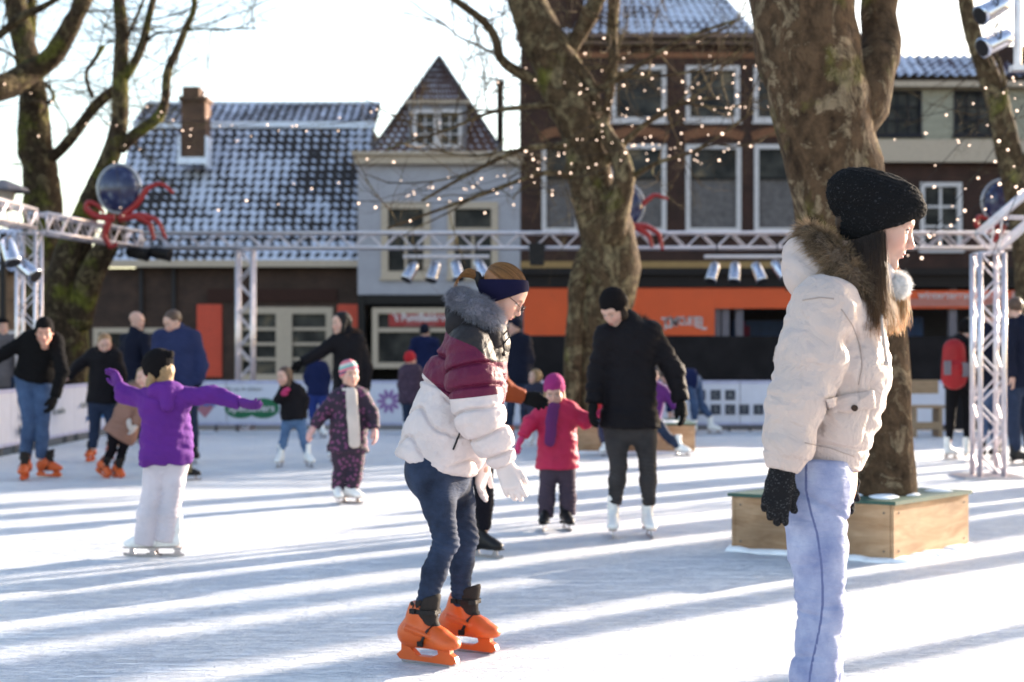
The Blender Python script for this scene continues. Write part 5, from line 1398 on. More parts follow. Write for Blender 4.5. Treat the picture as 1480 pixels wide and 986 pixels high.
# ---------------------------------------------------------------- strings of little lamps
def strings():
    bulb = emis('warm_bulb', (1.0, .72, .55), .55)
    mb = MB(); mb.ico((0, 0, 0), .012, n=6); me_o = mb.build('bulb', bulb, smooth=True); me = me_o.data; bpy.data.objects.remove(me_o)
    wire = plain('lamp_wire', (.02, .02, .02))
    S = [((-20, 120, 19), (300, 175, 19), 20, 12, 'from the left edge across the two left trees, upper'), ((-20, 165, 18), (420, 165, 18), 30, 16, 'just above the ridge of the snow-dusted roof'), ((150, 95, 18), (180, 330, 18), 5, 7, 'hanging down beside the left ornament'),
         ((180, 150, 17), (560, 165, 17), 26, 20, 'past the chimney of the low house'), ((300, 300, 17), (640, 170, 17), 26, 13, 'rising over the right end of the snow-dusted roof'),
         ((560, 265, 16), (905, 150, 16), 30, 24, 'across the gable of the grey house to the middle tree'), ((520, 290, 15), (985, 195, 15), 36, 26, 'over the cornice of the grey house'), ((585, 275, 17), (860, 200, 17), 22, 20, 'low across the grey house dormer'),
         ((650, 70, 18), (1100, 40, 18), 30, 20, 'highest one before the brick house roof'), ((690, 110, 17), (1110, 100, 17), 25, 22, 'below the roof edge of the brick house'), ((760, 235, 16), (1110, 120, 16), 26, 22, 'slanting over the upper windows of the brick house'),
         ((850, 185, 15), (1095, 95, 15), 20, 18, 'before the top windows of the brick house, short'), ((820, 100, 16), (1060, 210, 16), 24, 18, 'falling to the right before the brick house'), ((870, 60, 15), (1180, 170, 15), 24, 18, 'from the middle tree down to the near trunk'),
         ((1000, 240, 14), (1110, 60, 14), 8, 9, 'steep short one left of the near trunk'), ((905, 210, 17), (1100, 190, 17), 18, 14, 'level with the arches of the brick house'),
         ((1236, 452, 12), (1480, 150, 12), 20, 22, 'behind the girl up to the right edge, left one'), ((1300, 300, 13), (1500, 60, 13), 12, 15, 'before the cream upper floor'), ((1330, 345, 12), (1500, 215, 12), 14, 14, 'down to the right ornament'), ((1255, 175, 14), (1500, 100, 14), 20, 10, 'along the purple roof at the right'), ((1420, 400, 11), (1500, 200, 11), 6, 9, 'beside the slanting truss')]
    for a, b, sag, n, lb in S:
        n = int(n*.8)
        A, B = W(*a), W(*b); k = a[2]/FPX
        f = lambda u: A*(1-u)+B*u-np.array([0, 0, sag*k*4*u*(1-u)])
        t = empty('string_lights', (A+B)/2, 'string of small warm lamps '+lb, 'string lights', 'strings of small lamps')
        m = MB(); m.tube([f(u) for u in np.linspace(0, 1, 24)], .003, 4); m.build('wire', wire, t)
        for i in range(n):
            u = (i+.5+rng.uniform(-.6, .6))/n; p = f(u)-np.array(t.location)-np.array([0, 0, .03+rng.uniform(-.12, .16)])
            o = bpy.data.objects.new('bulb', me); link(o); o.parent = t; o.location = [float(q) for q in p]
            s_ = rng.choice([.6, .8, 1.0, 1.25], p=[.4, .3, .2, .1]); o.scale = (s_, s_, s_)
strings()
def bench():
    Z = 20.5; c = W(1335, 600, Z); t = empty('wooden_bench', (c[0], Z, 0), 'pale wooden bench at the far right edge of the ice', 'bench')
    wd = wood('bench_wood', (.30, .21, .12), (.42, .31, .19), knots=False); X0, X1 = bx(1318, Z), bx(1366, Z)
    m = MB(); m.box(X0, Z, .42, X1, Z+.3, .46); m.build('seat', wd, t)
    m = MB(); m.box(X0, Z+.32, .62, X1, Z+.35, .82); m.build('backrest', wd, t)
    m = MB()
    for x in (X0+.03, X1-.08): m.box(x, Z+.02, 0, x+.05, Z+.36, .415)
    m.box(X0+.08, Z+.02, .12, X1-.08, Z+.05, .22); m.build('leg', wd, t)
bench()
# ---------------------------------------------------------------- the teenage girl at the right
def girl():
    Z = 3.93
    g = lambda x, y, d=0: W(x, y, Z+d)
    base = W(1185, 0, Z); base[2] = 0.0
    rt = empty('person', base, 'teenage girl in profile with black knitted beanie, fur-trimmed cream jacket and pale blue jeans', 'person')
    yaw = -4
    fwd = frame(yaw)[:, 1]
    px = 1/(FPX/Z)
    # head
    HR = frame(-9, 19, 0); HO = g(1268, 322, 0)
    hv, hf = head_mesh(.0024)
    keep = hv[:, 2] > -.20
    hc = head_colors(hv, rosy=.9)
    hw = place(hv, HO, HR, .98)
    # body (skin under the clothes, one figure)
    shN, shF = g(1192, 452, -.15), g(1222, 448, .15)
    elN, elF = g(1152, 578, -.20), g(1215, 575, .21)
    wrN, wrF = g(1131, 678, -.215), g(1216, 668, .17)
    hpN, hpF = g(1176, 700, -.085), g(1176, 700, .085)
    knN, knF = g(1187, 884, -.085), g(1191, 880, .10)
    anN, anF = g(1160, 1115, -.09), g(1172, 1110, .12)
    chest, waist, pelv = g(1200, 500), g(1192, 610), g(1181, 690)
    b = SDF()
    b.cone(g(1236, 395), g(1218, 440), .05, .055, k=.03)
    b.cone(shN, shF, .05, .05, k=.05)
    b.cone(chest, waist, .12, .11, k=.05, flat=[(fwd, .8)]); b.cone(waist, pelv, .11, .135, k=.05, flat=[(fwd, .8)])
    for a, e, w_ in ((shN, elN, wrN), (shF, elF, wrF)):
        b.cone(a, e, .048, .038, k=.03); b.cone(e, w_, .038, .026, k=.01)
        b.cone(w_, w_+unit(w_-e)*.05, .022, .02, k=.02)
    for a, k_, n_ in ((hpN, knN, anN), (hpF, knF, anF)):
        b.cone(a, k_, .075, .050, k=.05); b.cone(k_, n_, .050, .034, k=.01); b.cone(n_, n_+fwd*.12-np.array([0, 0, .05]), .034, .03, k=.02)
    bv, bf = b.mesh(.012)
    V, F, C = joined([(bv, bf, SK0), (hw.astype(np.float32), hf, hc)])
    mesh_obj('body', V, F, SKIN, rt, colors=C)
    # jeans
    def legs(parts, kneebulge=True):
        s = SDF()
        for (h_, k_, n_, sg) in parts:
            s.cone(h_+np.array([0, 0, .02]), h_*.5+k_*.5, .093, .078, k=.03); s.cone(h_*.5+k_*.5, k_, .078, .060, k=.02)
            s.cone(k_, k_*.62+n_*.38, .060, .062, k=.02)
            s.cone(k_*.62+n_*.38, n_, .062, .043, k=.02)
        return s
    j = legs([(hpN, knN, anN, 1)])
    far = legs([(hpF, knF, anF, 1)])
    j.merge(far, .012)
    j.cone(g(1176, 668), g(1174, 706), .106, .110, k=.04, flat=[(np.cross(fwd, (0, 0, 1)), 1.3)])
    j.ell(g(1158, 702, 0), (.080, .13, .075), k=.05)
    j.cut(g(1180, 660), (.05, 0, 1), k=.01)
    kz = [float(k_[2]) for k_ in (knN, knF)]
    def jw(P):
        z = P[:, 2]; x = P[:, 0]
        kn = np.exp(-((z-kz[0])/.085)**2); hp = np.exp(-((z-(pelv[2]-.05))/.06)**2); cf = np.exp(-((z-.15)/.14)**2)
        ph = z*1.0 + .25*(x-base[0]) + .03*vnoise(P, 6, 3)
        w1 = np.abs(np.sin(ph*95+2.5*vnoise(P, 9, 1)))**1.5
        w2 = np.abs(np.sin((z*.8+.6*x)*70+3*vnoise(P, 8, 2)))**1.5
        w1 = w1*np.clip(.55+1.1*vnoise(P, 11, 15), 0, 1.5)+.4*(1-np.clip(.55+1.1*vnoise(P, 11, 15), 0, 1)); return (.0060*kn*(w1-.4) + .004*hp*(w2-.5) + .006*cf*(w1-.4) + .0018*vnoise(P, (22, 22, 40), 4)
                - sum(a_*np.exp(-((z-zc+sl*(x-base[0])+.008*vnoise(P, 14, 31))/.0075)**2)*np.clip(.6+vnoise(P, 9, int(zc*100)), 0, 1.3) for zc, sl, a_ in
                      ((kz[0]+.06, .25, .005), (kz[0]+.025, -.15, .007), (kz[0]-.01, .1, .008), (kz[0]-.05, .35, .007), (kz[0]-.10, -.2, .005), (kz[0]-.17, .3, .004), (kz[0]+.16, -.3, .003), (pelv[2]-.03, .5, .007), (pelv[2]-.075, .6, .006), (pelv[2]-.13, .45, .004)))
                + .0012*vnoise(P, 55, 6) + .0025*vnoise(P, (9, 9, 26), 8))
    j.disp(jw, .03)
    jv, jf = j.mesh(.0052, lo=np.array([-9, -9, -.0]))
    # side seam: runs down the outer near side of the leg
    zz = jv[:, 2]
    ys = []
    knots = np.array([[700, 1165], [730, 1172], [760, 1181], [800, 1187], [835, 1189], [860, 1189], [885, 1186], [910, 1181], [945, 1173], [986, 1166], [1120, 1150]])
    sy = CAMH-(knots[:, 0]-HY)*px; sx = (knots[:, 1]-CX)*px
    sxp = np.interp(-zz, -sy, sx)
    nn = vnormals(jv, jf)
    ds = np.abs(jv[:, 0]-sxp*(jv[:, 1]/Z))
    seam = np.where((nn[:, 1] < -.3), np.clip(1-ds/.0068, 0, 1), 0)
    yo = g(1157, 675)[2]
    mesh_obj('jeans', jv, jf, denim('light_wash_denim', (.13, .175, .40), (.62, .66, .87), .65, seam=(.10, .12, .25)), rt, attrs={'seam': seam})
    # red shirt edge
    s = SDF().cone(g(1181, 668), g(1178, 684), .108, .106, k=.01).cut(g(1200, 683), (-.25, 0, -1)).cut(g(1200, 655), (0, 0, 1))
    v, f = s.mesh(.008); mesh_obj('shirt', v, f, cloth('red_shirt', (.55, .03, .06)), rt)
    # jacket torso
    t = SDF()
    rtv = np.cross(fwd, (0, 0, 1))
    t.cone(g(1206, 470), g(1202, 540), .128, .150, k=.05, flat=[(rtv, 1.05)])
    t.cone(g(1202, 540), g(1189, 625), .148, .132, k=.05, flat=[(rtv, 1.1)])
    t.cone(g(1189, 625), g(1184, 655), .132, .118, k=.03, flat=[(rtv, 1.15)])
    t.cone(g(1184, 655), g(1179, 690), .113, .107, k=.012, flat=[(rtv, 1.2)])
    t.cone(shN+np.array([.02, .02, -.01]), shF, .082, .080, k=.06)
    t.cone(g(1222, 425), g(1212, 455), .085, .115, k=.05)
    t.cone(g(1236, 470, -.05), g(1230, 590, -.05), .075, .064, k=.05)
    hem = g(1196, 674); hn = unit(np.array([-.17, 0, -1]))
    t.cut(hem, hn, k=.012)
    zh = hem[2]
    def tw(P):
        d = -((P-hem)@hn)                     # height above hem
        rib = (d < .055)
        a = np.arctan2(P[:, 1]-Z, P[:, 0]-g(1192, 0)[0])
        w = .0013*np.sin(a*115)*rib + .004*np.exp(-((d-.062)/.006)**2)*-1.6
        up = np.clip((d-.06)/.05, 0, 1)
        w += up*(.009*vnoise(P, (8, 8, 13), 11) + .0045*vnoise(P, (20, 20, 32), 12) + .0022*vnoise(P, (45, 45, 60), 14) + .007*(np.abs(np.sin((P[:, 2]*.8+P[:, 0]*.55)*42+3.2*vnoise(P, 7, 5)))**2-.5)*np.clip(vnoise(P, 4, 9)+.45, 0, 1))
        # seams: shoulder yoke to hem, front zip
        X = (P[:, 0]/P[:, 1]*FPX+CX); Y = HY-(P[:, 2]-CAMH)/P[:, 1]*FPX
        s1 = np.abs(X-np.interp(Y, [430, 470, 520, 560], [1216, 1236, 1246, 1240]))
        w -= .004*np.exp(-(s1/2.2)**2)*(Y < 575)*(P[:, 1] < Z)
        return w
    t.disp(tw, .03)
    # sleeve (near)
    def sleeve(sh, el, wr, near):
        s = SDF()
        u = unit(wr-el)
        s.cone(sh+np.array([0, 0, .005]), sh*.5+el*.5, .092, .089, k=.03)
        s.cone(sh*.5+el*.5, el, .089, .080, k=.02)
        s.cone(el, el*.35+wr*.65, .080, .064, k=.02); s.cone(el*.35+wr*.65, wr-u*.028, .064, .050, k=.02)
        s.cone(wr-u*.028, wr+u*.02, .042, .041, k=.006)
        s.cut(wr+u*.004, u, k=.005)
        ax = unit(wr-sh)
        def sw(P):
            tt = (P-sh)@unit(el-sh)/np.linalg.norm(el-sh); uu = (P-el)@u
            side = (P-el)@np.array([1.0, 0, 0])
            cuff = (P-wr)@u > -.036
            fo = np.abs(np.sin((P[:, 2]*1.0 + side*.42 + .035*vnoise(P, 7, 21))*62))**.8-.6
            eb = np.exp(-((uu+.02)/.14)**2)
            w = fo*.0085*eb*np.clip(.8+.9*vnoise(P, 5, 44), .1, 1.6) + (.010*vnoise(P, (8, 8, 14), 22) + .0045*vnoise(P, (22, 22, 34), 23) + .0022*vnoise(P, (45, 45, 60), 24))
            w += .008*(np.abs(np.sin((P[:, 2]*.75+P[:, 0]*.7)*36+2.8*vnoise(P, 6, 7)))**2-.5)*np.clip(1.2-tt, 0, 1)
            a = np.arctan2(P[:, 1]-wr[1], P[:, 0]-wr[0])
            return np.where(cuff, .0012*np.sin(a*46), w)
        s.disp(sw, .03)
        return s
    t.merge(sleeve(shN, elN, wrN, 1), .009)
    t.merge(sleeve(shF, elF, wrF, 0), .015)
    # collar and hood lying on the back
    h = SDF()
    h.cone(g(1160, 372, .02), g(1172, 404, -.03), .052, .056, k=.03)
    h.cone(g(1172, 404, -.03), g(1228, 446, -.085), .056, .046, k=.03)
    h.cone(g(1160, 372, .02), g(1195, 395, .10), .05, .05, k=.03)
    h.cone(g(1195, 395, .10), g(1240, 440, .09), .05, .045, k=.03)
    h.cone(g(1228, 446, -.085), g(1254, 462, -.06), .046, .030, k=.03)
    h.cone(g(1154, 392, -.02), g(1150, 398, .05), .034, .034, k=.03)
    h.disp(lambda P: .006*vnoise(P, 10, 31)+.005*(np.abs(np.sin((P[:, 2]+P[:, 0]*.7)*50+2.5*vnoise(P, 8, 3)))-.5), .03)
    tv, tf = t.mesh(.0042)
    cream = cloth('cream_jacket_cloth', (.71, .62, .57), rough=.6, fold=.8, fscale=13, weave=.25, wscale=900, var=.04, sheen=.1, spec=.35)
    jk = mesh_obj('jacket', tv, tf, cream, rt)
    hv2, hf2 = h.mesh(.005)
    mesh_obj('hood', hv2, hf2, cloth('cream_fleece', (.74, .65, .60), rough=.9, fold=.3, fscale=22, var=.04), jk)
    # jacket near-side surface helper: raise details from the surface found by ray depth
    from mathutils import Vector
    from mathutils.bvhtree import BVHTree
    bvh = BVHTree.FromPolygons([tuple(map(float, p)) for p in tv], [tuple(map(int, q)) for q in tf])
    cam = Vector((0, 0, CAMH))
    def surf(x, y, lift=.003):
        d = Vector([float(q) for q in W(x, y, 1.0)])-cam; d.normalize()
        hit, n_, _, _ = bvh.ray_cast(cam, d)
        if hit is None: return None
        return np.array(hit)+np.array(n_)*lift, np.array(n_)
    def panel(outline, lift, name, mat, parent, thick=.004, inset=0):
        "a sewn-on piece: a grid draped on the jacket inside an outline of four corners"
        nu, nv = 14, 8
        c = [np.array(q, float) for q in outline]
        V = []; ok = True; last = None
        for i in range(nu+1):
            for k in range(nv+1):
                u_, v_ = i/nu, k/nv
                q = (c[0]*(1-u_)+c[1]*u_)*(1-v_)+(c[3]*(1-u_)+c[2]*u_)*v_
                r_ = surf(q[0], q[1], lift - (thick+.004 if i in (0, nu) or k in (0, nv) else 0))
                if r_ is None: r_ = (last, None)
                last = r_[0]; V.append(r_[0])
        F = [(i*(nv+1)+k, (i+1)*(nv+1)+k, (i+1)*(nv+1)+k+1, i*(nv+1)+k+1) for i in range(nu) for k in range(nv)]
        F = [q[::-1] for q in F]
        return mesh_obj(name, np.array(V), F, mat, parent, True)
    pk = panel([(1190, 590), (1262, 578), (1244, 650), (1186, 632)], .007, 'pocket', cream, jk)
    fl = panel([(1191, 576), (1261, 563), (1264, 588), (1197, 601)], .015, 'pocket_flap', cream, pk)
    r_ = surf(1232, 588, .018)
    if r_:
        m = MB(); p, n_ = r_; m.tube([p-n_*.004, p+n_*.003], .0085, 16); m.build('button', plain('horn_button', (.05, .03, .02), rough=.3), pk)
    # epaulette seam strip and stitched seams drawn as thin welts
    def welt(pts, r, name, mat):
        P = [surf(x, y, .0005) for x, y in pts]; P = [q[0] for q in P if q]
        if len(P) > 2: m = MB(); m.tube(P, r, 5); m.build(name, mat, jk, smooth=True)
    wm = cloth('cream_seam', (.50, .44, .40), fold=0)
    sp = lambda A, n=24: [tuple(np.interp(t_, np.linspace(0, 1, len(A)), [a[k] for a in A]) for k in (0, 1)) for t_ in np.linspace(0, 1, n)]
    welt(sp([(1216, 447), (1232, 470), (1243, 500), (1246, 530), (1241, 556)]), .0016, 'seam', wm)
    welt(sp([(1134, 452), (1126, 480), (1120, 510), (1114, 545)]), .0016, 'seam', wm)
    welt(sp([(1160, 434), (1185, 430), (1205, 432)]), .002, 'seam', wm)
    welt(sp([(1163, 640), (1200, 648), (1235, 660)]), .0016, 'seam', wm)
    # fur trim round the hood
    FP = [g(1166, 338, .01), g(1186, 356, -.035), g(1208, 378, -.075), g(1228, 405, -.10), g(1240, 436, -.10), g(1250, 458, -.08)]
    FB = [g(1166, 338, .03), g(1190, 352, .06), g(1222, 372, .09), g(1250, 400, .09)]
    s = SDF()
    for A_, rr in ((FP, [.022, .033, .036, .036, .032, .018]), (FB, [.022, .026, .028, .022])):
        for i in range(len(A_)-1): s.cone(A_[i], A_[i+1], rr[i], rr[i+1], k=.02)
    fv, ff = s.mesh(.006)
    fn = vnormals(fv, ff)
    furb = mesh_obj('fur_trim', fv, ff, plain('fur_underwool', (.16, .115, .08), rough=.95), jk)
    along = unit(FP[4]-FP[1])
    def fc(p, t):
        q = np.stack([(p-FP[0])@along, p[:, 1]*2, (p@np.cross(along, (0, 1, 0)))], 1)
        st = .55+.85*vnoise(np.stack([q[:, 0], q[:, 1]*.3, q[:, 2]], 1).astype(np.float32), (55, 20, 25), 41)
        st = np.clip(st+rng.normal(0, .12, len(p)), 0, 1)[:, None, None]
        dark = np.array([.06, .035, .022]); mid = np.array([.50, .32, .19]); tip = np.array([.80, .58, .38])
        tt = t[None, :, None]
        body = dark*(1-st)+mid*st
        return body*(1-tt**2*.75)+tip*(tt**2*.75)
    fur('fur', fv, fn, 9000, .034, .0007, fc, FURM, furb, comb=(-.25, -.05, -.35), jitter=.6, curl=.25)
    # hood lining and neck scarf inside
    s = SDF()
    s.cone(g(1262, 396), g(1246, 432), .058, .075, k=.02)
    v, f = s.mesh(.008); mesh_obj('collar', v, f, cloth('white_fleece', (.74, .72, .72), rough=.95, fold=.4), rt)
    # beanie
    s = SDF()
    s.ell((0, -.012, .062), (.090, .116, .072), k=.03)
    s.ell((0, -.085, .072), (.076, .072, .056), k=.04)
    s.ell((0, -.112, .040), (.050, .040, .034), k=.03)
    s.ell((0, .030, .055), (.084, .080, .062), k=.03)
    s.ell((0, -.022, .0), (.088, .090, .10), k=.04)
    s.cut((0, .085, .030), (0, .60, -.80), k=.006)
    inner = SDF().ell((0, -.016, .035), (.077, .097, .088), k=.02); 
    def kn(P):
        a = np.arctan2(P[:, 0], P[:, 1]+.03)
        row = P[:, 2]*1.0
        return .0016*np.sin(a*44)*np.sin(row*520+1.2*np.sin(a*44)) + .003*vnoise(P, 22, 51) + .0022*vnoise(P, 60, 52) + .0035*vnoise(P, (8, 8, 30), 53)
    s.disp(kn, .02)
    kv, kf = s.mesh(.0026)
    kw = place(kv, HO, HR, 1.0).astype(np.float32)
    kc = np.array([.008, .008, .009]) + np.clip(vnoise(kw, 300, 3)-.68, 0, 1)[:, None]*np.array([.22, .21, .23])
    hat = mesh_obj('beanie', kw, kf, attr_mat('knit_wool', rough=.95, bump=.6, bscale=420, spec=.1), rt, colors=kc)
    kn_ = vnormals(kw, kf)
    def hc_(p, t):
        w = np.clip(rng.uniform(-.6, 1, len(p)), .02, 1)[:, None, None]**2
        return w**2*np.array([.20, .18, .18])+np.array([.008, .008, .009])+0*t[None, :, None]
    fur('wool_fuzz', kw, kn_, 5200, .0075, .00022, hc_, FURM, hat, jitter=1.6, curl=.8, m=4)
    # hair: falls from under the beanie, over the near shoulder to the chest
    n = 1500; m = 16; t = np.linspace(0, 1, m)
    def lock(n, roots, mids, ends, spread, c0, c1, rad=.00075, wave=.004):
        q = rng.uniform(0, 1, n); w = rng.uniform(-1, 1, (n, 3)); w2 = rng.normal(0, 1, (n, 3))
        def at(A): A = np.array(A); return np.stack([np.interp(q, np.linspace(0, 1, len(A)), A[:, k]) for k in range(3)], 1)
        P0, P1, P2 = at(roots)+w*spread*.25+w2*.0025, at(mids)+w*spread*.6+w2*spread*.2, at(ends)+w*spread+w2*spread*.45
        P2 = P1+(P2-P1)*rng.uniform(.72, 1.22, (n, 1))
        tt = t[None, :, None]
        P = P0[:, None]*(1-tt)**2 + P1[:, None]*2*tt*(1-tt)*1.0 + P2[:, None]*tt**2
        ph = rng.uniform(0, 6, n)[:, None, None]
        P = P + wave*np.sin(tt*7+np.floor(ph)*1.3)*np.array([.9, .8, .2])*tt
        C = (np.array(c0)*(1-tt**1.6)+np.array(c1)*tt**1.6)*rng.uniform(.7, 1.3, n)[:, None, None]
        R = rad*(1-.6*t)[None]*rng.uniform(.7, 1.2, n)[:, None]
        return P, np.broadcast_to(R, (n, m)), C
    L = []
    br = (.085, .045, .025); bl = (.85, .50, .20); dk = (.05, .028, .018)  # blond ends of the front locks: backlit glow put into the pigment
    L.append(lock(1300, [g(1226, 352, -.055), g(1248, 345, -.085), g(1272, 338, -.084)], [g(1244, 395, -.095), g(1258, 400, -.115), g(1272, 385, -.11)], [g(1242, 436, -.125), g(1250, 466, -.14), g(1268, 458, -.135)], .013, dk, (.26, .14, .07)))
    L.append(lock(800, [g(1258, 342, -.080), g(1277, 336, -.082)], [g(1264, 395, -.11), g(1276, 388, -.105)], [g(1256, 470, -.135), g(1284, 462, -.12)], .015, br, (.50, .27, .12)))
    L.append(lock(1100, [g(1272, 375, .02), g(1290, 380, .07)], [g(1296, 405, .02), g(1312, 410, .055)], [g(1276, 464, -.035), g(1296, 470, -.015), g(1309, 462, .01)], .010, (.40, .21, .08), bl, wave=.007))
    L.append(lock(380, [g(1278, 388, -.03), g(1290, 390, .0)], [g(1268, 425, -.04), g(1284, 428, -.02)], [g(1276, 470, -.06), g(1300, 472, -.05)], .010, (.3, .17, .07), bl, wave=.005))
    L.append(lock(120, [g(1214, 310, .0), g(1222, 330, .0)], [g(1216, 335, .0), g(1222, 345, .0)], [g(1214, 352, .0), g(1226, 360, .0)], .006, (.35, .2, .08), (.5, .3, .12)))
    P = np.concatenate([a for a, _, _ in L]); R = np.concatenate([a for _, a, _ in L]); C = np.concatenate([a for _, _, a in L])
    # under-hair volume
    s = SDF(); s.ell((0, -.03, .0), (.078, .085, .085), k=.02); s.cut((0, .020, 0), (0, 1, .1), k=.02)
    v, f = s.mesh(.006); vw = place(v, HO, HR, 1).astype(np.float32)
    hb = mesh_obj('hair', vw, f, plain('hair_base', (.06, .033, .02), rough=.6), rt)
    strands('hair_lock', P, R, C, HAIRM, hb)
    # lash line of the near eye
    # white pompom and drawstring
    pc = g(1294, 413, .0)
    s = SDF().ell(pc, (.037, .037, .034), k=.01)
    v, f = s.mesh(.006); pm = mesh_obj('pompom', v, f, cloth('white_fluff', (1.3, 1.36, 1.36), rough=1), rt)
    fur('fluff', v, vnormals(v, f), 4200, .012, .0006, lambda p, t: np.full((len(p), len(t), 3), 1.25), FURM, pm, jitter=1.1, curl=.5, m=4)
    m_ = MB()
    m_.tube([g(1274, 450, -.12), g(1274, 462, -.15), g(1276, 480, -.155), g(1278, 500, -.15), g(1281, 522, -.145)], .0042, 8)
    m_.ico(g(1281, 525, -.145), .008, n=8)
    m_.build('drawstring', cloth('cream_cord', (.66, .60, .54)), jk, smooth=True)
    # gloves
    gm = attr_mat('knit_glove', rough=.95, bump=.7, bscale=500, spec=.1)
    for wr, el, dors, mir, nm in ((wrN, elN, (-.35, -1, .05), False, 'near'), (wrF, elF, (.35, 1, .05), True, 'far')):
        s = hand_sdf(.50, .75, .0026, .7)
        s.cone((0, -.02, 0), (0, -.05, 0), .034, .033, k=.02)
        s.disp(lambda P: .0006*np.sin(P[:, 1]*1500)+.0012*vnoise(P, 90, 3), .01)
        v, f = s.mesh(.0026)
        u_ = unit(np.array([-.20 if not mir else .0, 0, -1.0]))
        if mir: v = v*np.array([-1, 1, 1], dtype=np.float32); f = f[:, ::-1]
        # right hand seen from its back: thumb to the front (+X)
        Rr = hand_frame(u_, dors)
        if Rr[0, 0] < 0 and not mir: v = v*np.array([-1, 1, 1], dtype=np.float32); f = f[:, ::-1]
        if Rr[0, 0]*-1 < 0 and mir: v = v*np.array([-1, 1, 1], dtype=np.float32); f = f[:, ::-1]
        vw = place(v, wr+u_*.022, Rr, .93).astype(np.float32)
        sp_ = np.clip(vnoise(vw, (420, 420, 800), 8)-.5, 0, 1)[:, None]
        mesh_obj('glove', vw, f, gm, rt, colors=np.array([.013, .013, .015])+sp_*np.array([.28, .28, .3]))
    for an, yw in ((anN, yaw), (anF, yaw+8)):
        O = an.copy(); O[2] = 0.0; O = O + fwd*.02
        add_skate(rt, 'white', O, yw, s=.97)
girl()
# ---------------------------------------------------------------- the woman with the padded jacket
def zone_mat(name, c0, c1, c2, rough=.5):
    m, nt, b = nmat(name); L = nt.links.new
    a1 = N(nt, 'ShaderNodeAttribute', attribute_name='za'); a2 = N(nt, 'ShaderNodeAttribute', attribute_name='zb')
    tc = N(nt, 'ShaderNodeTexCoord'); n = N(nt, 'ShaderNodeTexNoise', i_Scale=6.0, i_Detail=5.0); L(tc.outputs['Object'], n.inputs['Vector'])
    n2 = N(nt, 'ShaderNodeTexNoise', i_Scale=38.0, i_Detail=4.0, i_Distortion=.8); L(tc.outputs['Object'], n2.inputs['Vector'])
    c0, c1, c2 = dim(c0), dim(c1), dim(c2)
    def step(a):
        g = N(nt, 'ShaderNodeMath', operation='GREATER_THAN'); g.inputs[1].default_value = 0; L(a.outputs['Fac'], g.inputs[0]); return g.outputs[0]
    r0 = ramp(nt, [(.35, tuple(x*.86 for x in c0)), (.6, c0)]); L(n.outputs['Fac'], r0.inputs['Fac'])
    m1 = N(nt, 'ShaderNodeMix', data_type='RGBA'); L(step(a1), m1.inputs['Factor']); L(r0.outputs['Color'], m1.inputs['A']); m1.inputs['B'].default_value = (*c1, 1)
    m2 = N(nt, 'ShaderNodeMix', data_type='RGBA'); L(step(a2), m2.inputs['Factor']); L(m1.outputs['Result'], m2.inputs['A']); m2.inputs['B'].default_value = (*c2, 1)
    L(m2.outputs['Result'], b.inputs['Base Color']); b.inputs['Roughness'].default_value = rough; b.inputs['Specular IOR Level'].default_value = .28
    bp = N(nt, 'ShaderNodeBump', i_Strength=.7, i_Distance=.008); L(n2.outputs['Fac'], bp.inputs['Height']); L(bp.outputs['Normal'], b.inputs['Normal'])
    return m
def seamdip(s, sp, depth, w, ph=0.0):
    f = (s/sp+ph); d = np.abs(f-np.round(f))*sp
    return -depth*np.exp(-(d/w)**2) + depth*.55*np.sqrt(np.clip(d/(sp*.5), 0, 1))
def leg_disp(knz, anz, x0, amp=1.0):
    def jw(P):
        z = P[:, 2]; x = P[:, 0]
        kn = np.exp(-((z-knz)/.09)**2); cf = np.exp(-((z-anz-.05)/.09)**2)
        ph = z + .3*(x-x0) + .03*vnoise(P, 6, 3)
        w1 = np.abs(np.sin(ph*105+2.5*vnoise(P, 9, 1)))**1.5
        return amp*(.0075*kn*(w1-.4)+.008*cf*(w1-.4)+.0025*vnoise(P, (20, 20, 40), 4)+.003*vnoise(P, (9, 9, 26), 8))
    return jw
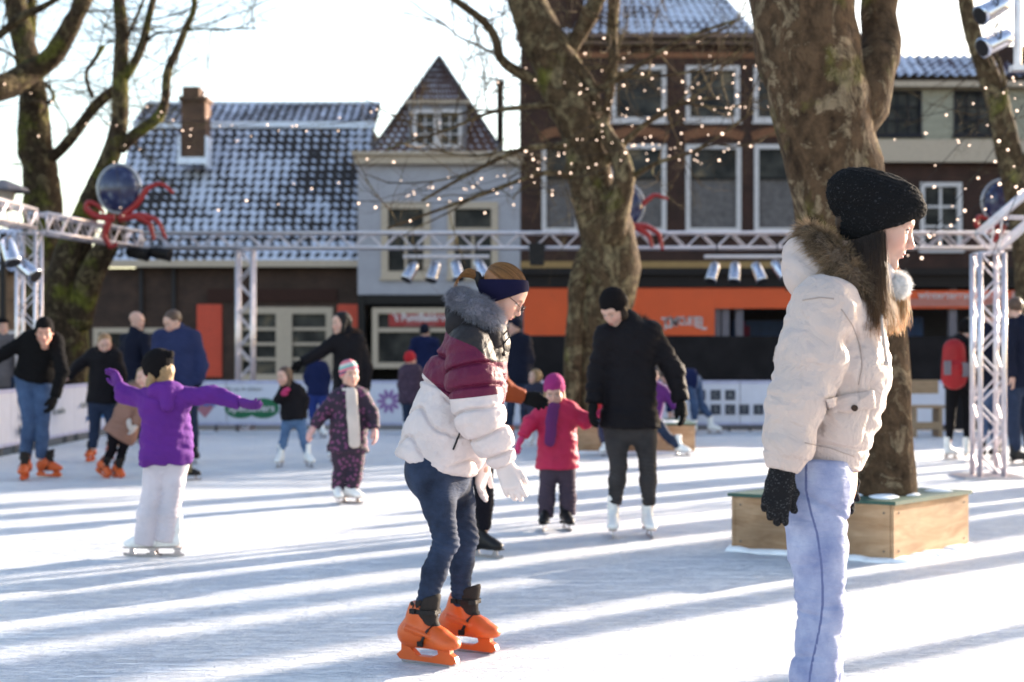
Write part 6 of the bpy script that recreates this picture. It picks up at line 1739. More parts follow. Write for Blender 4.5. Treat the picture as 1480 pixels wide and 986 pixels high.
def woman():
    Z = 5.8; px = Z/FPX
    g = lambda x, y, d=0.0: W(x, y, Z+d)
    base = W(632, 0, Z); base[2] = 0
    rt = empty('person', base, 'woman with navy headband, glasses, padded white and maroon jacket and orange skates', 'person')
    fwd = frame(-12)[:, 1]
    HR = frame(-10, 37, 0); HO = g(727, 424)
    hv, hf = head_mesh(.0024); hw = place(hv, HO, HR, .93).astype(np.float32)
    hc = head_colors(hv, skin=SK0*np.array([1.0, .97, .95]), brow=(.25, .13, .07), rosy=.5)
    shN, shF = g(678, 502, -.17), g(696, 498, .17); elN, elF = g(692, 600, -.22), g(694, 600, .22)
    wrN, wrF = g(728, 668, -.20), g(699, 666, .12)
    hpN, hpF = g(623, 678, -.085), g(652, 684, .085); knN, knF = g(645, 783, -.10), g(674, 776, .12); anN, anF = g(611, 890, -.052), g(665, 876, .175)
    b = SDF()
    b.cone(g(716, 440), g(695, 475), .05, .06, k=.03); b.cone(shN, shF, .05, .05, k=.05)
    b.cone(g(688, 500), g(650, 600), .10, .11, k=.05); b.cone(g(650, 600), g(636, 665), .11, .13, k=.05)
    for a, e, w_ in ((shN, elN, wrN), (shF, elF, wrF)):
        b.cone(a, e, .048, .038, k=.03); b.cone(e, w_, .038, .026, k=.01); b.cone(w_, w_+unit(w_-e)*.04, .024, .02, k=.02)
    for a, k_, n_ in ((hpN, knN, anN), (hpF, knF, anF)):
        b.cone(a, k_, .055, .030, k=.03); b.cone(k_, n_, .030, .022, k=.01); b.cone(n_, n_-fwd*.01-np.array([0, 0, .04]), .022, .02, k=.01)
    bv, bf = b.mesh(.012)
    V, F, C = joined([(bv, bf, SK0), (hw, hf, hc)]); mesh_obj('body', V, F, SKIN, rt, colors=C)
    # jeans
    j = SDF()
    for h_, k_, n_ in ((hpN, knN, anN), (hpF, knF, anF)):
        s = SDF(); md = h_*.5+k_*.5
        s.cone(h_, md, .090, .066, k=.03); s.cone(md, k_, .066, .048, k=.02); s.cone(k_, k_*.6+n_*.4-fwd*.010, .049, .048, k=.02)
        s.cone(k_*.6+n_*.4-fwd*.010, n_, .048, .036, k=.02); s.disp(leg_disp(k_[2], n_[2], base[0], .75), .03)
        j.merge(s, .014)
    j.cone(g(640, 655), g(634, 685), .14, .13, k=.04); j.ell(g(612, 678), (.065, .12, .075), k=.05); j.cut(g(640, 650), (0, 0, 1))
    v, f = j.mesh(.0055)
    mesh_obj('jeans', v, f, denim('dark_denim', (.004, .008, .022), (.040, .066, .135), .5), rt)
    # jacket
    hem = g(630, 676); hn = unit(np.array([-.27, 0, -.96]))
    ax0, ax1 = g(692, 490), g(632, 670); ax = unit(ax1-ax0); perp = unit(np.cross(ax, (0, 1, 0)))
    t = SDF()
    t.cone(g(690, 492), g(669, 556), .122, .148, k=.06); t.cone(g(669, 556), g(651, 622), .148, .168, k=.06); t.cone(g(651, 622), g(633, 668), .168, .162, k=.05)
    t.cone(g(632, 668), g(628, 700), .168, .150, k=.03)
    t.cone(shN, shF, .085, .085, k=.08); t.cone(g(700, 472), g(692, 500), .075, .11, k=.05)
    t.cone(g(706, 512, -.04), g(706, 600, -.04), .055, .055, k=.05)
    t.cut(hem, hn, k=.03)
    def td(P):
        s = (P-ax0)@ax; q = (P-ax0)@perp; lat = P[:, 1]-Z
        w = np.zeros(len(P))
        up = seamdip(s+.15*np.abs(lat)*0, .118, .014, .0075, .05)
        an = np.arctan2(q, lat)
        tri = np.abs(((an*.95/math.pi*2.2) % 1.0)-.5)*2
        tri = tri*tri*(3-2*tri); lo = seamdip(s-.06*tri+.012*vnoise(P, 7, 2), .128, .012, .008, .35)
        k = np.clip((s-.235)/.03, 0, 1)
        w = up*(1-k)+lo*k
        yk = np.clip(((s-.085)/.02), 0, 1)
        w = w*yk + .002*vnoise(P, 20, 3)
        d = -((P-hem)@hn); w = w*np.clip((d-.02)/.03, .15, 1)
        return w + .0045*vnoise(P, (14, 14, 20), 5)+.003*vnoise(P, 34, 6) + .0022*vnoise(P, 60, 9)
    t.disp(td, .045)
    tv, tf = t.mesh(.0048)
    zm = zone_mat('padded_three_colour', (.86, .80, .79), (.150, .008, .050), (.030, .025, .026), .6)
    imx = lambda P: P[:, 0]/P[:, 1]*FPX+CX
    imy = lambda P: HY-(P[:, 2]-CAMH)/Z*FPX
    def zones(P, torso=True):
        s = (P-ax0)@ax; X = (P[:, 0])/px+CX; Y = HY-(P[:, 2]-CAMH)/px
        if torso: za = (np.interp(X, [590, 612, 650, 700, 735], [528, 540, 572, 598, 604])-Y)*px
        else: za = (np.interp(X, [640, 728], [576, 566])-Y)*px
        zb = (np.interp(X, [640, 652, 690, 712, 735], [474, 486, 502, 522, 524])-Y)*px
        return {'za': za, 'zb': zb}
    jk = mesh_obj('jacket', tv, tf, zm, rt, attrs=zones(tv))
    for sh, el, wr, ph in ((shN, elN, wrN, .0), (shF, elF, wrF, .2)):
        s = SDF(); md = sh*.5+el*.5; u = unit(wr-el); ud = unit(el-sh); L1 = np.linalg.norm(el-sh)
        s.cone(sh+np.array([.0, 0, -.02]), md, .094, .103, k=.04); s.cone(md, el, .103, .092, k=.03); s.cone(el, el*.4+wr*.6, .092, .070, k=.03); s.cone(el*.4+wr*.6, wr, .070, .048, k=.03)
        s.cut(wr+u*.005, u, k=.02)
        def sd(P):
            a = (P-sh)@ud; c = (P-el)@u
            k = np.clip(c/.06+.5, 0, 1); ss = a*(1-k)+(L1+c)*k
            return seamdip(ss+.008*vnoise(P, 9, 2), .088, .013, .0065, ph)*np.clip((ss-.03)/.04, 0, 1) + .0045*vnoise(P, (16, 16, 24), 7)+.003*vnoise(P, 42, 8)
        s.disp(sd, .04)
        v, f = s.mesh(.0046); mesh_obj('sleeve', v, f, zm, jk, attrs=zones(v, False))
    # hood of charcoal cloth, grey fur, black stand-up collar
    ch = cloth('charcoal_cloth', (.035, .033, .036), rough=.6)
    s = SDF(); s.cone(g(662, 452, .02), g(668, 470, -.06), .045, .06, k=.04); s.cone(g(668, 470, -.06), g(706, 488, -.10), .06, .05, k=.04); s.cone(g(662, 452, .02), g(700, 480, .12), .045, .05, k=.04)
    s.cone(g(706, 488, -.10), g(724, 500, -.03), .05, .035, k=.04)
    v, f = s.mesh(.007); mesh_obj('hood', v, f, ch, jk)
    s = SDF(); s.cone(g(712, 476, -.06), g(720, 500, -.045), .034, .042, k=.03); s.cone(g(712, 476, .06), g(720, 500, .045), .034, .042, k=.03); s.cone(g(727, 488, -.02), g(726, 506, 0), .022, .028, k=.03)
    s.disp(lambda P: .006*vnoise(P, 30, 4), .03); v, f = s.mesh(.006); mesh_obj('collar', v, f, plain('collar_black', (.012, .012, .013), rough=.5), jk)
    m = MB(); m.tube([g(722, 490, -.10), g(733, 478, -.10), g(737, 486, -.10), g(728, 497, -.10)], .004, 6); m.tube([g(727, 492, -.10), g(729, 504, -.105), g(728, 510, -.10)], .004, 6); m.ico(g(728, 512, -.10), .009, n=8); m.build('cord', BLK, jk, smooth=True)
    FP = [g(658, 428, -.03), g(672, 437, -.07), g(690, 448, -.11), g(706, 458, -.12), g(716, 462, -.10)]; FB = [g(658, 428, -.03), g(666, 432, .06), g(690, 442, .12), g(712, 456, .10)]
    s = SDF()
    for A_, rr in ((FP, [.026, .040, .046, .042, .028]), (FB, [.026, .038, .042, .028])):
        for i in range(len(A_)-1): s.cone(A_[i], A_[i+1], rr[i], rr[i+1], k=.02)
    fv, ff = s.mesh(.007); fb = mesh_obj('fur_trim', fv, ff, plain('grey_underwool', (.26, .26, .32), rough=.95), jk)
    def fc(p, t):
        st = np.clip(.6+.4*vnoise(p.astype(np.float32), 26, 3)+rng.normal(0, .12, len(p)), 0, 1)[:, None, None]
        return (np.array([.26, .26, .33])*(1-st)+np.array([.52, .52, .60])*st)*(.75+.35*t[None, :, None])
    fur('fur', fv, vnormals(fv, ff), 9000, .026, .0009, fc, FURM, fb, comb=(.2, -.1, -.45), jitter=.6, curl=.3)
    # hair, headband, pony tail
    s = SDF(); s.ell((0, -.018, .038), (.074, .092, .076), k=.02); s.cut((0, .0, -.02), (0, .3, -1), k=.01)
    v, f = s.mesh(.006); hb = mesh_obj('hair', place(v, HO, HR), f, plain('auburn_base', (.36, .155, .052), rough=.6), rt)
    n = 3400; m_ = 14; t_ = np.linspace(0, 1, m_)
    pony = unit(np.array([0, -.95, .12])); th_ = rng.uniform(-1.45, 1.45, n); ph0 = rng.uniform(.45, .95, n)
    tt = t_[None, :, None]; phi = (ph0[:, None]*(1-t_)[None]+2.9*t_[None])[:, :, None]
    lat = np.stack([np.sin(th_), np.zeros(n), np.cos(th_)], 1)[:, None]
    D_ = np.cos(phi)*np.array([0, 1.0, 0])+np.sin(phi)*lat
    w_ = np.clip((tt-.55)/.45, 0, 1)**1.5; D_ = D_*(1-w_)+pony*w_; D_ /= np.linalg.norm(D_, axis=2, keepdims=True)
    P = D_*np.array([.0745, .0925, .0765])+np.array([0, -.018, .038])+rng.normal(0, .0008, (n, 1, 3))+np.abs(rng.normal(0, .0012, (n, 1, 1)))*D_*np.sin(t_*3.14)[None, :, None]
    Cc = np.array([.40, .18, .06])*rng.uniform(.45, 1.6, n)[:, None, None]*np.ones((1, m_, 1))
    strands('hair_strand', place(P.reshape(-1, 3), HO, HR).reshape(n, m_, 3), np.full((n, m_), .0011), Cc, HAIRM, hb)
    pc = g(694, 404)
    n = 700; q = rng.uniform(0, 2*math.pi, n); rr = rng.uniform(.2, 1, n)*.018
    pts = [g(693, 404), g(684, 396), g(672, 394), g(663, 401), g(658, 413), g(657, 426)]; pts = np.array(pts); T = np.linspace(0, 1, len(pts))
    PP = np.stack([np.interp(t_, T, pts[:, k]) for k in range(3)], 1)
    off = np.stack([np.cos(q)*.55, np.sin(q), np.cos(q)*.8], 1)*rr[:, None]
    P = PP[None]+off[:, None]*(np.sin(t_*2.6+.35)[None, :, None]*1.15+.1)+rng.normal(0, .001, (n, m_, 3))*1.0
    strands('ponytail', P, np.full((n, m_), .0011), np.array([.42, .19, .065])*rng.uniform(.5, 1.5, n)[:, None, None]*np.ones((1, m_, 1)), HAIRM, hb)
    s = SDF().cone(g(690, 398), g(694, 411), .017, .017).disp(lambda P: .003*vnoise(P, 80, 2), .02); v, f = s.mesh(.004); mesh_obj('hair_tie', v, f, BLK, hb)
    s = SDF(); s.ell((0, -.014, .036), (.083, .102, .086), k=.02); s.ell((0, -.02, -.01), (.086, .090, .06), k=.03)
    v, f = None, None
    s2 = SDF().merge(s, 0)
    Rw = HR; 
    def toL(p): return (np.asarray(p)-HO)@HR
    def dirL(d): return np.asarray(d)@HR
    s2.cut(toL(g(735, 405)), dirL((.02, 0, 1)), k=.004); s2.cut(toL(g(738, 430)), dirL((.30, 0, -.95)), k=.004)
    v, f = s2.mesh(.0035); mesh_obj('headband', place(v, HO, HR), f, cloth('navy_fleece', (.012, .012, .045), rough=.9, fold=.15), rt)
    m = MB()
    for sx in (-1, 1):
        ring = [np.array([sx*.033+.021*math.cos(a), .1035-.25*abs(.021*math.cos(a)+0)*.3, -.004+.0145*math.sin(a)]) for a in np.linspace(0, 2*math.pi, 20)]
        m.tube(place(ring, HO, HR), .0011, 5, cap=False)
        m.tube(place([(sx*.054, .098, .002), (sx*.066, .075, .008), (sx*.080, .0, .010)], HO, HR), .0017, 5)
    m.tube(place([(-.012, .103, .0), (0, .108, .003), (.012, .103, .0)], HO, HR), .0013, 5)
    m.build('glasses', plain('glasses_frame', (.015, .013, .015), rough=.25), rt, smooth=True)
    # gloves
    gw = cloth('white_glove', (.92, .87, .85), rough=.9, fold=.2, fscale=20)
    for wr, u_, dors, flip in ((wrN, unit(g(741, 706)-g(728, 668)+np.array([0, -.01, 0])), (-.25, -1, .1), False), (wrF, unit(g(694, 702)-g(699, 666)), (-.9, .3, .1), False)):
        s = hand_sdf(.30, 1.3, .0035, .9); s.cone((0, -.02, 0), (0, -.06, 0), .036, .040, k=.02); v, f = s.mesh(.0032)
        Rr = hand_frame(u_, dors)
        if Rr[0, 0] < 0: v = v*np.array([-1, 1, 1], dtype=np.float32); f = f[:, ::-1]
        mesh_obj('glove', place(v, wr+u_*.02, Rr, .98), f, gw, rt)
    # zip of the pocket
    from mathutils import Vector
    from mathutils.bvhtree import BVHTree
    bvh = BVHTree.FromPolygons([tuple(map(float, p)) for p in tv], [tuple(map(int, q)) for q in tf]); cam = Vector((0, 0, CAMH)); P = []
    for u in np.linspace(0, 1, 9):
        x, y = 667*(1-u)+655*u, 619*(1-u)+650*u; d = Vector([float(q) for q in W(x, y, 1.0)])-cam; h_ = bvh.ray_cast(cam, d.normalized())
        if h_[0]: P.append(np.array(h_[0])+np.array(h_[1])*.003)
    if len(P) > 2: m = MB(); m.tube(P, .0042, 6); m.tube([P[0], P[0]+(0.012, -.004, -.002)], .004, 6); m.build('pocket_zip', BLK, jk, smooth=True)
    add_skate(rt, 'orange', (-.345, 5.735, 0), -27, s=1.12); add_skate(rt, 'orange', (-.190, 5.97, 0), -26, s=1.12)
woman()
# ---------------------------------------------------------------- the other skaters
def human(label, Z, x0, s, yaw, J, top, bottom, head, hands, skates, h=.014, group=None):
    """J: sh,el,wr,hp,kn,an -> pairs of (px,py,depth) image-left first.  s = build scale"""
    g = lambda q: W(q[0], q[1], Z+(q[2] if len(q) > 2 else 0.0))
    base = W(x0, 0, Z); base[2] = 0
    rt = empty('person', base, label, 'person', group)
    fr = frame(yaw); rtv, fwd = fr[:, 0], fr[:, 1]
    P = {k: [g(a) for a in v] for k, v in J.items()}
    sh, el, wr, hp, kn, an = [P[k] for k in ('sh', 'el', 'wr', 'hp', 'kn', 'an')]
    ms, mh = (sh[0]+sh[1])/2, (hp[0]+hp[1])/2
    sh[0], sh[1] = ms+(sh[0]-ms)*.82, ms+(sh[1]-ms)*.82
    ax = unit(mh-ms); up = -ax
    HO = g(head['o']); HR = frame(head.get('yaw', yaw), head.get('pitch', 0), head.get('roll', 0)); hs = head.get('s', .96)
    child = head.get('child', False)
    hv, hf = head_mesh(.0045 if Z < 12 else .007, child); hc = head_colors(hv, skin=SK0*np.array(head.get('tone', (1, 1, 1))), rosy=.7, brow=head.get('brow', (.16, .09, .05)))
    hw = place(hv, HO, HR, hs).astype(np.float32)
    flat = [(fwd, .68)]
    b = SDF()
    nk = HO+HR@np.array([0, -.04, -.12])*hs
    b.cone(nk, ms+up*.02, .05*s, .045*s, k=.03); b.cone(sh[0], sh[1], .045*s, .045*s, k=.05)
    b.cone(ms-up*.08*s, mh, .13*s, .13*s, k=.06, flat=flat)
    for i in (0, 1):
        b.cone(sh[i], el[i], .042*s, .034*s, k=.03); b.cone(el[i], wr[i], .034*s, .025*s, k=.01); b.cone(wr[i], wr[i]+unit(wr[i]-el[i])*.05*s, .024*s, .02*s, k=.01)
        b.cone(hp[i], kn[i], .075*s, .048*s, k=.05); b.cone(kn[i], an[i], .048*s, .034*s, k=.01); b.cone(an[i], an[i]-np.array([0, 0, .02*s]), .026*s, .02*s, k=.01)
    parts = [(hw, hf, hc)]
    bv, bf = b.mesh(.018); parts.append((bv, bf, SK0))
    if hands[0] == 'skin' or hands[1] == 'skin':
        for i in (0, 1):
            if hands[i] == 'skin':
                v, f = hand_mesh(.006, .4, 0.0); u = unit(wr[i]-el[i]); R = hand_frame(u, rtv*(1 if i == 1 else -1)*(-1)+fwd*.4)
                parts.append((place(v, wr[i]-u*.01, R, s*.95).astype(np.float32), f, SK0))
    V, F, C = joined(parts); mesh_obj('body', V, F, SKIN, rt, colors=C)
    # trousers
    th = bottom.get('th', .012); fl = bottom.get('flare', 0)
    j = SDF()
    for i in (0, 1):
        q = SDF(); md = hp[i]*.5+kn[i]*.5; cf = kn[i]*.6+an[i]*.4
        q.cone(hp[i], md, .086*s+th, .070*s+th, k=.03); q.cone(md, kn[i], .070*s+th, .052*s+th+fl*.3, k=.02); q.cone(kn[i], cf, .052*s+th+fl*.3, .053*s+th+fl*.6, k=.02)
        e = an[i]-np.array([0, 0, bottom.get('drop', 0)])
        q.cone(cf, e, .053*s+th+fl*.6, .038*s+th+fl, k=.02); q.cut(e, e-kn[i], k=.01)
        am = bottom.get('wr', 1.0)*s; q.disp(leg_disp(kn[i][2], an[i][2], base[0], am), .03); j.merge(q, .012)
    j.cone(mh+up*.10*s, mh, .125*s+th, .135*s+th, k=.04, flat=[(fwd, .78)])
    v, f = j.mesh(h*.8); mesh_obj('trousers', v, f, bottom['mat'], rt)
    # jacket or coat
    th = top.get('th', .02); L = np.linalg.norm(mh-ms); k2 = (kn[0]+kn[1])/2
    t = SDF(); c1 = ms-up*.09*s; c2 = ms*.4+mh*.6
    wd = top.get('w', 1.0); rip = top.get('puff')
    r_ = (.011*s, rip, .2) if rip else None
    t.cone(c1, c2, .150*s*wd+th, .138*s*wd+th, k=.06, flat=flat, ripple=r_); t.cone(c2, mh, .138*s*wd+th, .158*s*wd+th, k=.06, flat=[(fwd, .75)], ripple=r_)
    ln = top.get('len', .05)             # length past the hip centre, metres
    dn = unit(top['dir']) if 'dir' in top else (unit(k2-mh) if ln > .1 else ax)
    t.cone(mh, mh+dn*(ln+.12), .158*s*wd+th, (.165+top.get('skirt', 0))*s*wd+th, k=.05, flat=[(fwd, .8)], ripple=r_)
    t.cut(mh+dn*ln, dn, k=.015)
    t.cone(sh[0]-up*.01, sh[1]-up*.01, .058*s+th, .058*s+th, k=.07); t.cone(ms+up*.02, ms+up*top.get('collar', .05)*s, .075*s+th*.6, .06*s+th*.5, k=.05)
    t.cone(ms+up*.02, ms*.3+nk*.7, .075*s+th*.5, .055*s+th*.4, k=.05)
    for i in (0, 1):
        q = SDF(); u = unit(wr[i]-el[i]); a = top.get('arm', .052)*s+th*.75
        q.cone(sh[i], el[i], a+.006*s, a*.93, k=.02, ripple=r_); q.cone(el[i], wr[i]-u*.01, a*.93, a*.74, k=.02, ripple=r_); q.cut(wr[i], u, k=.01)
        t.merge(q, .03)
    nz = top.get('wr', 1.0)
    t.disp(lambda P_: nz*(.007*vnoise(P_, (12, 12, 19), 4)+.004*vnoise(P_, 28, 5)+.006*(np.abs(np.sin((P_[:, 2]+.5*P_[:, 0])*55+2.5*vnoise(P_, 7, 6)))-.5)), .03)
    v, f = t.mesh(h); jk = mesh_obj(top.get('name', 'jacket'), v, f, top['mat'], rt)
    if top.get('hood'):
        q = SDF(); back = -fwd
        cc = ms+up*.055*s+back*.06*s
        q.cone(cc-rtv*.07*s, cc+rtv*.07*s, .055*s, .055*s, k=.04); q.cone(cc+back*.03, cc+back*.05-up*.10*s, .06*s, .05*s, k=.05)
        q.cone(cc-rtv*.07*s, ms+fwd*.06*s-rtv*.06*s+up*.02, .05*s, .03*s, k=.04); q.cone(cc+rtv*.07*s, ms+fwd*.06*s+rtv*.06*s+up*.02, .05*s, .03*s, k=.04)
        q.disp(lambda P_: .008*vnoise(P_, 14, 3), .03); v, f = q.mesh(h*.8); hd = mesh_obj('hood', v, f, top['hood'], jk)
        if top.get('fur'):
            fur('fur_trim', v, vnormals(v, f), 2600, .035, .0014, lambda p, tt: np.full((len(p), len(tt), 3), 1.0)*np.array(top['fur']), FURM, jk, jitter=.8, m=4)
    # head wear in head space
    def hobj(name, sd, mat, hh=.006, par=rt, cols=None, smooth=True):
        v, f = sd.mesh(hh); return mesh_obj(name, place(v, HO, HR, hs), f, mat, par, smooth)
    hr = head.get('hair')
    if hr:
        q = SDF(); q.ell((0, -.020, .044), (.081, .100, .088), k=.02); 
        if hr.get('short'): q.cut((0, .035, .03), (0, .80, -.60), k=.01)
        else:
            q.cut((0, .050, .03), (0, 1, -.55), k=.01); q.cone((0, -.07, .0), (0, -.06, -hr.get('len', .10)), .065, .055, k=.04)
            for sx in (-1, 1): q.cone((sx*.065, -.01, 0), (sx*.066, .015, -hr.get('len', .10)), .026, .03, k=.03)
        q.disp(lambda P_: .004*vnoise(P_, (60, 60, 18), 3), .02)
        hm = plain(hr['name'], hr['col'], rough=.5, var=.3, scale=30, bump=.5, bscale=120); hq = hobj('hair', q, hm)
    ht = head.get('hat')
    if ht:
        q = SDF(); pf = ht.get('puff', .012)
        q.ell((0, -.016, .050+pf*.6), (.080+pf*.6, .098+pf*.6, .082+pf), k=.02); q.ell((0, -.02, .01), (.082+pf*.3, .094+pf*.3, .07), k=.03)
        if ht.get('slouch'): q.ell((0, -.05, .10), (.07, .07, .055), k=.05)
        dz = ht.get('low', .035); q.cut((0, .085, dz), (0, ht.get('tilt', .45), -.9), k=.006)
        q.disp(lambda P_: .0015*np.sin(np.arctan2(P_[:, 0], P_[:, 1])*40)+.002*vnoise(P_, 40, 3), .02)
        hq = hobj('hat', q, ht['mat'])
        if ht.get('bobble'): q = SDF().ell(ht['bobble'], (.038, .038, .034)).disp(lambda P_: .008*vnoise(P_, 60, 3), .02); hobj('bobble', q, ht['mat'], par=hq)
        if ht.get('band'):
            q = SDF(); q.ell((0, -.02, .01), (.086+pf*.3, .098+pf*.3, .074), k=.03); q.cut((0, .085, dz-.004), (0, ht.get('tilt', .45), -.9), k=.003); q.cut((0, .085, dz+.012), (0, -ht.get('tilt', .45), .9), k=.003); hobj('hat_edge', q, ht['band'], par=hq)
    if head.get('hoodup'):
        q = SDF(); q.ell((0, -.035, .04), (.105, .115, .115), k=.03); q.cone((0, -.05, -.03), (0, -.04, -.13), .095, .09, k=.04); q.ell((0, .095, -.01), (.066, .075, .105), k=.02, sub=True); hobj('hood', q, head['hoodup'])
    sc = head.get('scarf')
    if sc:
        q = SDF()
        for a in range(8): a0, a1 = a*math.pi/4, (a+1)*math.pi/4; c = ms+up*.055*s; q.cone(c+.075*s*(rtv*math.cos(a0)+fwd*math.sin(a0)), c+.075*s*(rtv*math.cos(a1)+fwd*math.sin(a1)), .036*s, .036*s, k=.02)
        if 'tail' in sc:
            T = [g(p) for p in sc['tail']]
            for i in range(len(T)-1): q.cone(T[i], T[i+1], sc.get('r', .04), sc.get('r', .04), k=.02, flat=[(fwd, .4)])
        q.disp(lambda P_: .006*vnoise(P_, (40, 40, 16), 3), .02); v, f = q.mesh(.009); mesh_obj('scarf', v, f, sc['mat'], rt)
    for i in (0, 1):
        if hands[i] and hands[i] != 'skin':
            v, f = hand_mesh(.006, .45, .005); u = unit(wr[i]-el[i]); R = hand_frame(u, rtv*(-1 if i == 1 else 1)+fwd*.3)
            mesh_obj('glove', place(v, wr[i]+u*.01, R, s*1.05), f, hands[i], rt)
    for sk in skates:
        kind, X, Y, yw = sk[:4]; Zy = FPX*CAMH/(Y-HY); i_ = skates.index(sk) % 2; Zs = sk[4] if len(sk) > 4 and sk[4] else (an[i_][1]+math.sin(D2R(yw))*.055 if abs(Zy-an[i_][1]) < .9 and kind != 'orange' else Zy); O = W(X, Y, Zs)
        if not (len(sk) > 5): O[2] = 0.0
        add_skate(rt, kind, O, yw, s=(1.0*s if s > .85 else .62+.38*s), pitch=sk[5] if len(sk) > 5 else 0, roll=sk[6] if len(sk) > 6 else 0)
    return rt, ms, mh, fwd, rtv, g
def people():
    bl = cloth('black_down', (.014, .013, .016), rough=.55, fold=.6); bk = cloth('black_wool', (.012, .011, .012), rough=.95); bg = cloth('black_glove', (.012, .012, .013))
    navy = cloth('navy_jacket', (.012, .016, .035), rough=.6); bh = cloth('blue_hoodie', (.035, .05, .13), rough=.9); jb = denim('mid_denim', (.03, .055, .13), (.10, .17, .32), .6); jd = denim('navy_denim', (.012, .02, .05), (.035, .055, .11), .6)
    grey = denim('charcoal_denim', (.025, .022, .024), (.075, .068, .07), .7); pk = cloth('pink_coat', (.62, .022, .10), rough=.6, fold=.6); pg = cloth('pink_glove', (.65, .05, .18))
    # woman in the long black coat
    J = dict(sh=[(872, 486, 0), (946, 482, 0)], el=[(863, 542, 0), (974, 536, .0)], wr=[(858, 582, -.05), (984, 580, -.02)], hp=[(889, 612), (931, 612)], kn=[(894, 672, -.02), (936, 672, -.02)], an=[(889, 728), (938, 730)])
    r, ms, mh, fwd, rtv, g = human('tall woman in a long black padded coat holding hands with the girl in pink', 9.67, 915, 1.02, -100, J, dict(mat=bl, th=.032, puff=.075, len=.03, skirt=.01, collar=.10, w=1.0, hood=bl, fur=(.10, .08, .065)), dict(mat=grey, th=.004, wr=.8), dict(o=(888, 446, -.05), yaw=-132, pitch=38, hat=dict(mat=bk, puff=.014, low=.028), hair=dict(name='dark_brown_hair', col=(.03, .018, .012), len=.06)), (bg, bg),
          [('white', 886, 779, -95), ('white', 938, 776, -85)], h=.011)
    # small girl in pink
    J = dict(sh=[(783, 596), (827, 594)], el=[(766, 612, -.04), (846, 608, -.02)], wr=[(755, 632, -.08), (858, 602, -.02)], hp=[(795, 668), (816, 668)], kn=[(791, 708), (820, 706)], an=[(789, 745), (822, 742)])
    human('small girl in a bright pink coat with magenta hat and purple scarf', 10.04, 805, .74, -92, J, dict(mat=pk, th=.022, len=.045, skirt=.03, name='coat', collar=.08), dict(mat=cloth('grey_violet_cord', (.085, .07, .10)), th=.012, flare=.012, drop=.015), dict(o=(801, 566, -.03), yaw=-95, pitch=22, s=.82, child=True, hat=dict(mat=cloth('magenta_knit', (.40, .035, .20), rough=.95), puff=.016, low=.035), hair=dict(name='blond_hair', col=(.42, .27, .12), len=.10),
          scarf=dict(mat=cloth('purple_scarf', (.16, .03, .16)), tail=[(800, 590, -.09), (797, 610, -.12), (795, 638, -.12)], r=.042)), (pg, pg), [('black', 787, 765, -100), ('black', 819, 760, -75)], h=.010)
    # rust jacket behind the woman
    J = dict(sh=[(672, 512, .12), (708, 515, -.12)], el=[(664, 560, .15), (731, 566, -.08)], wr=[(668, 600, .1), (757, 574, -.05)], hp=[(668, 640, .08), (692, 642, -.08)], kn=[(664, 712, .08), (699, 708, -.06)], an=[(660, 772, .08), (699, 765, -.05)])
    human('skater in rust orange jacket and black trousers behind the woman with the headband', 8.75, 685, .95, -25, J, dict(mat=cloth('rust_fleece', (.34, .06, .010), rough=.8), th=.015), dict(mat=cloth('black_trousers', (.012, .012, .018)), th=.008), dict(o=(702, 468, 0), yaw=-20, pitch=15, s=.92, hair=dict(name='brown_hair', col=(.08, .04, .02), short=1)), (bg, bg), [('black', 664, 806, -35), ('black', 703, 808, -35)], h=.012)
    # girl in the purple hooded top, seen from behind
    J = dict(sh=[(214, 578), (263, 574)], el=[(180, 572, .05), (303, 570, .0)], wr=[(173, 557, .08), (346, 581, -.02)], hp=[(228, 664), (254, 664)], kn=[(219, 722, 0), (247, 722, .02)], an=[(209, 777), (239, 772, .02)])
    wp = cloth('white_ski_cloth', (.78, .77, .84), rough=.6, fold=.7)
    human('child in purple hooded top and white ski trousers with both arms spread', 8.7, 235, .84, 112, J, dict(mat=cloth('purple_fleece', (.15, .024, .30), rough=.85, fold=.7), th=.022, arm=.048, len=.03, hood=cloth('purple_fleece', (.125, .022, .24)), name='hooded_top', w=1.0, collar=.09, wr=1.4), dict(mat=wp, th=.012, flare=.022, drop=.045, wr=.6), dict(o=(226, 540, 0), yaw=160, pitch=8, s=.88, child=True, hat=dict(mat=bk, puff=.024, low=.020, tilt=.62, slouch=1, bobble=(0, -.115, .115), band=cloth('red_edge', (.55, .03, .03))), hair=dict(name='blond_hair', col=(.42, .27, .12), len=.07)),
          (cloth('purple_glove', (.15, .03, .28)), cloth('purple_glove', (.15, .03, .28))), [('white', 205, 806, 168), ('white', 240, 799, 178)], h=.010)
    # stooping man at the left
    J = dict(sh=[(38, 488, 0), (84, 492, 0)], el=[(8, 510, -.05), (90, 538, -.12)], wr=[(-22, 528, -.1), (79, 574, -.2)], hp=[(36, 546, .05), (62, 548, .05)], kn=[(43, 608, -.08), (61, 610, -.05)], an=[(36, 664), (60, 662)])
    human('stooping man in black pullover and blue jeans at the left with orange skates', 14.1, 50, 1.1, -80, J, dict(mat=cloth('black_pullover', (.010, .010, .011), rough=.9), th=.016, len=.01, w=1.05), dict(mat=jb, th=.010), dict(o=(64, 480, -.15), yaw=-75, pitch=15, s=1.0, hat=dict(mat=bk, puff=.012), tone=(1.0, .85, .8)), (bg, bg), [('orange', 36, 694, -85), ('orange', 70, 690, -12)], h=.014)
    # blond woman in black
    J = dict(sh=[(131, 512, 0), (170, 514, 0)], el=[(112, 530, -.03), (176, 542, 0)], wr=[(98, 546, -.06), (172, 566, -.04)], hp=[(137, 580), (158, 580)], kn=[(137, 618), (161, 616)], an=[(134, 648), (163, 645)])
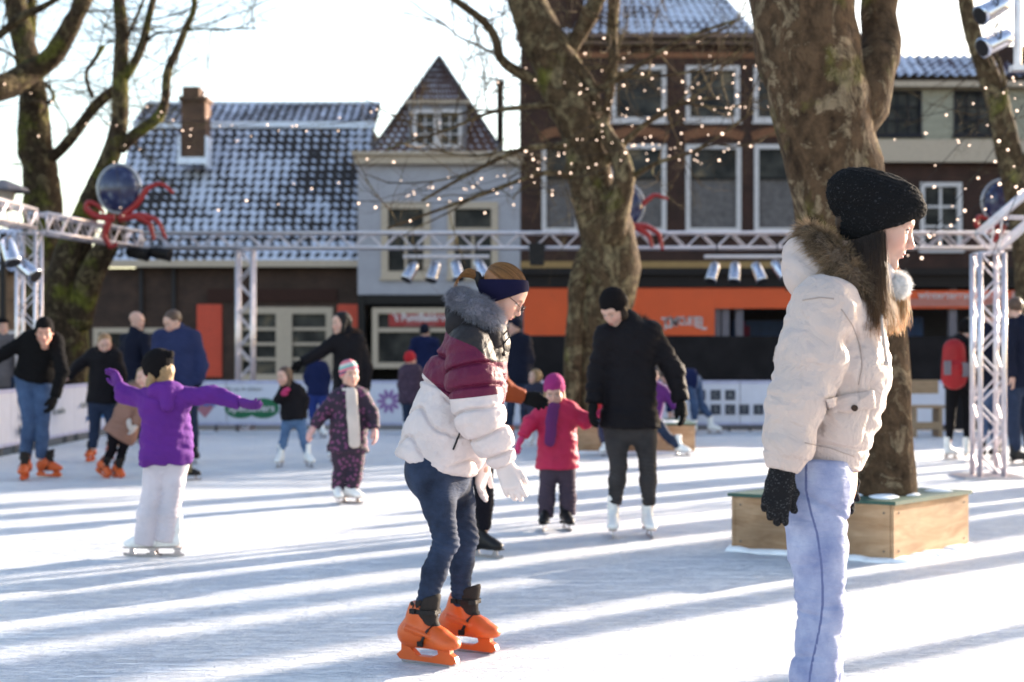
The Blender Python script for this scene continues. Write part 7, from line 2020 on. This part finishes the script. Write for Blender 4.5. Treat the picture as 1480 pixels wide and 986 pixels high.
    human('blond woman in a black jacket with small badges behind the child in purple', 16.1, 148, .92, -85, J, dict(mat=bl, th=.024, len=.02, hood=bl, fur=(.14, .10, .08)), dict(mat=jd, th=.008), dict(o=(151, 498, -.03), yaw=-68, pitch=18, s=.95, hair=dict(name='fair_hair', col=(.38, .22, .09), short=1)), (None, bg), [('orange', 131, 667, -95), ('orange', 160, 664, -60)], h=.014)
    # child in the tan coat leaning back
    J = dict(sh=[(188, 566, 0), (214, 566, 0)], el=[(184, 590, -.05), (206, 596, -.08)], wr=[(186, 606, -.1), (197, 614, -.1)], hp=[(166, 622, 0), (184, 628, 0)], kn=[(162, 650, -.05), (176, 654, 0)], an=[(152, 670, -.05), (172, 676, 0)])
    human('child in a pinkish tan coat leaning back on orange skates', 14.1, 175, .72, -60, J, dict(mat=cloth('tan_pink_coat', (.36, .20, .15), rough=.8), th=.024, len=.05, skirt=.06, name='coat', dir=(-.55, 0, -.8), w=1.1, hood=cloth('pale_fur_cloth', (.55, .42, .34)), fur=(.55, .45, .38)), dict(mat=cloth('dark_leggings', (.012, .01, .014)), th=.002), dict(o=(207, 546, 0), yaw=-90, pitch=0, s=.82, child=True, hair=dict(name='blond_hair', col=(.42, .27, .12), len=.10)), (cloth('white_mitten', (.72, .68, .64)), cloth('white_mitten', (.72, .68, .64))),
          [('orange', 147, 688, -35, 14.1, 25), ('orange', 170, 694, -50, 14.1, 10)], h=.012)
    # bald man
    J = dict(sh=[(180, 490, .08), (212, 490, -.08)], el=[(176, 528, .05), (216, 528, -.12)], wr=[(182, 560, 0), (213, 562, -.14)], hp=[(188, 566), (204, 566)], kn=[(187, 602), (202, 602)], an=[(187, 630), (201, 630)])
    human('bald man in a dark navy jacket standing beside the man in the blue hooded top', 19.3, 196, 1.04, -45, J, dict(mat=navy, th=.026, len=.06, collar=.12), dict(mat=jd, th=.01), dict(o=(198, 464, 0), yaw=-20, pitch=6, s=1.02), ('skin', 'skin'), [('black', 186, 640, -60), ('black', 202, 640, -50)], h=.017)
    # man in the blue hooded top
    J = dict(sh=[(228, 488, 0), (283, 488, 0)], el=[(224, 528, -.08), (292, 528, -.02)], wr=[(244, 548, -.18), (284, 556, -.08)], hp=[(246, 566), (272, 566)], kn=[(250, 612), (277, 610)], an=[(252, 650), (280, 648)])
    human('broad man in a blue hooded top looking down beside the red shutter', 15.9, 262, 1.1, -115, J, dict(mat=bh, th=.034, len=.04, hood=bh, name='hooded_top', w=1.12, collar=.1), dict(mat=jd, th=.01), dict(o=(250, 466, -.05), yaw=-140, pitch=25, s=1.02, hair=dict(name='short_brown_hair', col=(.10, .055, .03), short=1)), (bg, bg), [('black', 252, 670, -100), ('black', 282, 668, -70)], h=.016)
    # olive trousered child behind the purple one
    J = dict(sh=[(238, 590), (266, 590)], el=[(236, 612), (268, 612)], wr=[(238, 630), (266, 630)], hp=[(244, 640), (262, 640)], kn=[(244, 662), (267, 660)], an=[(246, 682), (270, 684)])
    human('small child in olive trousers almost hidden behind the purple hooded child', 13.75, 256, .66, 100, J, dict(mat=cloth('dark_green_coat', (.03, .04, .02)), th=.02), dict(mat=cloth('olive_trousers', (.13, .125, .075)), th=.016, flare=.01), dict(o=(252, 572), yaw=95, s=.78, child=True, hat=dict(mat=bk)), (bg, bg), [('black', 246, 694, 95), ('black', 274, 696, 20)], h=.014)
    # small girl in black jacket and jeans
    J = dict(sh=[(409, 566), (432, 564)], el=[(402, 578, -.06), (441, 578, .0)], wr=[(408, 570, -.12), (440, 592, -.03)], hp=[(416, 604), (434, 604)], kn=[(411, 632), (438, 632)], an=[(405, 656), (443, 655)])
    human('small girl in a black jacket and blue jeans before the green oval logo', 15.4, 424, .74, -95, J, dict(mat=bl, th=.020, len=.02, collar=.09), dict(mat=denim('bright_denim', (.06, .12, .26), (.16, .28, .48), .6), th=.004), dict(o=(411, 544, -.03), yaw=-125, pitch=10, s=.82, child=True, hair=dict(name='long_brown_hair', col=(.12, .065, .035), len=.17)), (pg, bg), [('white', 404, 673, -100), ('white', 447, 673, -60)], h=.012)
    # striped hat child
    suit = patterned('plum_blossom_suit', (.025, .012, .035), (.22, .06, .17), 26, .5)
    J = dict(sh=[(487, 574), (524, 572)], el=[(466, 598, -.04), (538, 598, -.02)], wr=[(454, 617, -.06), (541, 620, -.05)], hp=[(493, 650), (513, 650)], kn=[(494, 680), (513, 680)], an=[(489, 705), (508, 703)])
    cw = cloth('white_knit', (.74, .70, .64), rough=.95)
    human('child in a dark plum snowsuit with white scarf and striped pastel hat', 11.75, 503, .80, -82, J, dict(mat=suit, th=.026, len=.02, name='suit_top', w=1.05), dict(mat=suit, th=.020, flare=.008, drop=.015), dict(o=(505, 542, 0), yaw=-60, pitch=-2, s=.85, child=True, hat=dict(mat=None or stripe_mat(), puff=.014, low=.030), scarf=dict(mat=cw, tail=[(508, 568, -.12), (510, 600, -.15), (513, 640, -.14)], r=.048)), (cloth('pale_pink_mitten', (.72, .45, .42)), cloth('pale_pink_mitten', (.72, .45, .42))),
          [('white', 489, 729, -75), ('white', 508, 727, -30)], h=.011)
    # hooded woman
    J = dict(sh=[(484, 492, 0), (520, 492, 0)], el=[(462, 510, -.05), (530, 532, 0)], wr=[(436, 524, -.1), (528, 566, -.02)], hp=[(492, 572), (514, 572)], kn=[(491, 615), (516, 615)], an=[(486, 645), (520, 645)])
    human('tall woman in a black hooded coat with one arm out behind the plum snowsuit', 16.2, 503, 1.02, -120, J, dict(mat=bl, th=.034, len=.22, skirt=.02, name='coat', collar=.1, hood=bl, fur=(.22, .13, .09)), dict(mat=jd, th=.006), dict(o=(493, 467, -.02), yaw=-150, pitch=6, s=1.0, hair=dict(name='black_hair', col=(.012, .01, .01), len=.10), hoodup=None), (bg, bg), [('white', 482, 667, -100), ('white', 523, 664, -80)], h=.016)
    # child in blue behind
    J = dict(sh=[(449, 530), (470, 530)], el=[(443, 545), (474, 545)], wr=[(446, 558), (472, 558)], hp=[(453, 566), (467, 566)], kn=[(452, 590), (467, 590)], an=[(453, 609), (467, 609)])
    human('child dressed in dark blue near the boards, left of the hooded woman', 20.5, 460, .80, -90, J, dict(mat=cloth('dark_blue_coat', (.015, .025, .09)), th=.022), dict(mat=cloth('royal_blue_trousers', (.02, .05, .25)), th=.018), dict(o=(459, 514), yaw=-90, pitch=25, s=.82, child=True, hat=dict(mat=navy)), (bg, bg), [('white', 453, 630, -90), ('white', 467, 630, -60)], h=.016)
    # red-hatted child
    J = dict(sh=[(584, 536), (604, 536)], el=[(580, 556), (607, 556)], wr=[(582, 572), (605, 572)], hp=[(588, 578), (601, 578)], kn=[(588, 600), (601, 600)], an=[(588, 618), (601, 618)])
    human('child with a scarlet hat half hidden behind the woman with the headband', 20, 594, .82, 80, J, dict(mat=patterned('plum_dots', (.045, .02, .05), (.12, .07, .12), 40, .5), th=.03, len=.05, name='coat', w=1.1), dict(mat=jd, th=.008), dict(o=(593, 520), yaw=60, s=.84, child=True, hat=dict(mat=cloth('scarlet_knit', (.55, .02, .03)))), (bg, bg), [('white', 588, 638, 80), ('white', 601, 638, 60)], h=.016)
    # man in black at the back
    J = dict(sh=[(736, 492), (762, 492)], el=[(732, 518), (766, 518)], wr=[(736, 540), (763, 540)], hp=[(740, 548), (757, 548)], kn=[(738, 585), (758, 585)], an=[(736, 615), (758, 613)])
    human('man in black jacket and dark jeans at the back behind the girl in pink', 20.7, 748, 1.05, -110, J, dict(mat=navy, th=.03, len=.06), dict(mat=jd, th=.008), dict(o=(744, 473), yaw=-150, pitch=5, s=1.0, hat=dict(mat=navy, low=.04)), (bg, bg), [('orange', 733, 631, -140), ('orange', 759, 630, -60)], h=.018)
    J = dict(sh=[(763, 562), (785, 562)], el=[(758, 578), (788, 578)], wr=[(760, 592), (786, 592)], hp=[(768, 594), (781, 594)], kn=[(768, 612), (781, 612)], an=[(768, 628), (781, 628)])
    human('small blond child with a pink headband left of the magenta hat', 18.9, 774, .68, -120, J, dict(mat=cloth('slate_jacket', (.05, .055, .09)), th=.025), dict(mat=cloth('violet_trousers', (.10, .04, .16)), th=.012), dict(o=(773, 545), yaw=-150, s=.80, child=True, hair=dict(name='blond_hair', col=(.42, .27, .12), len=.05)), (bg, bg), [('white', 768, 642, -100), ('white', 782, 642, -80)], h=.016)
    # bending skater by the boards
    J = dict(sh=[(972, 545, -.2), (984, 548, .15)], el=[(966, 572, -.25), (978, 575, .15)], wr=[(968, 596, -.2), (978, 598, .1)], hp=[(994, 549, -.06), (1006, 550, .06)], kn=[(1003, 582, -.08), (1012, 582, .1)], an=[(1004, 607, -.06), (1026, 602, .12)])
    human('skater in blue jeans bending forward beside the board with black squares', 21.3, 998, .95, 180, J, dict(mat=cloth('dark_blue_coat', (.015, .025, .09)), th=.015), dict(mat=jb, th=.010), dict(o=(962, 545), yaw=180, pitch=50, s=.9, hair=dict(name='brown_hair', col=(.08, .04, .02), short=1)), ('skin', 'skin'), [('white', 1002, 628, -120), ('white', 1032, 624, -20)], h=.016)
    # two children behind the long black coat
    J = dict(sh=[(868, 556), (892, 556)], el=[(864, 576), (897, 576)], wr=[(862, 592), (896, 592)], hp=[(873, 598), (888, 598)], kn=[(871, 620), (890, 620)], an=[(873, 640), (890, 640)])
    human('child in red jacket and dotted trousers just left of the long black coat', 17.0, 880, .76, -90, J, dict(mat=cloth('red_jacket', (.55, .025, .03)), th=.02), dict(mat=patterned('navy_dots', (.015, .015, .06), (.25, .25, .4), 60, .4), th=.014), dict(o=(884, 538), yaw=-90, s=.82, child=True, hat=dict(mat=navy)), (bg, bg), [('white', 873, 658, -110), ('white', 890, 658, -80)], h=.015)
    J = dict(sh=[(934, 560, 0), (962, 566, 0)], el=[(930, 578), (972, 580, -.05)], wr=[(930, 592), (976, 592, -.1)], hp=[(930, 602), (946, 606)], kn=[(926, 626), (962, 628, -.05)], an=[(926, 642), (981, 646, -.05)])
    human('child in purple jacket with one leg stretched out right of the long coat', 17.0, 944, .76, -90, J, dict(mat=cloth('violet_jacket', (.12, .02, .18)), th=.02), dict(mat=jd, th=.014), dict(o=(944, 542), yaw=-90, s=.80, child=True, hat=dict(mat=navy)), (bg, bg), [('white', 926, 660, -100), ('white', 986, 660, -35)], h=.015)
    # red backpack
    J = dict(sh=[(1372, 497, 0), (1405, 496, 0)], el=[(1366, 524), (1412, 524)], wr=[(1370, 546), (1408, 546)], hp=[(1378, 556), (1398, 556)], kn=[(1374, 602), (1398, 602)], an=[(1372, 636), (1398, 636)])
    r, ms, mh, fwd, rtv, g = human('skater in black seen from behind with a red rucksack', 16.4, 1388, .95, 75, J, dict(mat=bl, th=.022, len=.05), dict(mat=cloth('black_leggings', (.010, .010, .012)), th=.0), dict(o=(1397, 478), yaw=60, pitch=10, s=.96, hat=dict(mat=bk)), (bg, bg), [('white', 1374, 664, 30), ('white', 1398, 666, 60)], h=.016)
    bp = empty('rucksack', g((1379, 528, -.22)), 'red and grey rucksack on the back of the skater in black', 'rucksack')
    c = g((1379, 524, -.22)); s = SDF(); s.cone(c+(0, 0, .14), c-(0, 0, .16), .13, .15, k=.03, flat=[((0, 1, 0), .6)]); s.ell(c+(0, -.07, -.08), (.11, .06, .10), k=.02); v, f = s.mesh(.014); mesh_obj('pack', v, f, cloth('red_nylon', (.42, .015, .02), rough=.5), bp)
    m = MB(); m.box(c[0]-.13, c[1]-.12, c[2]-.14, c[0]-.07, c[1]-.03, c[2]+.02); m.build('side_pocket', cloth('grey_nylon', (.22, .21, .24)), bp); m = MB(); m.box(c[0]+.06, c[1]-.13, c[2]-.16, c[0]+.13, c[1]-.03, c[2]+.0); m.build('side_pocket', cloth('grey_nylon', (.22, .21, .24)), bp)
    # man at the right edge and the one behind the truss
    J = dict(sh=[(1456, 472, -.1), (1492, 472, .1)], el=[(1458, 512, -.15), (1498, 510, .12)], wr=[(1464, 545, -.15), (1490, 545, .1)], hp=[(1464, 552, -.05), (1482, 552, .05)], kn=[(1464, 608, -.05), (1484, 606, .05)], an=[(1468, 652, -.03), (1490, 650, .05)])
    human('man in a black jacket and blue jeans cut off by the right edge', 15.6, 1472, 1.08, 20, J, dict(mat=navy, th=.034, len=.05, w=1.1), dict(mat=jd, th=.012), dict(o=(1466, 447), yaw=100, pitch=5, s=1.0, hair=dict(name='short_brown_hair', col=(.10, .055, .03), short=1)), ('skin', 'skin'), [('black', 1472, 672, 20), ('black', 1492, 668, 30)], h=.017)
    J = dict(sh=[(1414, 480), (1446, 480)], el=[(1412, 514), (1448, 514)], wr=[(1416, 544), (1444, 544)], hp=[(1421, 556), (1437, 556)], kn=[(1421, 604), (1438, 604)], an=[(1420, 640), (1438, 640)])
    human('skater in a dark jacket and jeans standing behind the front truss post', 16.3, 1430, .98, 90, J, dict(mat=navy, th=.028, len=.05), dict(mat=jb, th=.008), dict(o=(1430, 456), yaw=90, s=.98, hair=dict(name='short_brown_hair', col=(.10, .055, .03), short=1)), (bg, bg), [('black', 1421, 666, 70), ('black', 1438, 664, 100)], h=.017)
    # spectators beyond the boards
    for lb, x, Zp, s_, mt, yw, ht in (('onlooker in a dark blue coat beyond the boards, right of the red hat', 614, 25, 1.0, cloth('dark_blue_coat', (.015, .025, .09)), 80, dict(mat=navy)), ('onlooker in a grey coat beyond the side boards at the left edge', 4, 20, .95, cloth('grey_coat', (.16, .15, .16)), -60, dict(mat=bk))):
        k = FPX/Zp; f = lambda dx, z, d=0: (x+dx*k, HY-(z-CAMH)*k, d)
        J = dict(sh=[f(-.2, 1.40), f(.2, 1.40)], el=[f(-.25, 1.12), f(.25, 1.12)], wr=[f(-.23, .88), f(.23, .88)], hp=[f(-.09, .88), f(.09, .88)], kn=[f(-.1, .48), f(.1, .48)], an=[f(-.1, .1), f(.1, .1)])
        rr = human(lb, Zp, x, s_, yw, J, dict(mat=mt, th=.03, len=.15), dict(mat=jd, th=.008), dict(o=f(0, 1.58), yaw=yw, s=.98, hat=ht), (bg, bg), [], h=.018)
        q = SDF(); b0 = np.array(rr[0].location)
        for dx in (-.1, .1): q.cone(b0+(dx, -.03, .02), b0+(dx, .03, .12), .05, .045)
        q.cut(b0-(0, 0, .12), (0, 0, -1)); v, ff = q.mesh(.014); mesh_obj('boots', v, ff, plain('brown_boots', (.05, .03, .02)), rr[0])
def stripe_mat():
    m, nt, b = nmat('striped_knit'); L = nt.links.new
    tc = N(nt, 'ShaderNodeTexCoord'); sx = N(nt, 'ShaderNodeSeparateXYZ'); L(tc.outputs['Object'], sx.inputs[0])
    a = N(nt, 'ShaderNodeMath', operation='MULTIPLY_ADD'); a.inputs[1].default_value = -.30; L(sx.outputs['X'], a.inputs[0]); L(sx.outputs['Z'], a.inputs[2])
    q = N(nt, 'ShaderNodeMath', operation='MULTIPLY'); q.inputs[1].default_value = 9.5; L(a.outputs[0], q.inputs[0]); f = N(nt, 'ShaderNodeMath', operation='FRACT'); L(q.outputs[0], f.inputs[0])
    r = ramp(nt, [(0, (.62, .16, .20)), (.25, (.06, .06, .12)), (.42, (.62, .16, .22)), (.62, (.15, .40, .36)), (.82, (.55, .52, .50))], 'CONSTANT'); L(f.outputs[0], r.inputs['Fac'])
    L(r.outputs['Color'], b.inputs['Base Color']); b.inputs['Roughness'].default_value = .95
    return m
people()
